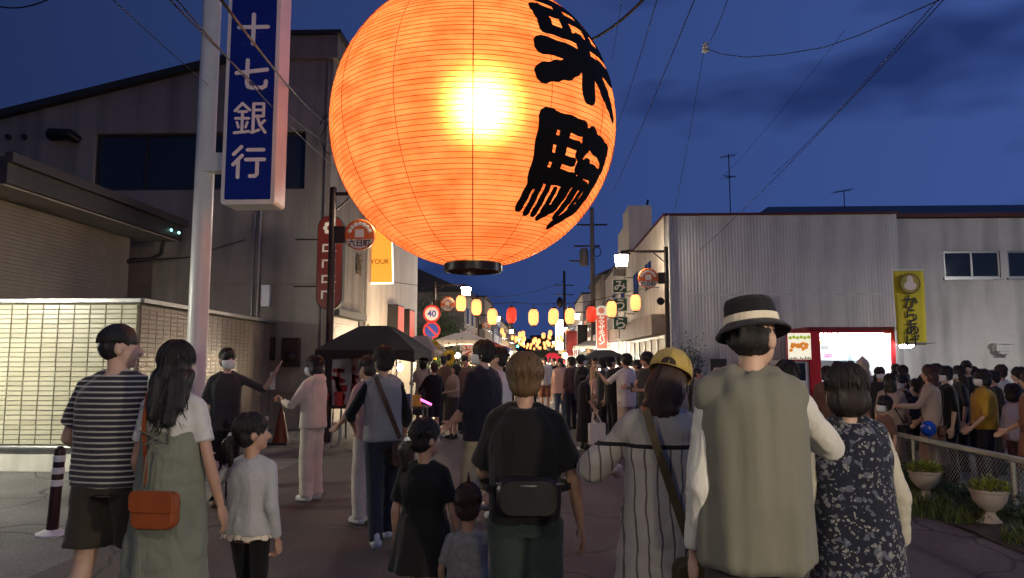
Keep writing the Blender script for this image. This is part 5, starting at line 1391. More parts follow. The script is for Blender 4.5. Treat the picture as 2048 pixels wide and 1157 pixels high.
SKIN = mat('skin', (.50, .29, .20), .5, 0, .08, 10, .1, 200)
SKIN2 = mat('skin_pale', (.58, .37, .28), .5, 0, .08, 10, .1, 200)
def hair_mat(name, c):
    m = mat(name, c, .45, 0, .3, 12, .5, 90, spec=.5, stretch=(12, 12, .6)); return m
HAIR = {'black': hair_mat('hair_black', (.010, .008, .008)), 'brown': hair_mat('hair_brown', (.045, .022, .014)), 'dark': hair_mat('hair_dark', (.018, .011, .009)), 'light': hair_mat('hair_light', (.15, .085, .04)), 'wine': hair_mat('hair_wine', (.05, .014, .014))}
MASK = mat('mask', (.75, .74, .72), .8, 0, .05, 10, .2, 60)
EYE = mat('eye', (.01, .008, .008), .2, 0, 0, 4)
def fab(name, c, rough=.85, var=.14, bump=.12, sc=5, bsc=380, stretch=(1, 1, 1), wrinkle=.48):
    return mat(name, c, rough, 0, var, sc, bump, bsc, spec=.2, stretch=stretch, wrinkle=wrinkle, sheen=.15)
FB = {k: fab('fabric_' + k, c) for k, c in dict(black=(.010, .0095, .010), navy=(.014, .014, .024), white=(.62, .60, .56), cream=(.76, .66, .52), grey=(.30, .29, .28), sweater=(.46, .45, .45), olive=(.17, .16, .12),
      khaki=(.40, .34, .22), sage=(.20, .215, .165), denim=(.028, .032, .042), denim2=(.06, .08, .13), shorts=(.045, .036, .026), teal=(.026, .042, .040), mustard=(.46, .27, .03), brown=(.16, .09, .065), pink=(.62, .36, .30), rust=(.25, .10, .05), taupe=(.36, .28, .23), lilac=(.45, .42, .48), red=(.35, .04, .04), beige=(.48, .40, .31), charcoal=(.04, .04, .042)).items()}
SHOE = {'white': mat('shoe_white', (.62, .60, .56), .6), 'black': mat('shoe_black', (.012, .012, .012), .5), 'brown': mat('shoe_brown', (.10, .05, .03), .5)}
LEATHER = {'tan': mat('leather_tan', (.28, .065, .018), .45, 0, .2, 8, .1, 90), 'brown': mat('leather_brown', (.075, .035, .018), .5, 0, .25, 8, .1, 90), 'black': mat('leather_black', (.012, .010, .010), .45, 0, .2, 8, .1, 90), 'olive': mat('leather_olive', (.10, .07, .03), .55, 0, .25, 8, .1, 90)}

ALLP = {}
def sring(c, rx, ry, n=28, p=2.4, rot=None):
    pts = []
    for i in range(n):
        a = 2 * math.pi * i / n; cx, sx = math.cos(a), math.sin(a)
        v = Vector((rx * math.copysign(abs(cx) ** (2 / p), cx), ry * math.copysign(abs(sx) ** (2 / p), sx), 0))
        pts.append(Vector(c) + (rot @ v if rot else v))
    return pts

def ik(S, T, l1, l2, hint):
    d = T - S; L_ = d.length; mx = (l1 + l2) * .998
    if L_ > mx: T = S + d * (mx / L_); d = T - S; L_ = mx
    u = d / L_; a = (l1 * l1 - l2 * l2 + L_ * L_) / (2 * L_); h = math.sqrt(max(0, l1 * l1 - a * a))
    hp = Vector(hint); hp = hp - u * hp.dot(u)
    if hp.length < 1e-5: hp = frame_of(u)[0]
    return S + u * a + hp.normalized() * h, T

TOR = [(-.12, .078, .058), (0, .090, .066), (.18, .088, .064), (.42, .076, .055), (.75, .088, .063), (.90, .084, .058), (1.0, .064, .048), (1.10, .034, .037)]
def tor(t):
    for (a, b_) in zip(TOR[:-1], TOR[1:]):
        if t <= b_[0]:
            u = max(0, (t - a[0]) / (b_[0] - a[0])); return a[1] + (b_[1] - a[1]) * u, a[2] + (b_[2] - a[2]) * u
    return TOR[-1][1:]

def person(label, px, Y, H=1.65, rz=0, hr=7.4, hip=.52, bw=1.0, shw=.090, armL=None, armR=None, elL=None, elR=None, legL=(0, 0), legR=(0, 0), look=(0, 0, 0), lean=0.0,
           hair='short', hcol='black', top=None, bottom=None, over=None, shoes='black', mask=False, eyes=False, res=1, group='people in the street', skin=None, hat=None, hand='relax', glasses=False, x=None, seed=0, cross=0):
    """local frame: faces +Y, z up; arms given as wrist offset from the shoulder in arm lengths (out, forward, up)"""
    rng = random.Random(seed + int(px))
    vb_ = (.0085, .0125, .0155)[res]; vc_ = (.011, .016, .022)[res]
    hh = H / hr; s = H / 1.70; hs = hh / .232
    zs = H - hh * 1.27; zh = hip * H; shx = shw * H * bw
    Lr = Matrix.Rotation(-lean, 3, 'X')
    def up_(v): return Lr @ (Vector(v) - Vector((0, 0, zh))) + Vector((0, 0, zh))
    Z = lambda t: zh + (zs - zh) * t
    ua, fa = .176 * H, .148 * H; al = ua + fa
    J = {}
    for sd_, arm, el in ((-1, armL, elL), (1, armR, elR)):
        S = up_((sd_ * shx, 0, zs - .014 * H)); a = arm or (.16, .05, -.975)
        T = S + Vector((sd_ * a[0], a[1], a[2])) * al
        hint = el or (.45, -1, 0); E, Wr = ik(S, T, ua, fa, Vector((sd_ * hint[0], hint[1], hint[2])))
        J[sd_] = (S, E, Wr)
    th_l, ca_l = (zh - .045 * H) * .50, (zh - .045 * H) * .50
    G = {}
    for sd_, lg in ((-1, legL), (1, legR)):
        Hp = Vector((sd_ * .052 * H * bw, 0, zh)); f, lift = lg
        A = Vector((sd_ * (.055 - .03 * cross) * H * bw, f, .045 * H + lift))
        K, A = ik(Hp, A, th_l, ca_l, Vector((0.08 * sd_, 1, 0)))
        G[sd_] = (Hp, K, A)
    # ---- head frame
    pivot = up_((0, -.005 * s, zs + hh * .19))
    yaw, pit, rol = (R(k) for k in look)
    Rh = Lr @ Matrix.Rotation(yaw, 3, 'Z') @ Matrix.Rotation(-pit, 3, 'X') @ Matrix.Rotation(rol, 3, 'Y')
    hc0 = Vector((0, .012 * hs, hh * .62))          # head centre above the pivot
    def HD(v): return pivot + Rh @ (hc0 + Vector(v) * hs)
    # ---- body
    b = MB(); bf = .93 * bw
    b.ell(HD((0, -.014, .022)), [k * hs for k in (.074, .093, .093)], Rh, 18, 12)
    b.ell(HD((0, .022, -.035)), [k * hs for k in (.060, .068, .078)], Rh, 16, 10)
    b.ell(HD((0, .050, -.085)), [k * hs for k in (.033, .034, .026)], Rh, 12, 8)
    b.caps(HD((0, .086, .0)), HD((0, .103, -.032)), .010 * hs, .014 * hs, 8)
    for sd_ in (-1, 1):
        b.ell(HD((sd_ * .075, -.012, -.012)), [k * hs for k in (.013, .022, .032)], Rh, 10, 8)
    b.caps(pivot - Rh @ Vector((0, .0, .07 * s)), HD((0, -.012, -.05)), .056 * s * bf, .050 * hs * bf, 14)
    rings = []
    for (t_, rx, ry) in TOR:
        c = up_((0, 0, Z(t_))); rings.append(sring(c, rx * H * bf * .93, ry * H * bf * .93, 22))
    b.loft(rings)
    for sd_ in (-1, 1):
        S, E, Wr = J[sd_]
        b.caps(up_((sd_ * .03 * H, 0, zs + .012 * H)), S, .038 * s * bf, .043 * s * bf)
        b.caps(S, E, .043 * s * bf, .036 * s * bf); b.caps(E, E.lerp(Wr, .35), .038 * s * bf, .039 * s * bf); b.caps(E.lerp(Wr, .35), Wr, .039 * s * bf, .026 * s * bf)
        # hand
        d = (Wr - E).normalized(); wdt = Vector((0, 1, 0)) if abs(d.y) < .75 else Vector((0, 0, 1))
        w = (wdt - d * wdt.dot(d)).normalized(); nrm = d.cross(w) * sd_
        if nrm.x * sd_ > 0 and abs(d.y) < .75: nrm = -nrm
        hl = .105 * H / 1.0 * (1.0 if hr > 6.5 else 1.08); fr = max(.0085 * s, vb_ * .82)
        pc = Wr + d * hl * .30
        rotm = Matrix((w, nrm, d)).transposed()
        b.ell(pc, (.041 * s, .017 * s, hl * .36), rotm, 12, 8)
        curl = {'relax': (.35, .8), 'fist': (1.3, 2.2), 'open': (.05, .12), 'grip': (.9, 1.8)}[hand if not isinstance(hand, dict) else hand[sd_]]
        for k, (off, fl) in enumerate(((.030, .88), (.011, 1.0), (-.009, .95), (-.028, .75))):
            p0 = Wr + d * hl * .55 + w * off * s; l1 = hl * .26 * fl; l2 = hl * .22 * fl
            d1 = (d * math.cos(curl[0]) + nrm * math.sin(curl[0])).normalized(); p1 = p0 + d1 * l1
            d2 = (d * math.cos(curl[1]) + nrm * math.sin(curl[1])).normalized(); b.caps(p0, p1, fr, fr * .95, 8); b.caps(p1, p1 + d2 * l2, fr * .95, fr * .8, 8)
        p0 = Wr + d * hl * .18 + w * .030 * s; p1 = p0 + (d * .7 + w * .55 + nrm * .35).normalized() * hl * .27
        b.caps(p0, p1, fr * 1.25, fr * 1.1, 8); b.caps(p1, p1 + (d * .9 + nrm * .4).normalized() * hl * .2, fr * 1.1, fr * .85, 8)
        Hp, K, A = G[sd_]
        b.caps(Hp, K, .076 * s * bf, .053 * s * bf); b.caps(K, K.lerp(A, .35) + Vector((0, -.012 * s, 0)), .050 * s * bf, .054 * s * bf); b.caps(K.lerp(A, .35) + Vector((0, -.012 * s, 0)), A, .054 * s * bf, .035 * s * bf)
        b.caps(A + Vector((0, -.025 * s, -.035 * H + .01)), A + Vector((0, .11 * s, -.045 * H + .027)), .032 * s, .024 * s)
    body = remesh(b, vb_, 3, .5)
    o = mesh_obj('person', body, skin or (SKIN if rng.random() < .5 else SKIN2), None, 180)
    X = P(px, 718, Y).x if x is None else x
    o.location = (X, Y, .006); o.rotation_euler = (0, 0, R(rz)); tag(o, label, 'person', group)
    ALLP[seed] = o
    info = dict(o=o, J=J, G=G, Z=Z, H=H, s=s, up=up_, HD=HD, Rh=Rh, hs=hs, zs=zs, zh=zh, shx=shx)
    # ---- garments
    def garment(name, g, off=0.0):
        q = MB(); wid = g.get('wide', 1.0); st_ = g.get('straight', .4); lo = g.get('loose', .014) * s + off
        th = g['hem']; sl = g.get('sleeve', .45); fl = g.get('flare', 0); neck = g.get('neck', 1.085)
        ts_ = [t for t in (1.0, .92, .8, .68, .55, .42, .28, .14, 0, -.15, -.3, -.5, -.75, -1.0, -1.3, -1.55, -1.8) if t > th + .04] + [th]
        crx, cry = tor(.75); rr_ = []
        for t in [neck, (neck + 1) / 2] + ts_:
            rx, ry = tor(max(t, -.12) if t < 0 else t)
            if t < .75:
                rx += (crx - rx) * st_; ry += (cry - ry) * st_
            rx *= H * bw * (wid if t < .95 else 1); ry *= H * bw * (wid if t < .95 else 1)
            if t < .55 and fl: rx += fl * (.55 - t) * H * .1; ry += fl * (.55 - t) * H * .085
            rr_.append(sring(up_((0, 0, Z(t))) if t > -.0 else (0, 0, Z(t)), rx + lo, ry + lo, 40))
        q.loft(rr_[::-1])
        for sd_ in (-1, 1):
            S, E, Wr = J[sd_]
            l2 = lo * .7; q.caps(up_((sd_ * .030 * H, 0, zs + .016 * H)), S if sl else S + Vector((-sd_ * .018 * s, 0, .004 * s)), .036 * s * bw + l2, .042 * s * bw + (l2 if sl else l2 + .002))
            if sl > 0:
                ar, er, wr_ = .043 * s * bw + lo * .7, .036 * s * bw + lo * .7 * g.get('cuff', 1.1), .026 * s * bw + lo * .6 * g.get('cuff', 1.1)
                L1 = (E - S).length; L2 = (Wr - E).length; tot = (L1 + L2) * sl
                pts = [S - (E - S).normalized() * .01, S.lerp(E, .4 if tot > L1 * .4 else .2)]; rd = [ar, ar * 1.0]
                if tot <= L1: pts.append(S.lerp(E, tot / L1)); rd.append(er * 1.12)
                else:
                    pts += [S.lerp(E, .85), E, E.lerp(Wr, .15)]; rd += [er * 1.03, er * 1.06, er]; u = (tot - L1) / L2
                    if u > .2: pts.append(E.lerp(Wr, u)); rd.append(er + (wr_ - er) * u)
                q.tube(pts, rd, 16)
        if g.get('hood'):
            q.ell(up_((0, -.075 * s, zs + .035 * s)), (.115 * s, .06 * s, .085 * s), None, 14, 10)
        me = remesh(q, g.get('vox', vc_), g.get('smooth', 5), .5)
        if res < 2: displace(me, folds(g.get('fold', .007) * s, seed + px * .01, g.get('fz', 2.6), g.get('fx', 9), g.get('soft', False)))
        return mesh_obj(name, me, g['mat'], o, 180)
    if top: info['top'] = garment(top.get('name', 'shirt'), top)
    if over: info['over'] = garment(over.get('name', 'vest'), over, .018)
    if bottom:
        kind = bottom.get('kind', 'pants'); q = MB(); lo = bottom.get('loose', .012) * s
        if kind in ('pants', 'shorts', 'wide'):
            r0 = []
            for t in (.30, .12, 0, -.10): 
                rx, ry = tor(t); r0.append(sring((0, 0, Z(t)), rx * H * bw + lo, ry * H * bw + lo, 28))
            q.loft(r0[::-1])
            end = bottom.get('end', .96)
            for sd_ in (-1, 1):
                Hp, K, A = G[sd_]; k0, k1, k2 = bottom.get('r', (.084, .060, .046))
                pts = [Hp + Vector((0, 0, .02)), Hp.lerp(K, .5), K, K.lerp(A, .5), A + Vector((0, 0, -.02 * s))]; rd = [k0, (k0 + k1) / 2, k1, (k1 + k2) / 2, k2]
                rd = [r * s * bw + lo for r in rd]
                if kind == 'shorts':
                    pts = pts[:2] + [Hp.lerp(K, end)]; rd = [rd[0], rd[1] * 1.05, bottom.get('rs', .088) * s * bw]
                q.tube(pts, rd, 18)
        else:
            hemz = bottom['hem'] * H; r0 = []; N = 9; w0 = bottom.get('w1', .13); t0_ = bottom.get('t0', .36); rx0, ry0 = tor(t0_)
            for k in range(N + 1):
                u = k / N; z = Z(t0_) + (hemz - Z(t0_)) * u
                rx = (rx0 + (w0 - rx0) * u ** .8) * H * bw + lo; ry = (ry0 + (w0 * .82 - ry0) * u ** .8) * H * bw + lo
                rg_ = sring((0, bottom.get('sway', 0) * u * u, z), rx, ry, 48, 2.1)
                am = bottom.get('pleat', .05) * u
                rg_ = [Vector((p.x * (1 + am * math.sin(bottom.get('np', 9) * 6.283 * i / 48 + seed)), p.y * (1 + am * math.sin(bottom.get('np', 9) * 6.283 * i / 48 + seed)), p.z)) for i, p in enumerate(rg_)]
                r0.append(rg_)
            q.loft(r0[::-1])
        me = remesh(q, vc_ if kind != 'skirt' else vc_ * .9, 4, .5)
        if res < 2: displace(me, folds(bottom.get('fold', .007) * s, seed + 5 + px * .01, 3.5, 8))
        info['bottom'] = mesh_obj({'shorts': 'shorts', 'skirt': 'skirt'}.get(kind, 'trousers'), me, bottom['mat'], o, 180)
    if shoes:
        for sd_ in (-1, 1):
            Hp, K, A = G[sd_]; q = MB(); q.caps(A + Vector((0, -.03 * s, -.045 * H + .042 * s)), A + Vector((0, .125 * s, -.045 * H + .034 * s)), .046 * s, .038 * s, 12)
            zb = A.z - .045 * H; q.v = [(p[0], p[1], max(p[2], zb)) for p in q.v]; q.caps(A + Vector((0, -.02 * s, -.02)), A + Vector((0, -.012 * s, .03 * s)), .044 * s, .040 * s, 12)
            q.obj('shoe', SHOE[shoes], o, 60)
    # ---- hair
    hm = HAIR[hcol]
    q = MB(); E_ = lambda c, r: q.ell(HD(c), [k * hs for k in r], Rh, 18, 12)
    pre = hair
    ax = (.083, .103, .103); ce = (0, -.020, .034)
    if hair == 'crop': E_((0, -.014, .045), (.079, .097, .088)); E_((0, -.040, .0), (.0765, .073, .072))
    elif hair == 'underhat': E_((0, -.018, .005), (.079, .096, .080)); E_((0, -.042, -.008), (.0765, .070, .056))
    elif hair == 'short': E_(ce, ax); E_((0, -.045, -.015), (.079, .070, .080)); E_((0, .045, .062), (.070, .050, .055))
    elif hair == 'mop': E_((0, -.020, .030), (.094, .108, .108)); E_((0, -.030, -.018), (.088, .083, .078)); E_((0, .045, .045), (.078, .056, .060))
    elif hair == 'bob': E_((0, -.020, .030), (.096, .108, .108)); E_((0, -.040, -.040), (.102, .088, .088)); E_((0, .045, .050), (.078, .055, .060))
    elif hair == 'long':
        E_((0, -.022, .030), (.090, .105, .106)); E_((0, -.045, -.05), (.092, .080, .10)); E_((0, .042, .055), (.074, .052, .055))
        q.caps(HD((-.045, -.070, -.08)), HD((-.055, -.105, -.27)), .066 * hs, .034 * hs); q.caps(HD((.04, -.072, -.08)), HD((.03, -.115, -.30)), .064 * hs, .036 * hs); q.caps(HD((.05, -.070, -.08)), HD((.075, -.10, -.22)), .056 * hs, .030 * hs)
        q.caps(HD((-.085, -.03, -.05)), HD((-.075, -.06, -.20)), .03 * hs, .025 * hs); q.caps(HD((.085, -.03, -.05)), HD((.075, -.06, -.20)), .03 * hs, .025 * hs)
    elif hair == 'medium':
        E_((0, -.022, .030), (.092, .106, .106)); E_((0, -.045, -.055), (.098, .084, .115)); E_((0, .042, .055), (.074, .052, .055)); E_((0, -.06, -.14), (.092, .062, .07))
    elif hair == 'pony':
        E_(ce, (.083, .101, .100)); E_((0, -.045, -.01), (.080, .068, .075)); E_((0, .042, .058), (.072, .050, .052)); q.caps(HD((-.02, -.115, .0)), HD((-.035, -.15, -.05)), .024 * hs, .036 * hs); q.caps(HD((-.035, -.15, -.05)), HD((-.05, -.13, -.17)), .036 * hs, .018 * hs)
    elif hair == 'bun':
        E_(ce, (.083, .101, .100)); E_((0, -.045, -.01), (.080, .068, .075)); E_((0, .042, .058), (.072, .050, .052)); E_((0, -.085, .10), (.046, .046, .046))
    elif hair == 'undercap': E_((0, -.025, .010), (.086, .098, .085)); E_((0, -.045, -.055), (.098, .084, .115)); E_((0, -.06, -.14), (.092, .062, .07))
    elif hair == 'hood': pass
    if q.v:
        me = remesh(q, .009 * max(.8, hs) if res == 0 else .013 * max(.8, hs), 3)
        off = Vector((seed, px, 0)); 
        def hf(p, nq):
            l = Rh.transposed() @ (Vector(p) - pivot); a = math.atan2(l.x, l.y)
            return .0055 * hs * noise.noise(Vector((a * 7 + 3 * l.z, l.z * 9, seed))) + .003 * noise.noise(Vector((a * 22, l.z * 14, seed + 9)))
        if res < 2: displace(me, hf)
        ho = mesh_obj('hair', me, hm, o, 180); info['hair'] = ho
        # loose locks that break the outline
        nl = {0: 850, 1: 110, 2: 40}[res] if not hair.startswith('under') else 0; q = MB()
        dz = {'crop': .35, 'short': .62, 'mop': .78, 'bob': .86, 'long': .95, 'medium': .92, 'pony': .6, 'bun': .6, 'undercap': .5, 'underhat': .5}[pre]
        ax2 = {'mop': (.096, .110, .110), 'bob': (.099, .111, .112), 'crop': (.078, .096, .088), 'medium': (.095, .109, .109), 'long': (.093, .108, .109)}.get(pre, (.085, .105, .105))
        for k in range(nl):
            a = rng.random() * 6.283; front = math.cos(a) > .35
            th0 = rng.uniform(.15, 1.25); th1 = th0 + rng.uniform(.35, .8)
            lim = (1.15 if front else (1.35 + dz)); th1 = min(th1, lim); 
            if th0 >= th1 - .1: continue
            pts = []; j_ = rng.uniform(-.12, .12)
            for i in range(5):
                u = i / 4; th = th0 + (th1 - th0) * u; aa = a + j_ * u; lift = 1.0 + .025 * rng.random() + .05 * u * u * rng.random()
                pts.append(HD((ce[0] + ax2[0] * lift * math.sin(th) * math.sin(aa), ce[1] + ax2[1] * lift * math.sin(th) * math.cos(aa), ce[2] + ax2[2] * lift * math.cos(th))))
            r0 = .0031 * hs * (1 if res == 0 else 2.0); q.tube(pts, [r0 * .5, r0, r0, r0 * .7, r0 * .12], 4)
        if pre in ('long',):
            for k in range(150):
                x0 = rng.uniform(-.09, .09); y0 = -.105 + abs(x0) * .6 - rng.random() * .02; zt_ = rng.uniform(-.16, -.02); ln = rng.uniform(.12, .28) * (1 - abs(x0) * 2.2)
                pts = [HD((x0 + rng.uniform(-.012, .012) * i, y0 - .006 * i + .004 * rng.random(), zt_ - ln * i / 4)) for i in range(5)]
                q.tube(pts, [.004, .006, .006, .004, .0006], 4)
        if pre in ('pony',):
            for k in range(40):
                x0 = rng.uniform(-.03, .03); pts = [HD((-.03 + x0 * (1 - i / 6) - .006 * i, -.15 - .02 * rng.random() + .006 * i, -.02 - .045 * i)) for i in range(5)]; q.tube(pts, [.003, .006, .006, .004, .0006], 4)
        if q.v: q.obj('hair_lock', hm, ho, 180, fix=False); tag(ho.children[0], kind='stuff')
    if mask:
        q = MB(); pr = []
        for i, z in enumerate((-.105, -.085, -.055, -.025, -.004)):
            dep = (.082, .098, .112, .116, .104)[i]; wd = (.036, .060, .070, .073, .070)[i]
            pr.append([HD((wd * math.sin(R(a)), .012 + (dep - .012) * math.cos(R(a * .98)) ** .8 if abs(a) < 90 else .012, z)) for a in range(-88, 89, 16)])
        q.loft(pr, closed=False, cap=(False, False)); mo = q.obj('face_mask', MASK, o, 180, fix=False); so = mo.modifiers.new('s', 'SOLIDIFY'); so.thickness = .004; so.offset = 0
        q = MB()
        for sd_ in (-1, 1): q.tube([HD((sd_ * .070, .02, -.02)), HD((sd_ * .080, -.02, -.0)), HD((sd_ * .079, -.03, -.02)), HD((sd_ * .068, .02, -.075))], .0018, 4)
        q.obj('ear_loop', MASK, mo, 180)
    if eyes:
        for sd_ in (-1, 1):
            q = MB(); q.ell(HD((sd_ * .031, .080, .008)), [k * hs for k in (.014, .008, .006)], Rh, 10, 6); q.obj('eye', EYE, o, 180)
            q = MB(); q.tube([HD((sd_ * .014, .086, .026)), HD((sd_ * .032, .085, .031)), HD((sd_ * .050, .072, .025))], .0035 * hs, 5); q.obj('eyebrow', hm, o, 180)
        if not mask:
            q = MB(); q.tube([HD((-.022, .084, -.062)), HD((0, .091, -.060)), HD((.022, .084, -.062))], [.003, .005, .003], 6); q.obj('mouth', LIP, o, 180)
    if glasses:
        q = MB()
        for sd_ in (-1, 1):
            q.tube([HD((sd_ * .033 + .026 * math.cos(a * .5236), .098, .006 + .019 * math.sin(a * .5236))) for a in range(13)], .0022, 5); q.tube([HD((sd_ * .058, .096, .01)), HD((sd_ * .078, .0, .005))], .002, 4)
        q.obj('glasses', SHOE['black'], o, 180)
    return info
LIP = mat('lip', (.32, .12, .10), .4)

def strap_path(inf, side, dropx, dropt, g=1.12, ylift=.03, n=10, front=True):
    """ribbon from the shoulder on one side round the back to the opposite hip; local points"""
    H = inf['H']; back = []; frn = []
    for i in range(n + 1):
        u = i / n; t = 1.03 + (dropt - 1.03) * u; x = side * inf['shx'] * .62 + (dropx - side * inf['shx'] * .62) * u
        rx, ry = tor(max(t, -.1)); rx = max(rx, tor(.75)[0] * .9) * H * g + .02; ry = max(ry, tor(.75)[1] * (.85 if t < .9 else .6)) * H * g + ylift
        k = math.sqrt(max(.02, 1 - (x / rx) ** 2)) if abs(x) < rx else .15
        p = inf['up']((0, 0, inf['Z'](t))); z = p.z + (.03 * (1 - u * 8) if u < .125 else 0)
        back.append(Vector((x, p.y - ry * k, z))); frn.append(Vector((x, p.y + ry * k, z)))
    tp = Vector((side * inf['shx'] * .62, inf['up']((0, 0, inf['zs'])).y, inf['zs'] + .062 * inf['s']))
    return back, tp, frn
def ribbon(q, pts, w, th=.004, nrmf=None):
    rings = []
    for k, p in enumerate(pts):
        d = (pts[min(k + 1, len(pts) - 1)] - pts[max(k - 1, 0)]).normalized(); nr = nrmf(p) if nrmf else Vector((0, -1, 0)); nr = (nr - d * nr.dot(d)).normalized(); sd_ = d.cross(nr)
        rings.append([p + sd_ * w / 2 + nr * th, p - sd_ * w / 2 + nr * th, p - sd_ * w / 2 - nr * th, p + sd_ * w / 2 - nr * th])
    q.loft(rings)
def bag(label, inf, side, dropx, dropt, mat_, bagc, size, w=.022, flap=True, g=1.12, ylift=.03, shape='round'):
    t = empty('shoulder_bag', inf['o'].location); t.rotation_euler = inf['o'].rotation_euler; tag(t, label, 'bag', 'bags carried by people')
    bk, tp, fr_ = strap_path(inf, side, dropx, dropt, g, ylift)
    pts = bk[::-1] + [tp] + fr_
    q = MB(); ribbon(q, pts, w, .003, lambda p: Vector((p.x * .3, p.y, .0 if abs(p.y) > .05 else 1)).normalized()); q.obj('strap', mat_, t, 40)
    c = bk[-1] + Vector(bagc); sx, sy, sz = size
    q = MB(); ps = rrect(-sx / 2, sx / 2, -sz / 2, sz / 2, min(sx, sz) * .22, 5); ps2 = [(x * .93, z * .93) for x, z in ps]
    q.loft([[(c.x + x, c.y + y, c.z + z - .012 * math.cos(x * 9)) for x, z in pp] for y, pp in ((-sy / 2, ps2), (-sy * .3, ps), (sy * .3, ps), (sy / 2, ps2))]); q.obj('bag_body', mat_, t, 40, bevel=.004)
    if flap:
        q = MB(); ps = rrect(-sx * .50, sx * .50, -sz * .08, sz * .51, sx * .12, 5)
        q.loft([[(c.x + x, c.y - sy / 2 - y, c.z + z) for x, z in ps] for y in (.003, .010)]); q.obj('flap', mat_, t, 40, bevel=.003)
    for p in (bk[-1], fr_[-1]):
        q = MB(); q.tube([p + Vector((.013 * math.cos(a), 0, .013 * math.sin(a))) for a in (0, 1.05, 2.1, 3.14, 4.2, 5.2, 6.28)], .003, 5); q.obj('buckle', M['grey_metal'], t)
    return t
# ================================================================== PEOPLE IN THE PHOTO
def stripe_mat(name, base, line_, pitch, duty, axis=2, wob=.006, wscale=6):
    m = fab(name, base); t = m.node_tree; n = t.nodes; b = n['Principled BSDF']; lk = t.links.new
    tx = n.new('ShaderNodeTexCoord'); sp = n.new('ShaderNodeSeparateXYZ'); lk(tx.outputs['Object'], sp.inputs[0])
    nz = n.new('ShaderNodeTexNoise'); nz.inputs['Scale'].default_value = wscale; lk(tx.outputs['Object'], nz.inputs['Vector'])
    w1 = n.new('ShaderNodeMath'); w1.operation = 'MULTIPLY'; lk(nz.outputs['Fac'], w1.inputs[0]); w1.inputs[1].default_value = wob
    ad = n.new('ShaderNodeMath'); ad.operation = 'ADD'; lk(sp.outputs[axis], ad.inputs[0]); lk(w1.outputs[0], ad.inputs[1])
    mo = n.new('ShaderNodeMath'); mo.operation = 'PINGPONG'; lk(ad.outputs[0], mo.inputs[0]); mo.inputs[1].default_value = pitch / 2
    rg = n.new('ShaderNodeMapRange'); lk(mo.outputs[0], rg.inputs[0]); rg.inputs[1].default_value = pitch / 2 * duty - .0012; rg.inputs[2].default_value = pitch / 2 * duty + .0012; rg.inputs[3].default_value = 1; rg.inputs[4].default_value = 0
    mx = n.new('ShaderNodeMix'); mx.data_type = 'RGBA'; lk(rg.outputs[0], mx.inputs[0]); src = b.inputs['Base Color'].links[0].from_socket; lk(src, mx.inputs[6]); mx.inputs[7].default_value = tuple(line_) + (1,)
    lk(mx.outputs[2], b.inputs['Base Color']); return m
STR1 = stripe_mat('fabric_striped', (.035, .033, .045), (.50, .48, .42), .0295, .30)
def floral_mat():
    m = fab('fabric_floral', (.016, .018, .032)); t = m.node_tree; n = t.nodes; b = n['Principled BSDF']; lk = t.links.new
    tx = n.new('ShaderNodeTexCoord'); ds = n.new('ShaderNodeTexNoise'); ds.inputs['Scale'].default_value = 40
    lk(tx.outputs['Object'], ds.inputs['Vector']); mxv = n.new('ShaderNodeMix'); mxv.data_type = 'RGBA'; mxv.inputs[0].default_value = .035; lk(tx.outputs['Object'], mxv.inputs[6]); lk(ds.outputs['Color'], mxv.inputs[7])
    out = None; src = b.inputs['Base Color'].links[0].from_socket
    for sc, th, colr in ((26, .30, (.10, .11, .15)), (34, .27, (.21, .21, .22)), (48, .20, (.31, .30, .28))):
        v = n.new('ShaderNodeTexVoronoi'); v.inputs['Scale'].default_value = sc; lk(mxv.outputs[2], v.inputs['Vector'])
        g_ = n.new('ShaderNodeTexNoise'); g_.inputs['Scale'].default_value = sc * .35; lk(tx.outputs['Object'], g_.inputs['Vector'])
        mm = n.new('ShaderNodeMath'); mm.operation = 'MULTIPLY'; lk(g_.outputs['Fac'], mm.inputs[0]); mm.inputs[1].default_value = th * 2
        lt_ = n.new('ShaderNodeMath'); lt_.operation = 'LESS_THAN'; lk(v.outputs['Distance'], lt_.inputs[0]); lk(mm.outputs[0], lt_.inputs[1])
        mx = n.new('ShaderNodeMix'); mx.data_type = 'RGBA'; lk(lt_.outputs[0], mx.inputs[0]); lk(src, mx.inputs[6]); mx.inputs[7].default_value = colr + (1,); src = mx.outputs[2]
    lk(src, b.inputs['Base Color']); return m
FLORAL = floral_mat()
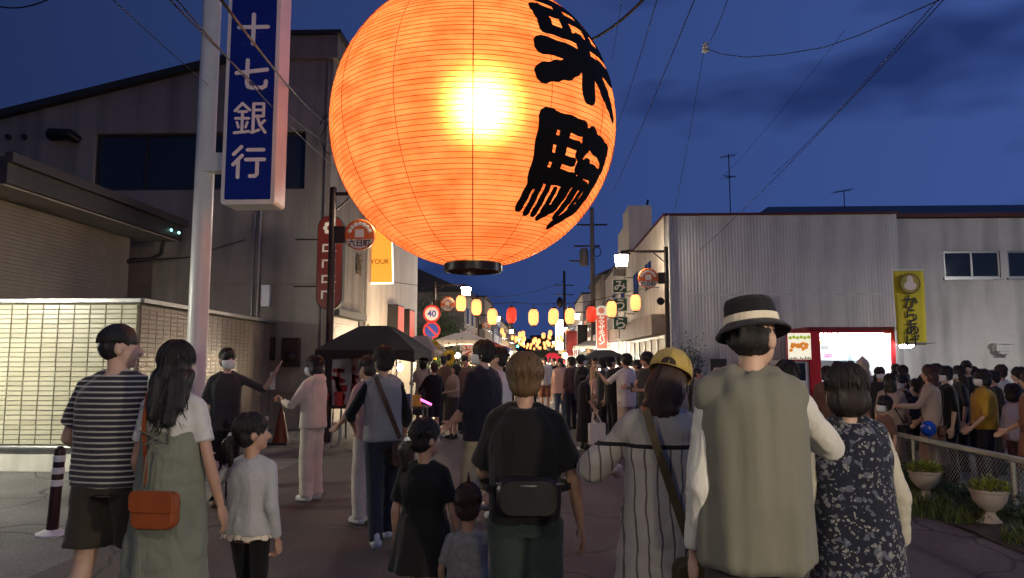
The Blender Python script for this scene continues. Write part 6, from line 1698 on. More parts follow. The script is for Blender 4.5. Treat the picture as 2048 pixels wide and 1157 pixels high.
def poncho_mat():
    m = stripe_mat('fabric_poncho', (.50, .46, .40), (.13, .105, .10), .050, .15, 0, .06, 5)
    t = m.node_tree; n = t.nodes; b = n['Principled BSDF']; lk = t.links.new
    tx = n.new('ShaderNodeTexCoord'); sp = n.new('ShaderNodeSeparateXYZ'); lk(tx.outputs['Object'], sp.inputs[0])
    src = b.inputs['Base Color'].links[0].from_socket
    for z, w in ((1.215, .009),):
        su = n.new('ShaderNodeMath'); su.operation = 'SUBTRACT'; lk(sp.outputs[2], su.inputs[0]); su.inputs[1].default_value = z
        ab = n.new('ShaderNodeMath'); ab.operation = 'ABSOLUTE'; lk(su.outputs[0], ab.inputs[0])
        lt_ = n.new('ShaderNodeMath'); lt_.operation = 'LESS_THAN'; lk(ab.outputs[0], lt_.inputs[0]); lt_.inputs[1].default_value = w
        mx = n.new('ShaderNodeMix'); mx.data_type = 'RGBA'; lk(lt_.outputs[0], mx.inputs[0]); lk(src, mx.inputs[6]); mx.inputs[7].default_value = (.02, .018, .02, 1); src = mx.outputs[2]
    # plain yoke above the dark line
    gt = n.new('ShaderNodeMath'); gt.operation = 'GREATER_THAN'; lk(sp.outputs[2], gt.inputs[0]); gt.inputs[1].default_value = 1.225
    mx = n.new('ShaderNodeMix'); mx.data_type = 'RGBA'; lk(gt.outputs[0], mx.inputs[0]); lk(src, mx.inputs[6]); mx.inputs[7].default_value = (.47, .43, .37, 1)
    lk(mx.outputs[2], b.inputs['Base Color']); return m
PONCHO = poncho_mat()
NEAR = 'people walking in the foreground'

# --- striped-shirt man
p1 = person('man in a striped T-shirt and dark shorts walking beside the tiled wall', 237, 3.85, 1.765, -6, bw=1.08, look=(-52, 0, 0), hair='crop', armL=(.14, .42, -.72), armR=(.30, .45, -.70), legL=(-.16, .02), legR=(.14, .02),
       top=dict(mat=STR1, hem=-.02, sleeve=.40, wide=1.13, straight=.85, loose=.02, cuff=1.5), bottom=dict(kind='shorts', mat=FB['shorts'], end=.80, loose=.02, rs=.108), shoes='black', res=0, group=NEAR, seed=1)
# --- woman in the sage dress
p2 = person('long-haired woman in a sage green dress over a white T-shirt', 352, 3.62, 1.66, -4, bw=.87, look=(8, 6, 0), hair='long', armL=(.10, .22, -.93), armR=(.22, .10, -.95), top=dict(mat=FB['white'], hem=.1, sleeve=.36, wide=1.02, loose=.014, cuff=1.6),
       bottom=dict(kind='skirt', mat=FB['sage'], t0=.72, hem=.07, w1=.15, loose=.024, pleat=.07, np=7, fold=.012), shoes='brown', res=0, group=NEAR, seed=2)
q = MB()
for s_ in (-1, 1):
    bk, tp, fr_ = strap_path(p2, s_, s_ * .05, .60, 1.05, .022, 8); ribbon(q, bk[::-1] + [tp], .012, .003)
q2 = [Vector((x, -.156, z)) for x, z in ((-.075, 1.235), (.07, 1.18), (-.06, 1.17), (.075, 1.235))]
q.tube(q2, .005, 5); q.tube([Vector((0, -.160, 1.175)), Vector((-.03, -.165, 1.10)), Vector((-.035, -.185, .90))], .005, 5); q.tube([Vector((0, -.160, 1.175)), Vector((.03, -.165, 1.12)), Vector((.025, -.182, .93))], .005, 5)
q.obj('dress_tie', FB['olive'], p2['o'], 180)
bag('tan leather shoulder bag hanging at the hip of the woman in sage', p2, -1, -.045, .20, LEATHER['tan'], (.095, -.045, -.095), (.225, .075, .175), .018, g=1.12, ylift=.035)
# --- girl in the grey sweater
p3 = person('girl in a pale grey sweater and black leggings holding a hand', 512, 4.0, 1.265, -14, hr=6.1, hip=.49, bw=1.02, look=(-42, -4, 0), hair='pony', armL=(.72, .12, -.66), armR=(.14, .02, -.95), legL=(.10, .0), legR=(-.10, .02), hand='grip',
       top=dict(mat=FB['sweater'], hem=.0, sleeve=.97, wide=1.1, straight=.7, loose=.018, flare=.25), bottom=dict(mat=FB['black'], r=(.075, .052, .040), loose=.008), shoes='black', res=0, group=NEAR, seed=3)
q = MB()
for i in range(60):
    a = 6.283 * i / 60; rx, ry = .165, .125; w_ = .006 * math.sin(i * 2.1)
    q.add([Vector(((rx - .02) * math.cos(a), (ry - .02) * math.sin(a), .655)), Vector(((rx - .02) * math.cos(a + .105), (ry - .02) * math.sin(a + .105), .655)), Vector(((rx + w_) * math.cos(a + .105), (ry + w_) * math.sin(a + .105), .605 + .006 * math.sin(i))), Vector(((rx + w_) * math.cos(a), (ry + w_) * math.sin(a), .605 + .006 * math.sin(i)))], [(0, 1, 2, 3)])
q.obj('frill', FB['cream'], p3['o'], 180, fix=False)
q = MB(); q.ell(p3['HD']((-.025, -.125, .0)), (.022, .018, .022), None, 10, 6); q.obj('hair_tie', MASK, p3['o'], 180)
# --- masked man in black waving
p4 = person('man in black with a white mask raising one hand by the pole', 455, 7.7, 1.685, -152, bw=.92, armL=(.62, .45, .12), elL=(.5, -.1, -1), armR=(.2, .15, -.92), look=(18, 0, 0), hair='short', mask=True, eyes=True, hand={-1: 'open', 1: 'relax'},
       top=dict(mat=FB['charcoal'], hem=-.12, sleeve=.62, wide=1.12, straight=.6), bottom=dict(mat=FB['black'], loose=.02), shoes='brown', legL=(.05, 0), res=1, group='people on the left side of the street', seed=4)
# --- woman in the cream hoodie
p5 = person('woman in a cream hoodie and wide cream trousers facing the wall', 630, 8.0, 1.60, 62, bw=.85, armL=(.05, .66, -.38), armR=(.0, .62, -.45), elL=(.6, -.4, -1), elR=(.6, -.4, -1), look=(20, 2, 0), hair='bob', mask=True, hand='fist', eyes=True,
       top=dict(name='hoodie', mat=FB['cream'], hem=-.06, sleeve=.95, wide=1.12, straight=.7, loose=.03, hood=True, cuff=1.0), bottom=dict(kind='wide', mat=FB['cream'], r=(.088, .078, .078), loose=.015), shoes='white', res=1, group='people on the left side of the street', seed=5)
q = MB(); S, E, Wr = p5['J'][1]; m_ = S.lerp(E, .62)
for dy, dz in ((-.03, .02), (.0, .035), (.03, .02), (-.02, -.02), (.02, -.025)): q.ell(m_ + Vector((.085, dy, dz)), (.006, .014, .02), None, 8, 5)
q.obj('printed_mark', FB['red'], p5['o'], 180)
# --- person in the pale pink top
person('person in a pale pink top and cream trousers behind the raglan shirt man', 738, 6.95, 1.60, 50, bw=.88, armL=(.1, .45, -.7), armR=(.1, .4, -.75), look=(10, 8, 0), hair='short', hcol='dark', top=dict(mat=FB['pink'], hem=-.05, sleeve=.55, wide=1.1, straight=.6), bottom=dict(kind='wide', mat=FB['cream'], r=(.084, .07, .068)), shoes='white', res=1, group='people on the left side of the street', seed=6)
# --- raglan man
p7 = person('man in a grey raglan shirt with black sleeves and dark jeans', 768, 6.15, 1.675, 22, bw=.86, armL=(.16, .42, -.68), elL=(.7, -.8, -.2), armR=(.14, .25, -.88), look=(22, 2, 0), hair='mop', legL=(-.24, .03), legR=(.16, 0.01),
       top=dict(mat=FB['black'], hem=.12, sleeve=.72, wide=1.04, straight=.5, loose=.018), over=dict(name='shirt_front', mat=FB['grey'], hem=.02, sleeve=0, wide=1.05, straight=.6, loose=.016), bottom=dict(mat=FB['denim'], loose=.018, r=(.086, .062, .052)), shoes='white', res=0, group=NEAR, seed=7)
bag('dark shoulder bag on the right hip of the raglan shirt man', p7, -1, .13, .08, LEATHER['brown'], (.02, -.02, -.13), (.2, .08, .2), .038, g=1.14, ylift=.035)
# --- girl in the black dress
p8 = person('girl in a black dress with a ponytail seen from behind', 852, 4.0, 1.235, -8, hr=6.1, hip=.49, look=(-38, 0, 0), hair='pony', armL=(.16, .1, -.96), armR=(.2, .12, -.94), top=dict(mat=FB['black'], hem=.05, sleeve=.42, wide=1.1, loose=.018, cuff=1.7),
       bottom=dict(kind='skirt', mat=FB['black'], t0=.5, hem=.345, w1=.145, loose=.02, pleat=.06), shoes='black', legL=(.08, 0), legR=(-.08, .02), res=0, group=NEAR, seed=8)
q = MB(); q.ell(p8['HD']((-.025, -.125, .0)), (.026, .02, .02), None, 10, 6); q.obj('hair_tie', MASK, p8['o'], 180)
# --- toddler
p9 = person('toddler in a grey knitted top walking hand in hand', 938, 3.85, .905, 0, hr=4.55, hip=.43, bw=1.12, look=(0, 0, 0), hair='short', hcol='brown', armL=(.2, .2, -.92), armR=(.55, .10, .58), elR=(1, 0, -.5), hand='grip', top=dict(mat=fab('fabric_knit', (.27, .26, .25), .95, .35, .9, 30, 60), hem=-.12, sleeve=.5, wide=1.12, straight=.8, loose=.016, flare=.3), bottom=dict(mat=FB['charcoal'], loose=.012), shoes='white', res=0, group=NEAR, seed=9)
q = MB(); q.tube([p9['HD']((0, -.02, .13)), p9['HD']((.005, -.02, .165)), p9['HD']((0, -.01, .20))], [.012, .009, .002], 6); q.obj('hair_tuft', HAIR['brown'], p9['o'], 180)
# --- masked man in navy
p10 = person('tall masked man in a loose navy top and khaki trousers looking left', 966, 7.05, 1.75, 58, bw=1.04, armL=(.1, .4, -.8), armR=(.12, .35, -.85), look=(28, 0, 0), hair='mop', mask=True, top=dict(mat=FB['navy'], hem=-.22, sleeve=.6, wide=1.22, straight=.9, loose=.03, cuff=1.6), bottom=dict(kind='wide', mat=FB['khaki'], r=(.094, .078, .068), loose=.015), shoes='white', res=1, group='people in the middle of the street', seed=10, legL=(.1, 0), legR=(-.12, 0))
person('person in a white shirt standing close behind the navy top man', 996, 7.7, 1.70, 75, look=(10, 0, 0), hair='short', hcol='dark', top=dict(mat=FB['white'], hem=-.1, sleeve=.5, wide=1.2, straight=.9), bottom=dict(mat=FB['beige'], loose=.02), shoes='white', res=1, group='people in the middle of the street', seed=11, armL=(.1, .5, -.7))
# --- brown-haired person in black with waist bag
p11 = person('person with light brown hair in a black T-shirt seen from behind', 1050, 3.4, 1.595, 0, bw=.97, look=(0, 0, 0), hair='mop', hcol='light', armL=(.08, .55, -.74), armR=(.24, .10, -.95), hand={-1: 'grip', 1: 'relax'}, legL=(.12, .0), legR=(-.12, .02),
       top=dict(mat=FB['black'], hem=.0, sleeve=.46, wide=1.10, straight=.9, loose=.026, cuff=1.9), bottom=dict(mat=FB['teal'], loose=.026, r=(.09, .068, .06)), shoes='black', res=0, group=NEAR, seed=12)
wb = empty('waist_bag', p11['o'].location); tag(wb, 'black waist bag on the person with light brown hair', 'bag', 'bags carried by people')
q = MB(); ps = rrect(-.145, .145, -.085, .085, .06, 5); q.loft([[(x * k + .02, -.165 - y, .985 + z * k) for x, z in ps] for y, k in ((0, .94), (.02, 1), (.075, .98), (.095, .86))]); q.obj('bag_body', LEATHER['black'], wb, 40)
q = MB(); q.tube([(x * .9 + .02, -.262 + abs(x) * .12, 1.05 - .012 * math.cos(x * 8)) for x in (-.16, -.1, -.05, 0, .05, .1, .17)], .0035, 5); q.obj('zip', M['grey_metal'], wb, 180)
q = MB(); ribbon(q, [Vector((.215 * math.cos(a), .165 * math.sin(a), 1.0)) for a in [x * .2 - 1.2 for x in range(0, 28)]], .03, .003, lambda p: Vector((p.x, p.y, 0)).normalized()); q.obj('belt', LEATHER['black'], wb)
# --- woman with the yellow cap
p12 = person('woman in a striped cream poncho and yellow cap', 1322, 3.2, 1.60, -4, bw=.90, look=(-14, 8, 12), hair='undercap', hcol='brown', armL=(.16, .52, -.48), elL=(.8, -.7, -.3), armR=(.14, .2, -.93), top=dict(name='poncho', mat=PONCHO, hem=-.62, sleeve=.62, wide=1.08, straight=1.0, loose=.03, flare=.38, cuff=2.2, fold=.013, fx=11), bottom=dict(mat=FB['khaki'], loose=.02), shoes='brown', res=0, group=NEAR, seed=13, legR=(.1, 0))
def dome(q, inf, c, ax, z0, rows=8, n=36, tilt=0.0):
    rings = []; T_ = Matrix.Rotation(tilt, 3, 'X')
    for k in range(rows + 1):
        u = k / rows; th = (math.pi / 2) * (1 - u) + .02
        rings.append([inf['HD'](Vector(c) + T_ @ Vector((ax[0] * math.sin(th) * math.cos(6.2832 * i / n), ax[1] * math.sin(th) * math.sin(6.2832 * i / n), z0 + ax[2] * math.cos(th)))) for i in range(n)])
    q.loft(rings, cap=(False, True))
CAPM = fab('fabric_cap', (.52, .37, .10), .8, .1, .4, 6, 180)
q = MB(); dome(q, p12, (0, -.012, .02), (.106, .120, .122), .02, tilt=R(-14)); cap_ = q.obj('cap', CAPM, p12['o'], 60); so = cap_.modifiers.new('s', 'SOLIDIFY'); so.thickness = .004
q = MB()
for k in range(6):
    a = math.pi / 6 + k * math.pi / 3; pts = []
    for j in range(9):
        th = (math.pi / 2) * (1 - j / 8) + .02; pts.append(p12['HD'](Vector((0, -.012, .02)) + Matrix.Rotation(R(-14), 3, 'X') @ Vector((.1075 * math.sin(th) * math.cos(a), .1215 * math.sin(th) * math.sin(a), .02 + .1235 * math.cos(th)))))
    q.tube(pts, .0022, 4)
q.ell(pts[-1], (.008, .008, .006), None, 8, 5); q.obj('cap_seam', CAPM, cap_, 180)
q = MB(); T_ = Matrix.Rotation(R(-14), 3, 'X')
arch = []
for i in range(13):
    a = math.pi * i / 12; arch.append(p12['HD'](Vector((0, -.012, .02)) + T_ @ Vector((.036 * math.cos(a), -.1275 * math.cos(.036 * math.cos(a) / .1) * math.cos(.25 * math.sin(a)), .022 + .032 * math.sin(a)))))
q.add(arch, [tuple(range(13))]); q.obj('cap_opening', HAIR['brown'], cap_, fix=False)
q = MB(); rings = []
for j in range(5):
    u = j / 4; rings.append([p12['HD']((.095 * math.sin(R(a)) * (1 - .08 * u), .085 + .03 * math.cos(R(a)) + .075 * u * math.cos(R(a)) ** .6, .045 - .02 * u - .012 * (a / 60) ** 2)) for a in range(-70, 71, 10)])
q.loft(rings, closed=False, cap=(False, False)); br = q.obj('cap_brim', CAPM, cap_, 60, fix=False); so = br.modifiers.new('s', 'SOLIDIFY'); so.thickness = .004
bag('olive brown slouchy bag carried by the woman in the poncho', p12, -1, .10, -.12, LEATHER['olive'], (.035, -.06, -.13), (.26, .10, .30), .035, False, g=1.34, ylift=.06)
# --- man with the black hat
p13 = person('man in a black hat and grey-olive vest over a white shirt', 1500, 2.6, 1.785, 4, bw=.92, look=(-48, 0, 3), hair='underhat', armL=(.10, .10, -.97), armR=(.04, .50, -.16), elR=(1.0, -.25, -.75), top=dict(mat=FB['white'], hem=.08, sleeve=.96, wide=.92, loose=.018, cuff=1.3, neck=1.03),
       over=dict(name='vest', mat=fab('fabric_vest', (.175, .168, .135), .95, .10, .10, 4, 500, wrinkle=.16), hem=-.08, sleeve=0, wide=1.03, straight=.95, loose=.018, fold=.050, fz=.7, fx=19, flare=.12, soft=True, smooth=5), bottom=dict(mat=FB['charcoal'], loose=.02), shoes='black', res=0, group=NEAR, seed=14, legL=(-.1, .01), legR=(.1, 0), skin=SKIN2)
VM = p13['over'].data.materials[0]
def band(inf, t, g, off, w, m, name):
    q = MB(); H_ = inf['H']; pts = []
    rx, ry = tor(t); c = inf['up']((0, 0, inf['Z'](t)))
    for i in range(41):
        a = 6.2832 * i / 40; pts.append(Vector((c.x + (rx * H_ * g + off) * math.cos(a), c.y + (ry * H_ * g + off) * math.sin(a), c.z)))
    q.tube(pts, w, 6, cap=False); return q.obj(name, m, inf['over'], 180)
band(p13, 1.075, .95, .030, .009, VM, 'collar')
HATM = fab('fabric_hat', (.013, .012, .014), .9, .2, .4, 8, 150)
def hat_ring(r, z, n=40, lift=0.0, oval=1.12):
    T_ = Matrix.Rotation(R(-4), 3, 'X') @ Matrix.Rotation(R(-13), 3, 'Y')
    return [p13['HD'](Vector((0, -.012, .035)) + T_ @ Vector((r * math.cos(6.2832 * i / n), r * oval * math.sin(6.2832 * i / n), z + lift * math.cos(6.2832 * i / n + .6)))) for i in range(n)]
q = MB(); q.loft([hat_ring(.124, -.030, lift=.010), hat_ring(.126, -.025, lift=.010), hat_ring(.108, -.002, lift=.004), hat_ring(.090, .010), hat_ring(.088, .04), hat_ring(.084, .078), hat_ring(.076, .096), hat_ring(.055, .103), hat_ring(.03, .095)], cap=(False, True))
ha = q.obj('hat', HATM, p13['o'], 60); so = ha.modifiers.new('s', 'SOLIDIFY'); so.thickness = .004
q = MB(); q.loft([hat_ring(.0900, .010), hat_ring(.0925, .011), hat_ring(.0910, .036), hat_ring(.088, .037)], cap=(False, False)); q.obj('hat_band', FB['cream'], ha, 60)
# --- woman in the floral tunic
p14 = person('short-haired woman in a dark floral tunic over white sleeves', 1690, 3.2, 1.545, -4, bw=.90, look=(-10, 2, 0), hair='bob', hcol='dark', armL=(.16, .12, -.95), armR=(.17, .06, -.96), top=dict(mat=fab('fabric_ivory', (.50, .46, .38)), hem=.1, sleeve=.96, wide=.98, loose=.018), over=dict(name='tunic', mat=FLORAL, hem=-.36, sleeve=0, wide=1.12, straight=.85, loose=.018, flare=.30, fold=.010), bottom=dict(mat=FB['black'], loose=.02), shoes='black', res=0, group=NEAR, seed=15, legR=(.1, 0), legL=(-.08, 0))

# ------------------------------------------------------------------ middle distance, left
LG = 'people on the left side of the street'; MG = 'people in the middle of the street'; QG = 'people queueing by the food truck'
person('person in a dark jacket and navy shorts at the stall', 868, 13.6, 1.50, 35, hair='short', hcol='brown', armL=(.1, .6, -.55), armR=(.1, .55, -.6), top=dict(mat=FB['black'], hem=-.15, sleeve=.95, wide=1.2, straight=.8), bottom=dict(kind='shorts', mat=FB['navy'], end=.85, rs=.1), shoes='white', res=2, group=LG, seed=21)
person('person in a long dark skirt looking down by the stall', 907, 14.2, 1.47, 130, hair='bob', hcol='black', look=(0, -25, 0), armL=(.05, .5, -.55), armR=(.05, .5, -.5), top=dict(mat=FB['taupe'], hem=.1, sleeve=.9, wide=1.05), bottom=dict(kind='skirt', mat=FB['charcoal'], hem=.22, w1=.13), res=2, group=LG, seed=22)
person('person in a brown jacket behind the stall visitors', 888, 17.0, 1.64, -20, hair='short', top=dict(mat=FB['brown'], hem=-.1, sleeve=.95, wide=1.15), bottom=dict(mat=FB['denim']), res=2, group=LG, seed=23)
person('child in a dark top beside the tent post', 800, 12.9, 1.15, 80, hr=6, hip=.49, hair='short', top=dict(mat=FB['charcoal'], hem=-.05, sleeve=.5), bottom=dict(mat=FB['black']), res=2, group=LG, seed=24)
person('person in a pinkish yukata-like top near the sunflowers', 928, 19.0, 1.55, 160, hair='bun', top=dict(mat=FB['pink'], hem=-.1, sleeve=.8, wide=1.2), bottom=dict(kind='skirt', mat=FB['red'], hem=.2, w1=.12), res=2, group=LG, seed=25)
person('dark-haired person facing us in front of the far shops', 1008, 19.5, 1.60, 170, eyes=True, hair='short', top=dict(mat=FB['black'], hem=-.1, sleeve=.5), bottom=dict(mat=FB['black']), res=2, group=MG, seed=26)
# right
person('tall person in a black coat beyond the person with the tote', 1163, 15.5, 1.66, -60, look=(-20, 0, 0), mask=True, hair='mop', top=dict(mat=FB['charcoal'], hem=-.3, sleeve=.6, wide=1.2, straight=.9), bottom=dict(mat=FB['black'], loose=.02), res=1, group=MG, seed=27)
pt = person('woman in a long black dress carrying a white tote bag', 1168, 12.6, 1.40, -70, hr=7, hair='bob', look=(-10, -5, 0), armR=(.12, .25, -.9), armL=(.1, .5, -.6), hand='grip', top=dict(mat=FB['black'], hem=.1, sleeve=.55, wide=1.1), bottom=dict(kind='skirt', mat=FB['black'], hem=.10, w1=.13, t0=.5), res=1, group=MG, seed=28)
S, E, Wr = pt['J'][1]; tb_ = empty('tote_bag', pt['o'].location); tb_.rotation_euler = pt['o'].rotation_euler; tag(tb_, 'white tote bag held by the woman in the long black dress', 'bag', 'bags carried by people')
q = MB(); c = Wr + Vector((.04, .02, -.42)); q.loft([[(c.x + y, c.y + x * k, c.z + z) for x, z in rrect(-.16, .16, -.18, .18, .02, 3)] for y, k in ((-.05, .9), (-.02, 1), (.02, 1), (.05, .9))]); q.obj('bag_body', FB['white'], tb_, 40)
for y in (-.03, .03):
    q = MB(); q.tube([c + Vector((y, -.09, .17)), Wr + Vector((y * .3, -.03, -.06)), Wr + Vector((y * .3, .03, -.06)), c + Vector((y, .09, .17))], .008, 5); q.obj('handle', FB['white'], tb_, 180)
person('person in black seen in profile drinking beside the white T-shirt', 1224, 13.6, 1.62, -70, hair='short', armR=(.1, .45, .0), elR=(.6, 0, -1), armL=(.1, .4, -.7), look=(0, -8, 0), top=dict(mat=FB['black'], hem=-.15, sleeve=.5, wide=1.2, straight=.9), bottom=dict(mat=FB['black'], loose=.02), res=1, group=MG, seed=29)
person('person in a white T-shirt with black hair raising an arm', 1252, 12.6, 1.66, 35, hair='mop', armL=(.35, .6, -.05), elL=(.5, 0, -1), armR=(.12, .4, -.75), look=(20, 0, 0), top=dict(mat=FB['white'], hem=-.22, sleeve=.5, wide=1.18, straight=.9, cuff=1.6), bottom=dict(mat=FB['beige'], loose=.02), res=1, group=MG, seed=30)
pg = person('man with glasses in a dark sleeveless top holding a phone', 1293, 11.6, 1.68, 120, hair='mop', glasses=True, eyes=True, armL=(.0, .5, -.5), armR=(.0, .5, -.45), hand='grip', look=(-10, 0, 0), top=dict(mat=FB['charcoal'], hem=-.1, sleeve=.25, wide=1.1), bottom=dict(mat=FB['black'], loose=.02), res=1, group=MG, seed=31, skin=SKIN)
S, E, Wr = pg['J'][-1]; d = (Wr - E).normalized(); q = MB(); q.box(Wr + d * .12 + Vector((.0, 0, .04)), (.075, .012, .15)); ph_ = q.obj('phone', SHOE['black'], bevel=.006); ph_.location = pg['o'].location; ph_.rotation_euler = pg['o'].rotation_euler; tag(ph_, 'black phone held by the man with glasses', 'phone')
person('person in an open white shirt and tan shorts facing us', 1090, 21, 1.64, 176, eyes=True, hair='short', hcol='brown', top=dict(mat=FB['black'], hem=-.05, sleeve=.0), over=dict(name='open_shirt', mat=FB['white'], hem=-.1, sleeve=.9, wide=.9), bottom=dict(kind='shorts', mat=FB['rust'], end=1.0, rs=.09), res=2, group=MG, seed=32)
person('person in a fringed salmon pink top and blue jeans in the street', 1120, 19.0, 1.58, 172, hair='long', hcol='brown', eyes=True, top=dict(mat=FB['pink'], hem=-.3, sleeve=.6, wide=1.25, straight=.9, flare=.3), bottom=dict(mat=FB['denim2'], loose=.02), res=2, group=MG, seed=33)
person('dark-haired person right of the salmon top', 1146, 20.5, 1.60, 150, hair='bob', eyes=True, top=dict(mat=FB['charcoal'], hem=-.1, sleeve=.6), bottom=dict(mat=FB['black']), res=2, group=MG, seed=34)
person('person in a dark cardigan under the grey-green tent', 1189, 21.5, 1.62, 120, hair='short', top=dict(mat=FB['brown'], hem=-.1, sleeve=.8), bottom=dict(mat=FB['denim']), res=2, group=MG, seed=35)
person('child in a pale pink shirt with a crossing strap under the tent', 1194, 18.8, 1.28, 20, hr=6.2, hip=.49, hair='bob', top=dict(mat=FB['pink'], hem=-.1, sleeve=.5), bottom=dict(mat=FB['brown']), res=2, group=MG, seed=36)
# distant crowd: copies of a few figures
far_src = [person('distant walker in a white shirt under the far lanterns', 1076, 30, 1.66, 10, hair='short', top=dict(mat=FB['white'], hem=-.1, sleeve=.5), bottom=dict(mat=FB['denim']), res=2, group='distant crowd', seed=41),
           person('distant walker in black under the far lanterns', 1062, 33, 1.68, 180, hair='short', top=dict(mat=FB['black'], hem=-.1, sleeve=.5), bottom=dict(mat=FB['black']), res=2, group='distant crowd', seed=42),
           person('distant walker in a brown dress under the far lanterns', 1108, 31, 1.60, 20, hair='bob', top=dict(mat=FB['brown'], hem=0, sleeve=.6), bottom=dict(kind='skirt', mat=FB['brown'], hem=.3), res=2, group='distant crowd', seed=43)]
rf_ = random.Random(6)
ORD = ('first', 'second', 'third', 'fourth', 'fifth', 'sixth', 'seventh', 'eighth', 'ninth', 'tenth')
for w_, kk in zip(('white', 'black', 'brown'), far_src): kk['o']['label'] = 'distant walker in ' + w_ + ' in the middle of the far crowd'
for k in range(27):
    src = far_src[k % 3]['o']; c = copy_tree(src); yy = 27 + k * 1.25 + rf_.random()
    c.location = (rf_.uniform(-2.9, 2.9), yy, .006); c.rotation_euler = (0, 0, rf_.uniform(-.6, .6) + (math.pi if rf_.random() < .4 else 0)); f = rf_.uniform(.94, 1.05); c.scale = (f, f, f); c['label'] = ORD[k // 3] + ' nearest distant walker in ' + ('a white shirt', 'black', 'a brown dress')[k % 3] + ' down the street'

# more figures packed between the front row and the far lights
more = [(22, 845, 15.8, 20, 1.08, 'person in a long dark skirt turned away left of the stall'), (23, 930, 15.2, 200, 1.0, 'person in a brown jacket facing us right of the stall'), (26, 942, 22.5, 30, 1.0, 'dark figure walking away right of the sunflowers'),
        (34, 1060, 17.5, 10, .98, 'dark-haired figure walking away just above the light brown hair'), (27, 1030, 24, 160, 1.0, 'masked figure in a black coat far behind the navy top man'), (30, 1210, 17.0, -120, .97, 'figure in a white T-shirt turned right behind the tote bag'),
        (35, 1142, 16.2, 40, 1.0, 'figure in a brown cardigan left of the tall black coat'), (27, 1205, 14.6, 100, .95, 'masked figure in a black coat facing left by the tent'), (26, 1240, 16.0, -30, 1.02, 'dark figure behind the raised arm'), (35, 1275, 14.5, 60, .96, 'figure in a brown cardigan left of the shopfront'),
        (34, 1180, 23.5, 10, 1.0, 'dark-haired figure under the grey-green tent edge'), (21, 1108, 25, 180, 1.05, 'figure in a dark jacket and shorts beyond the salmon top'), (33, 1050, 26.5, 0, 1.0, 'long-haired figure in pink walking away in the far crowd'), (23, 1320, 13.0, 100, .95, 'figure in a brown jacket beside the lamp post')]
for sd_, px, d_, rz_, f, lab in more:
    c = copy_tree(ALLP[sd_]); c.location = (P(px, 718, d_).x, d_, .006); c.rotation_euler = (0, 0, R(rz_)); c.scale = (f, f, f); c['label'] = lab; c['group'] = MG

# ------------------------------------------------------------------ the queue on the right
def strap_only(inf, side, label, m):
    bag(label, inf, side, -side * .14, .05, m, (0, -.02, -.08), (.18, .07, .13), .018, g=1.16, ylift=.03)
Q = lambda *a, **k: person(*a, res=k.pop('res', 1), group=QG, **k)
Q('person with dark swept hair half hidden behind the hat man', 1574, 5.2, 1.555, -35, hair='medium', top=dict(mat=FB['brown'], hem=-.1, sleeve=.8, wide=1.05), bottom=dict(mat=FB['black']), seed=51)
Q('dark-haired person left of the notice board', 1395, 14.5, 1.38, -100, hair='short', look=(-20, 0, 0), top=dict(mat=FB['grey'], hem=-.1, sleeve=.5), bottom=dict(mat=FB['black']), seed=52, res=2)
Q('person in brown right of the notice board', 1478, 13.5, 1.30, 20, hair='short', hcol='brown', top=dict(mat=FB['brown'], hem=-.1, sleeve=.5), bottom=dict(mat=FB['black']), seed=53, res=2)
Q('person in brown close beside the truck counter', 1652, 10.5, 1.46, -10, hair='bob', hcol='dark', top=dict(mat=FB['brown'], hem=-.1, sleeve=.9, wide=1.1), bottom=dict(mat=FB['charcoal']), seed=54)
Q('person in a dark cap at the serving window', 1672, 14.0, 1.52, 0, hair='mop', top=dict(mat=FB['charcoal'], hem=-.1, sleeve=.6), bottom=dict(mat=FB['black']), seed=55, res=2)
ph = Q('person in a beige hooded top standing at the lit window', 1724, 12.0, 1.56, -8, hair='short', hcol='dark', top=dict(mat=FB['beige'], hem=-.35, sleeve=.9, wide=1.15, straight=.8, hood=True), bottom=dict(mat=FB['beige'], loose=.02), seed=56)
q = MB(); q.ell(ph['HD']((0, -.03, .02)), (.105, .12, .125), ph['Rh'], 16, 12); q.ell(ph['HD']((0, -.04, -.1)), (.11, .1, .09), None, 14, 10); q.caps(ph['HD']((0, -.03, .1)), ph['HD']((0, -.05, .17)), .07, .03); me = remesh(q, .014, 3); mesh_obj('hood', me, FB['beige'], ph['o'], 180)
Q('masked person with long dark hair facing us in the queue', 1758, 11.6, 1.44, 170, hair='long', mask=True, eyes=True, top=dict(mat=FB['charcoal'], hem=-.1, sleeve=.6), bottom=dict(mat=FB['black']), seed=57)
pw_ = Q('woman in a pale top and trousers with a dark strap across her back', 1778, 9.8, 1.37, -25, hair='medium', hcol='black', top=dict(mat=FB['taupe'], hem=-.25, sleeve=.6, wide=1.2, straight=.9), bottom=dict(kind='wide', mat=FB['taupe'], r=(.09, .08, .08)), seed=58)
strap_only(pw_, -1, 'small dark bag worn by the woman in the pale outfit', LEATHER['black'])
Q('boy in a brown shirt standing in front of the pale outfit woman', 1764, 8.7, 1.125, 100, hr=6, hip=.48, hair='mop', mask=True, top=dict(mat=FB['brown'], hem=-.1, sleeve=.5), bottom=dict(mat=FB['khaki']), seed=59)
Q('person with very long dark hair in the middle of the queue', 1803, 12.2, 1.46, 15, hair='long', hcol='dark', top=dict(mat=FB['lilac'], hem=-.1, sleeve=.6), bottom=dict(mat=FB['black']), seed=60)
Q('short person in black facing left in the queue', 1803, 10.2, 1.33, 100, hair='short', mask=True, top=dict(mat=FB['black'], hem=-.1, sleeve=.6), bottom=dict(mat=FB['charcoal']), seed=61)
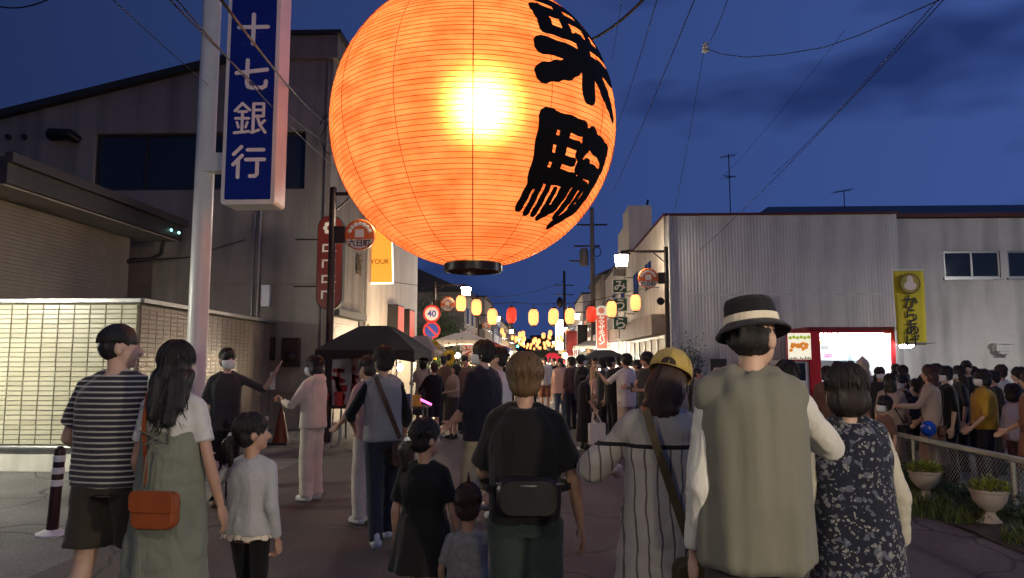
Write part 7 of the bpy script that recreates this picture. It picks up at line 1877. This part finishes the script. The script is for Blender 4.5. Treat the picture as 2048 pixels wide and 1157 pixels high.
Q('child in black shorts beside the brown top woman', 1829, 9.9, 1.30, 20, hr=6.3, hip=.49, hair='short', top=dict(mat=FB['charcoal'], hem=-.1, sleeve=.5), bottom=dict(kind='shorts', mat=FB['black'], rs=.09), seed=62)
pb_ = Q('woman in a brown top reaching her arm to the left', 1857, 9.1, 1.495, 60, hair='medium', hcol='wine', armL=(.1, .75, -.45), elL=(.3, 0, -1), armR=(.1, .3, -.85), top=dict(mat=FB['taupe'], hem=-.2, sleeve=.95, wide=1.12, straight=.7), bottom=dict(kind='skirt', mat=FB['brown'], hem=.2, w1=.13), seed=63)
strap_only(pb_, 1, 'small dark bag worn by the woman in the brown top', LEATHER['brown'])
Q('masked person in black clothes and cap facing left', 1888, 9.4, 1.475, 80, hair='mop', mask=True, eyes=True, look=(15, 0, 0), top=dict(mat=FB['black'], hem=-.3, sleeve=.55, wide=1.2, straight=.9), bottom=dict(kind='wide', mat=FB['black'], r=(.09, .085, .085)), seed=64)
Q('masked woman with long black hair behind the black clothes', 1915, 10.4, 1.47, 75, hair='long', mask=True, top=dict(mat=FB['charcoal'], hem=-.1, sleeve=.6), bottom=dict(mat=FB['black']), seed=65)
Q('tall man with short hair facing us at the back of the queue', 1932, 11.4, 1.54, 160, hair='short', eyes=True, top=dict(mat=FB['charcoal'], hem=-.1, sleeve=.5, wide=1.1), bottom=dict(mat=FB['black']), seed=66)
pm2 = Q('masked woman in a mustard top and navy trousers', 1962, 8.9, 1.44, 68, hair='bob', hcol='black', mask=True, eyes=True, look=(12, 0, 0), armL=(.1, .35, -.85), armR=(.15, .3, -.85), top=dict(mat=FB['mustard'], hem=-.02, sleeve=.6, wide=1.25, straight=1.0, loose=.03, cuff=1.8), bottom=dict(kind='wide', mat=FB['navy'], r=(.1, .1, .095)), seed=67)
strap_only(pm2, -1, 'thin strapped bag worn by the woman in mustard', LEATHER['brown'])
Q('person in a dark cap behind the mustard top woman', 1984, 10.2, 1.41, 85, hair='mop', top=dict(mat=FB['charcoal'], hem=-.1, sleeve=.6), bottom=dict(mat=FB['charcoal']), seed=68)
Q('person in a white shirt and white trousers turned to the wall', 2000, 10.8, 1.485, 5, hair='short', hcol='wine', top=dict(mat=FB['white'], hem=-.2, sleeve=.5, wide=1.12), bottom=dict(mat=FB['white'], loose=.02), seed=69)
Q('girl in a lilac grey shirt near the right edge', 2026, 8.6, 1.28, -60, hr=6.6, hair='bob', look=(-10, -10, 0), top=dict(mat=FB['lilac'], hem=-.1, sleeve=.7, wide=1.15), bottom=dict(mat=FB['brown']), seed=70)
Q('woman in a rust brown dress at the right edge of the picture', 2056, 7.9, 1.44, 40, hair='long', hcol='wine', armL=(.1, .4, -.75), top=dict(mat=FB['rust'], hem=.1, sleeve=.7, wide=1.1), bottom=dict(kind='skirt', mat=FB['rust'], hem=.3, w1=.13), seed=71)
for sd_, px, d_, rz_, f, lab in ((66, 1870, 11.8, 20, .97, 'man with his back to us behind the reaching woman'), (65, 1945, 12.2, -20, .98, 'long-haired woman with her back to us behind the mustard top'), (61, 1845, 11.0, -60, 1.0, 'short person in black facing right in the queue'), (55, 1700, 15.5, 20, 1.0, 'person in a dark cap just left of the beige hood'), (68, 2035, 10.4, 60, 1.03, 'person in dark clothes behind the lilac shirt girl'), (57, 1790, 14.0, -10, 1.02, 'long-haired person walking towards the lit window')):
    c = copy_tree(ALLP[sd_]); c.location = (P(px, 718, d_).x, d_, .006); c.rotation_euler = (0, 0, R(rz_)); c.scale = (f, f, f); c['label'] = lab
# blue balloon
v = P(1857, 858, 8.6); q = MB(); q.ell((0, 0, 0), (.085, .085, .095), None, 20, 14); bl = empty('balloon', v); tag(bl, 'shiny blue balloon held low beside the fence', 'balloon')
q.obj('balloon_skin', mat('balloon_blue', (.01, .06, .42), .12, 0, 0, 4, spec=.7), bl, 180)
q = MB(); q.cyl((0, 0, -.11), (0, 0, -.09), .012, .004, 8); q.tube([(0, 0, -.11), (.02, .02, -.3)], .0015, 4); q.obj('balloon_neck', mat('balloon_blue2', (.01, .06, .42), .2, 0, 0, 4), bl)

bpy.data.scenes.remove(_tmp)
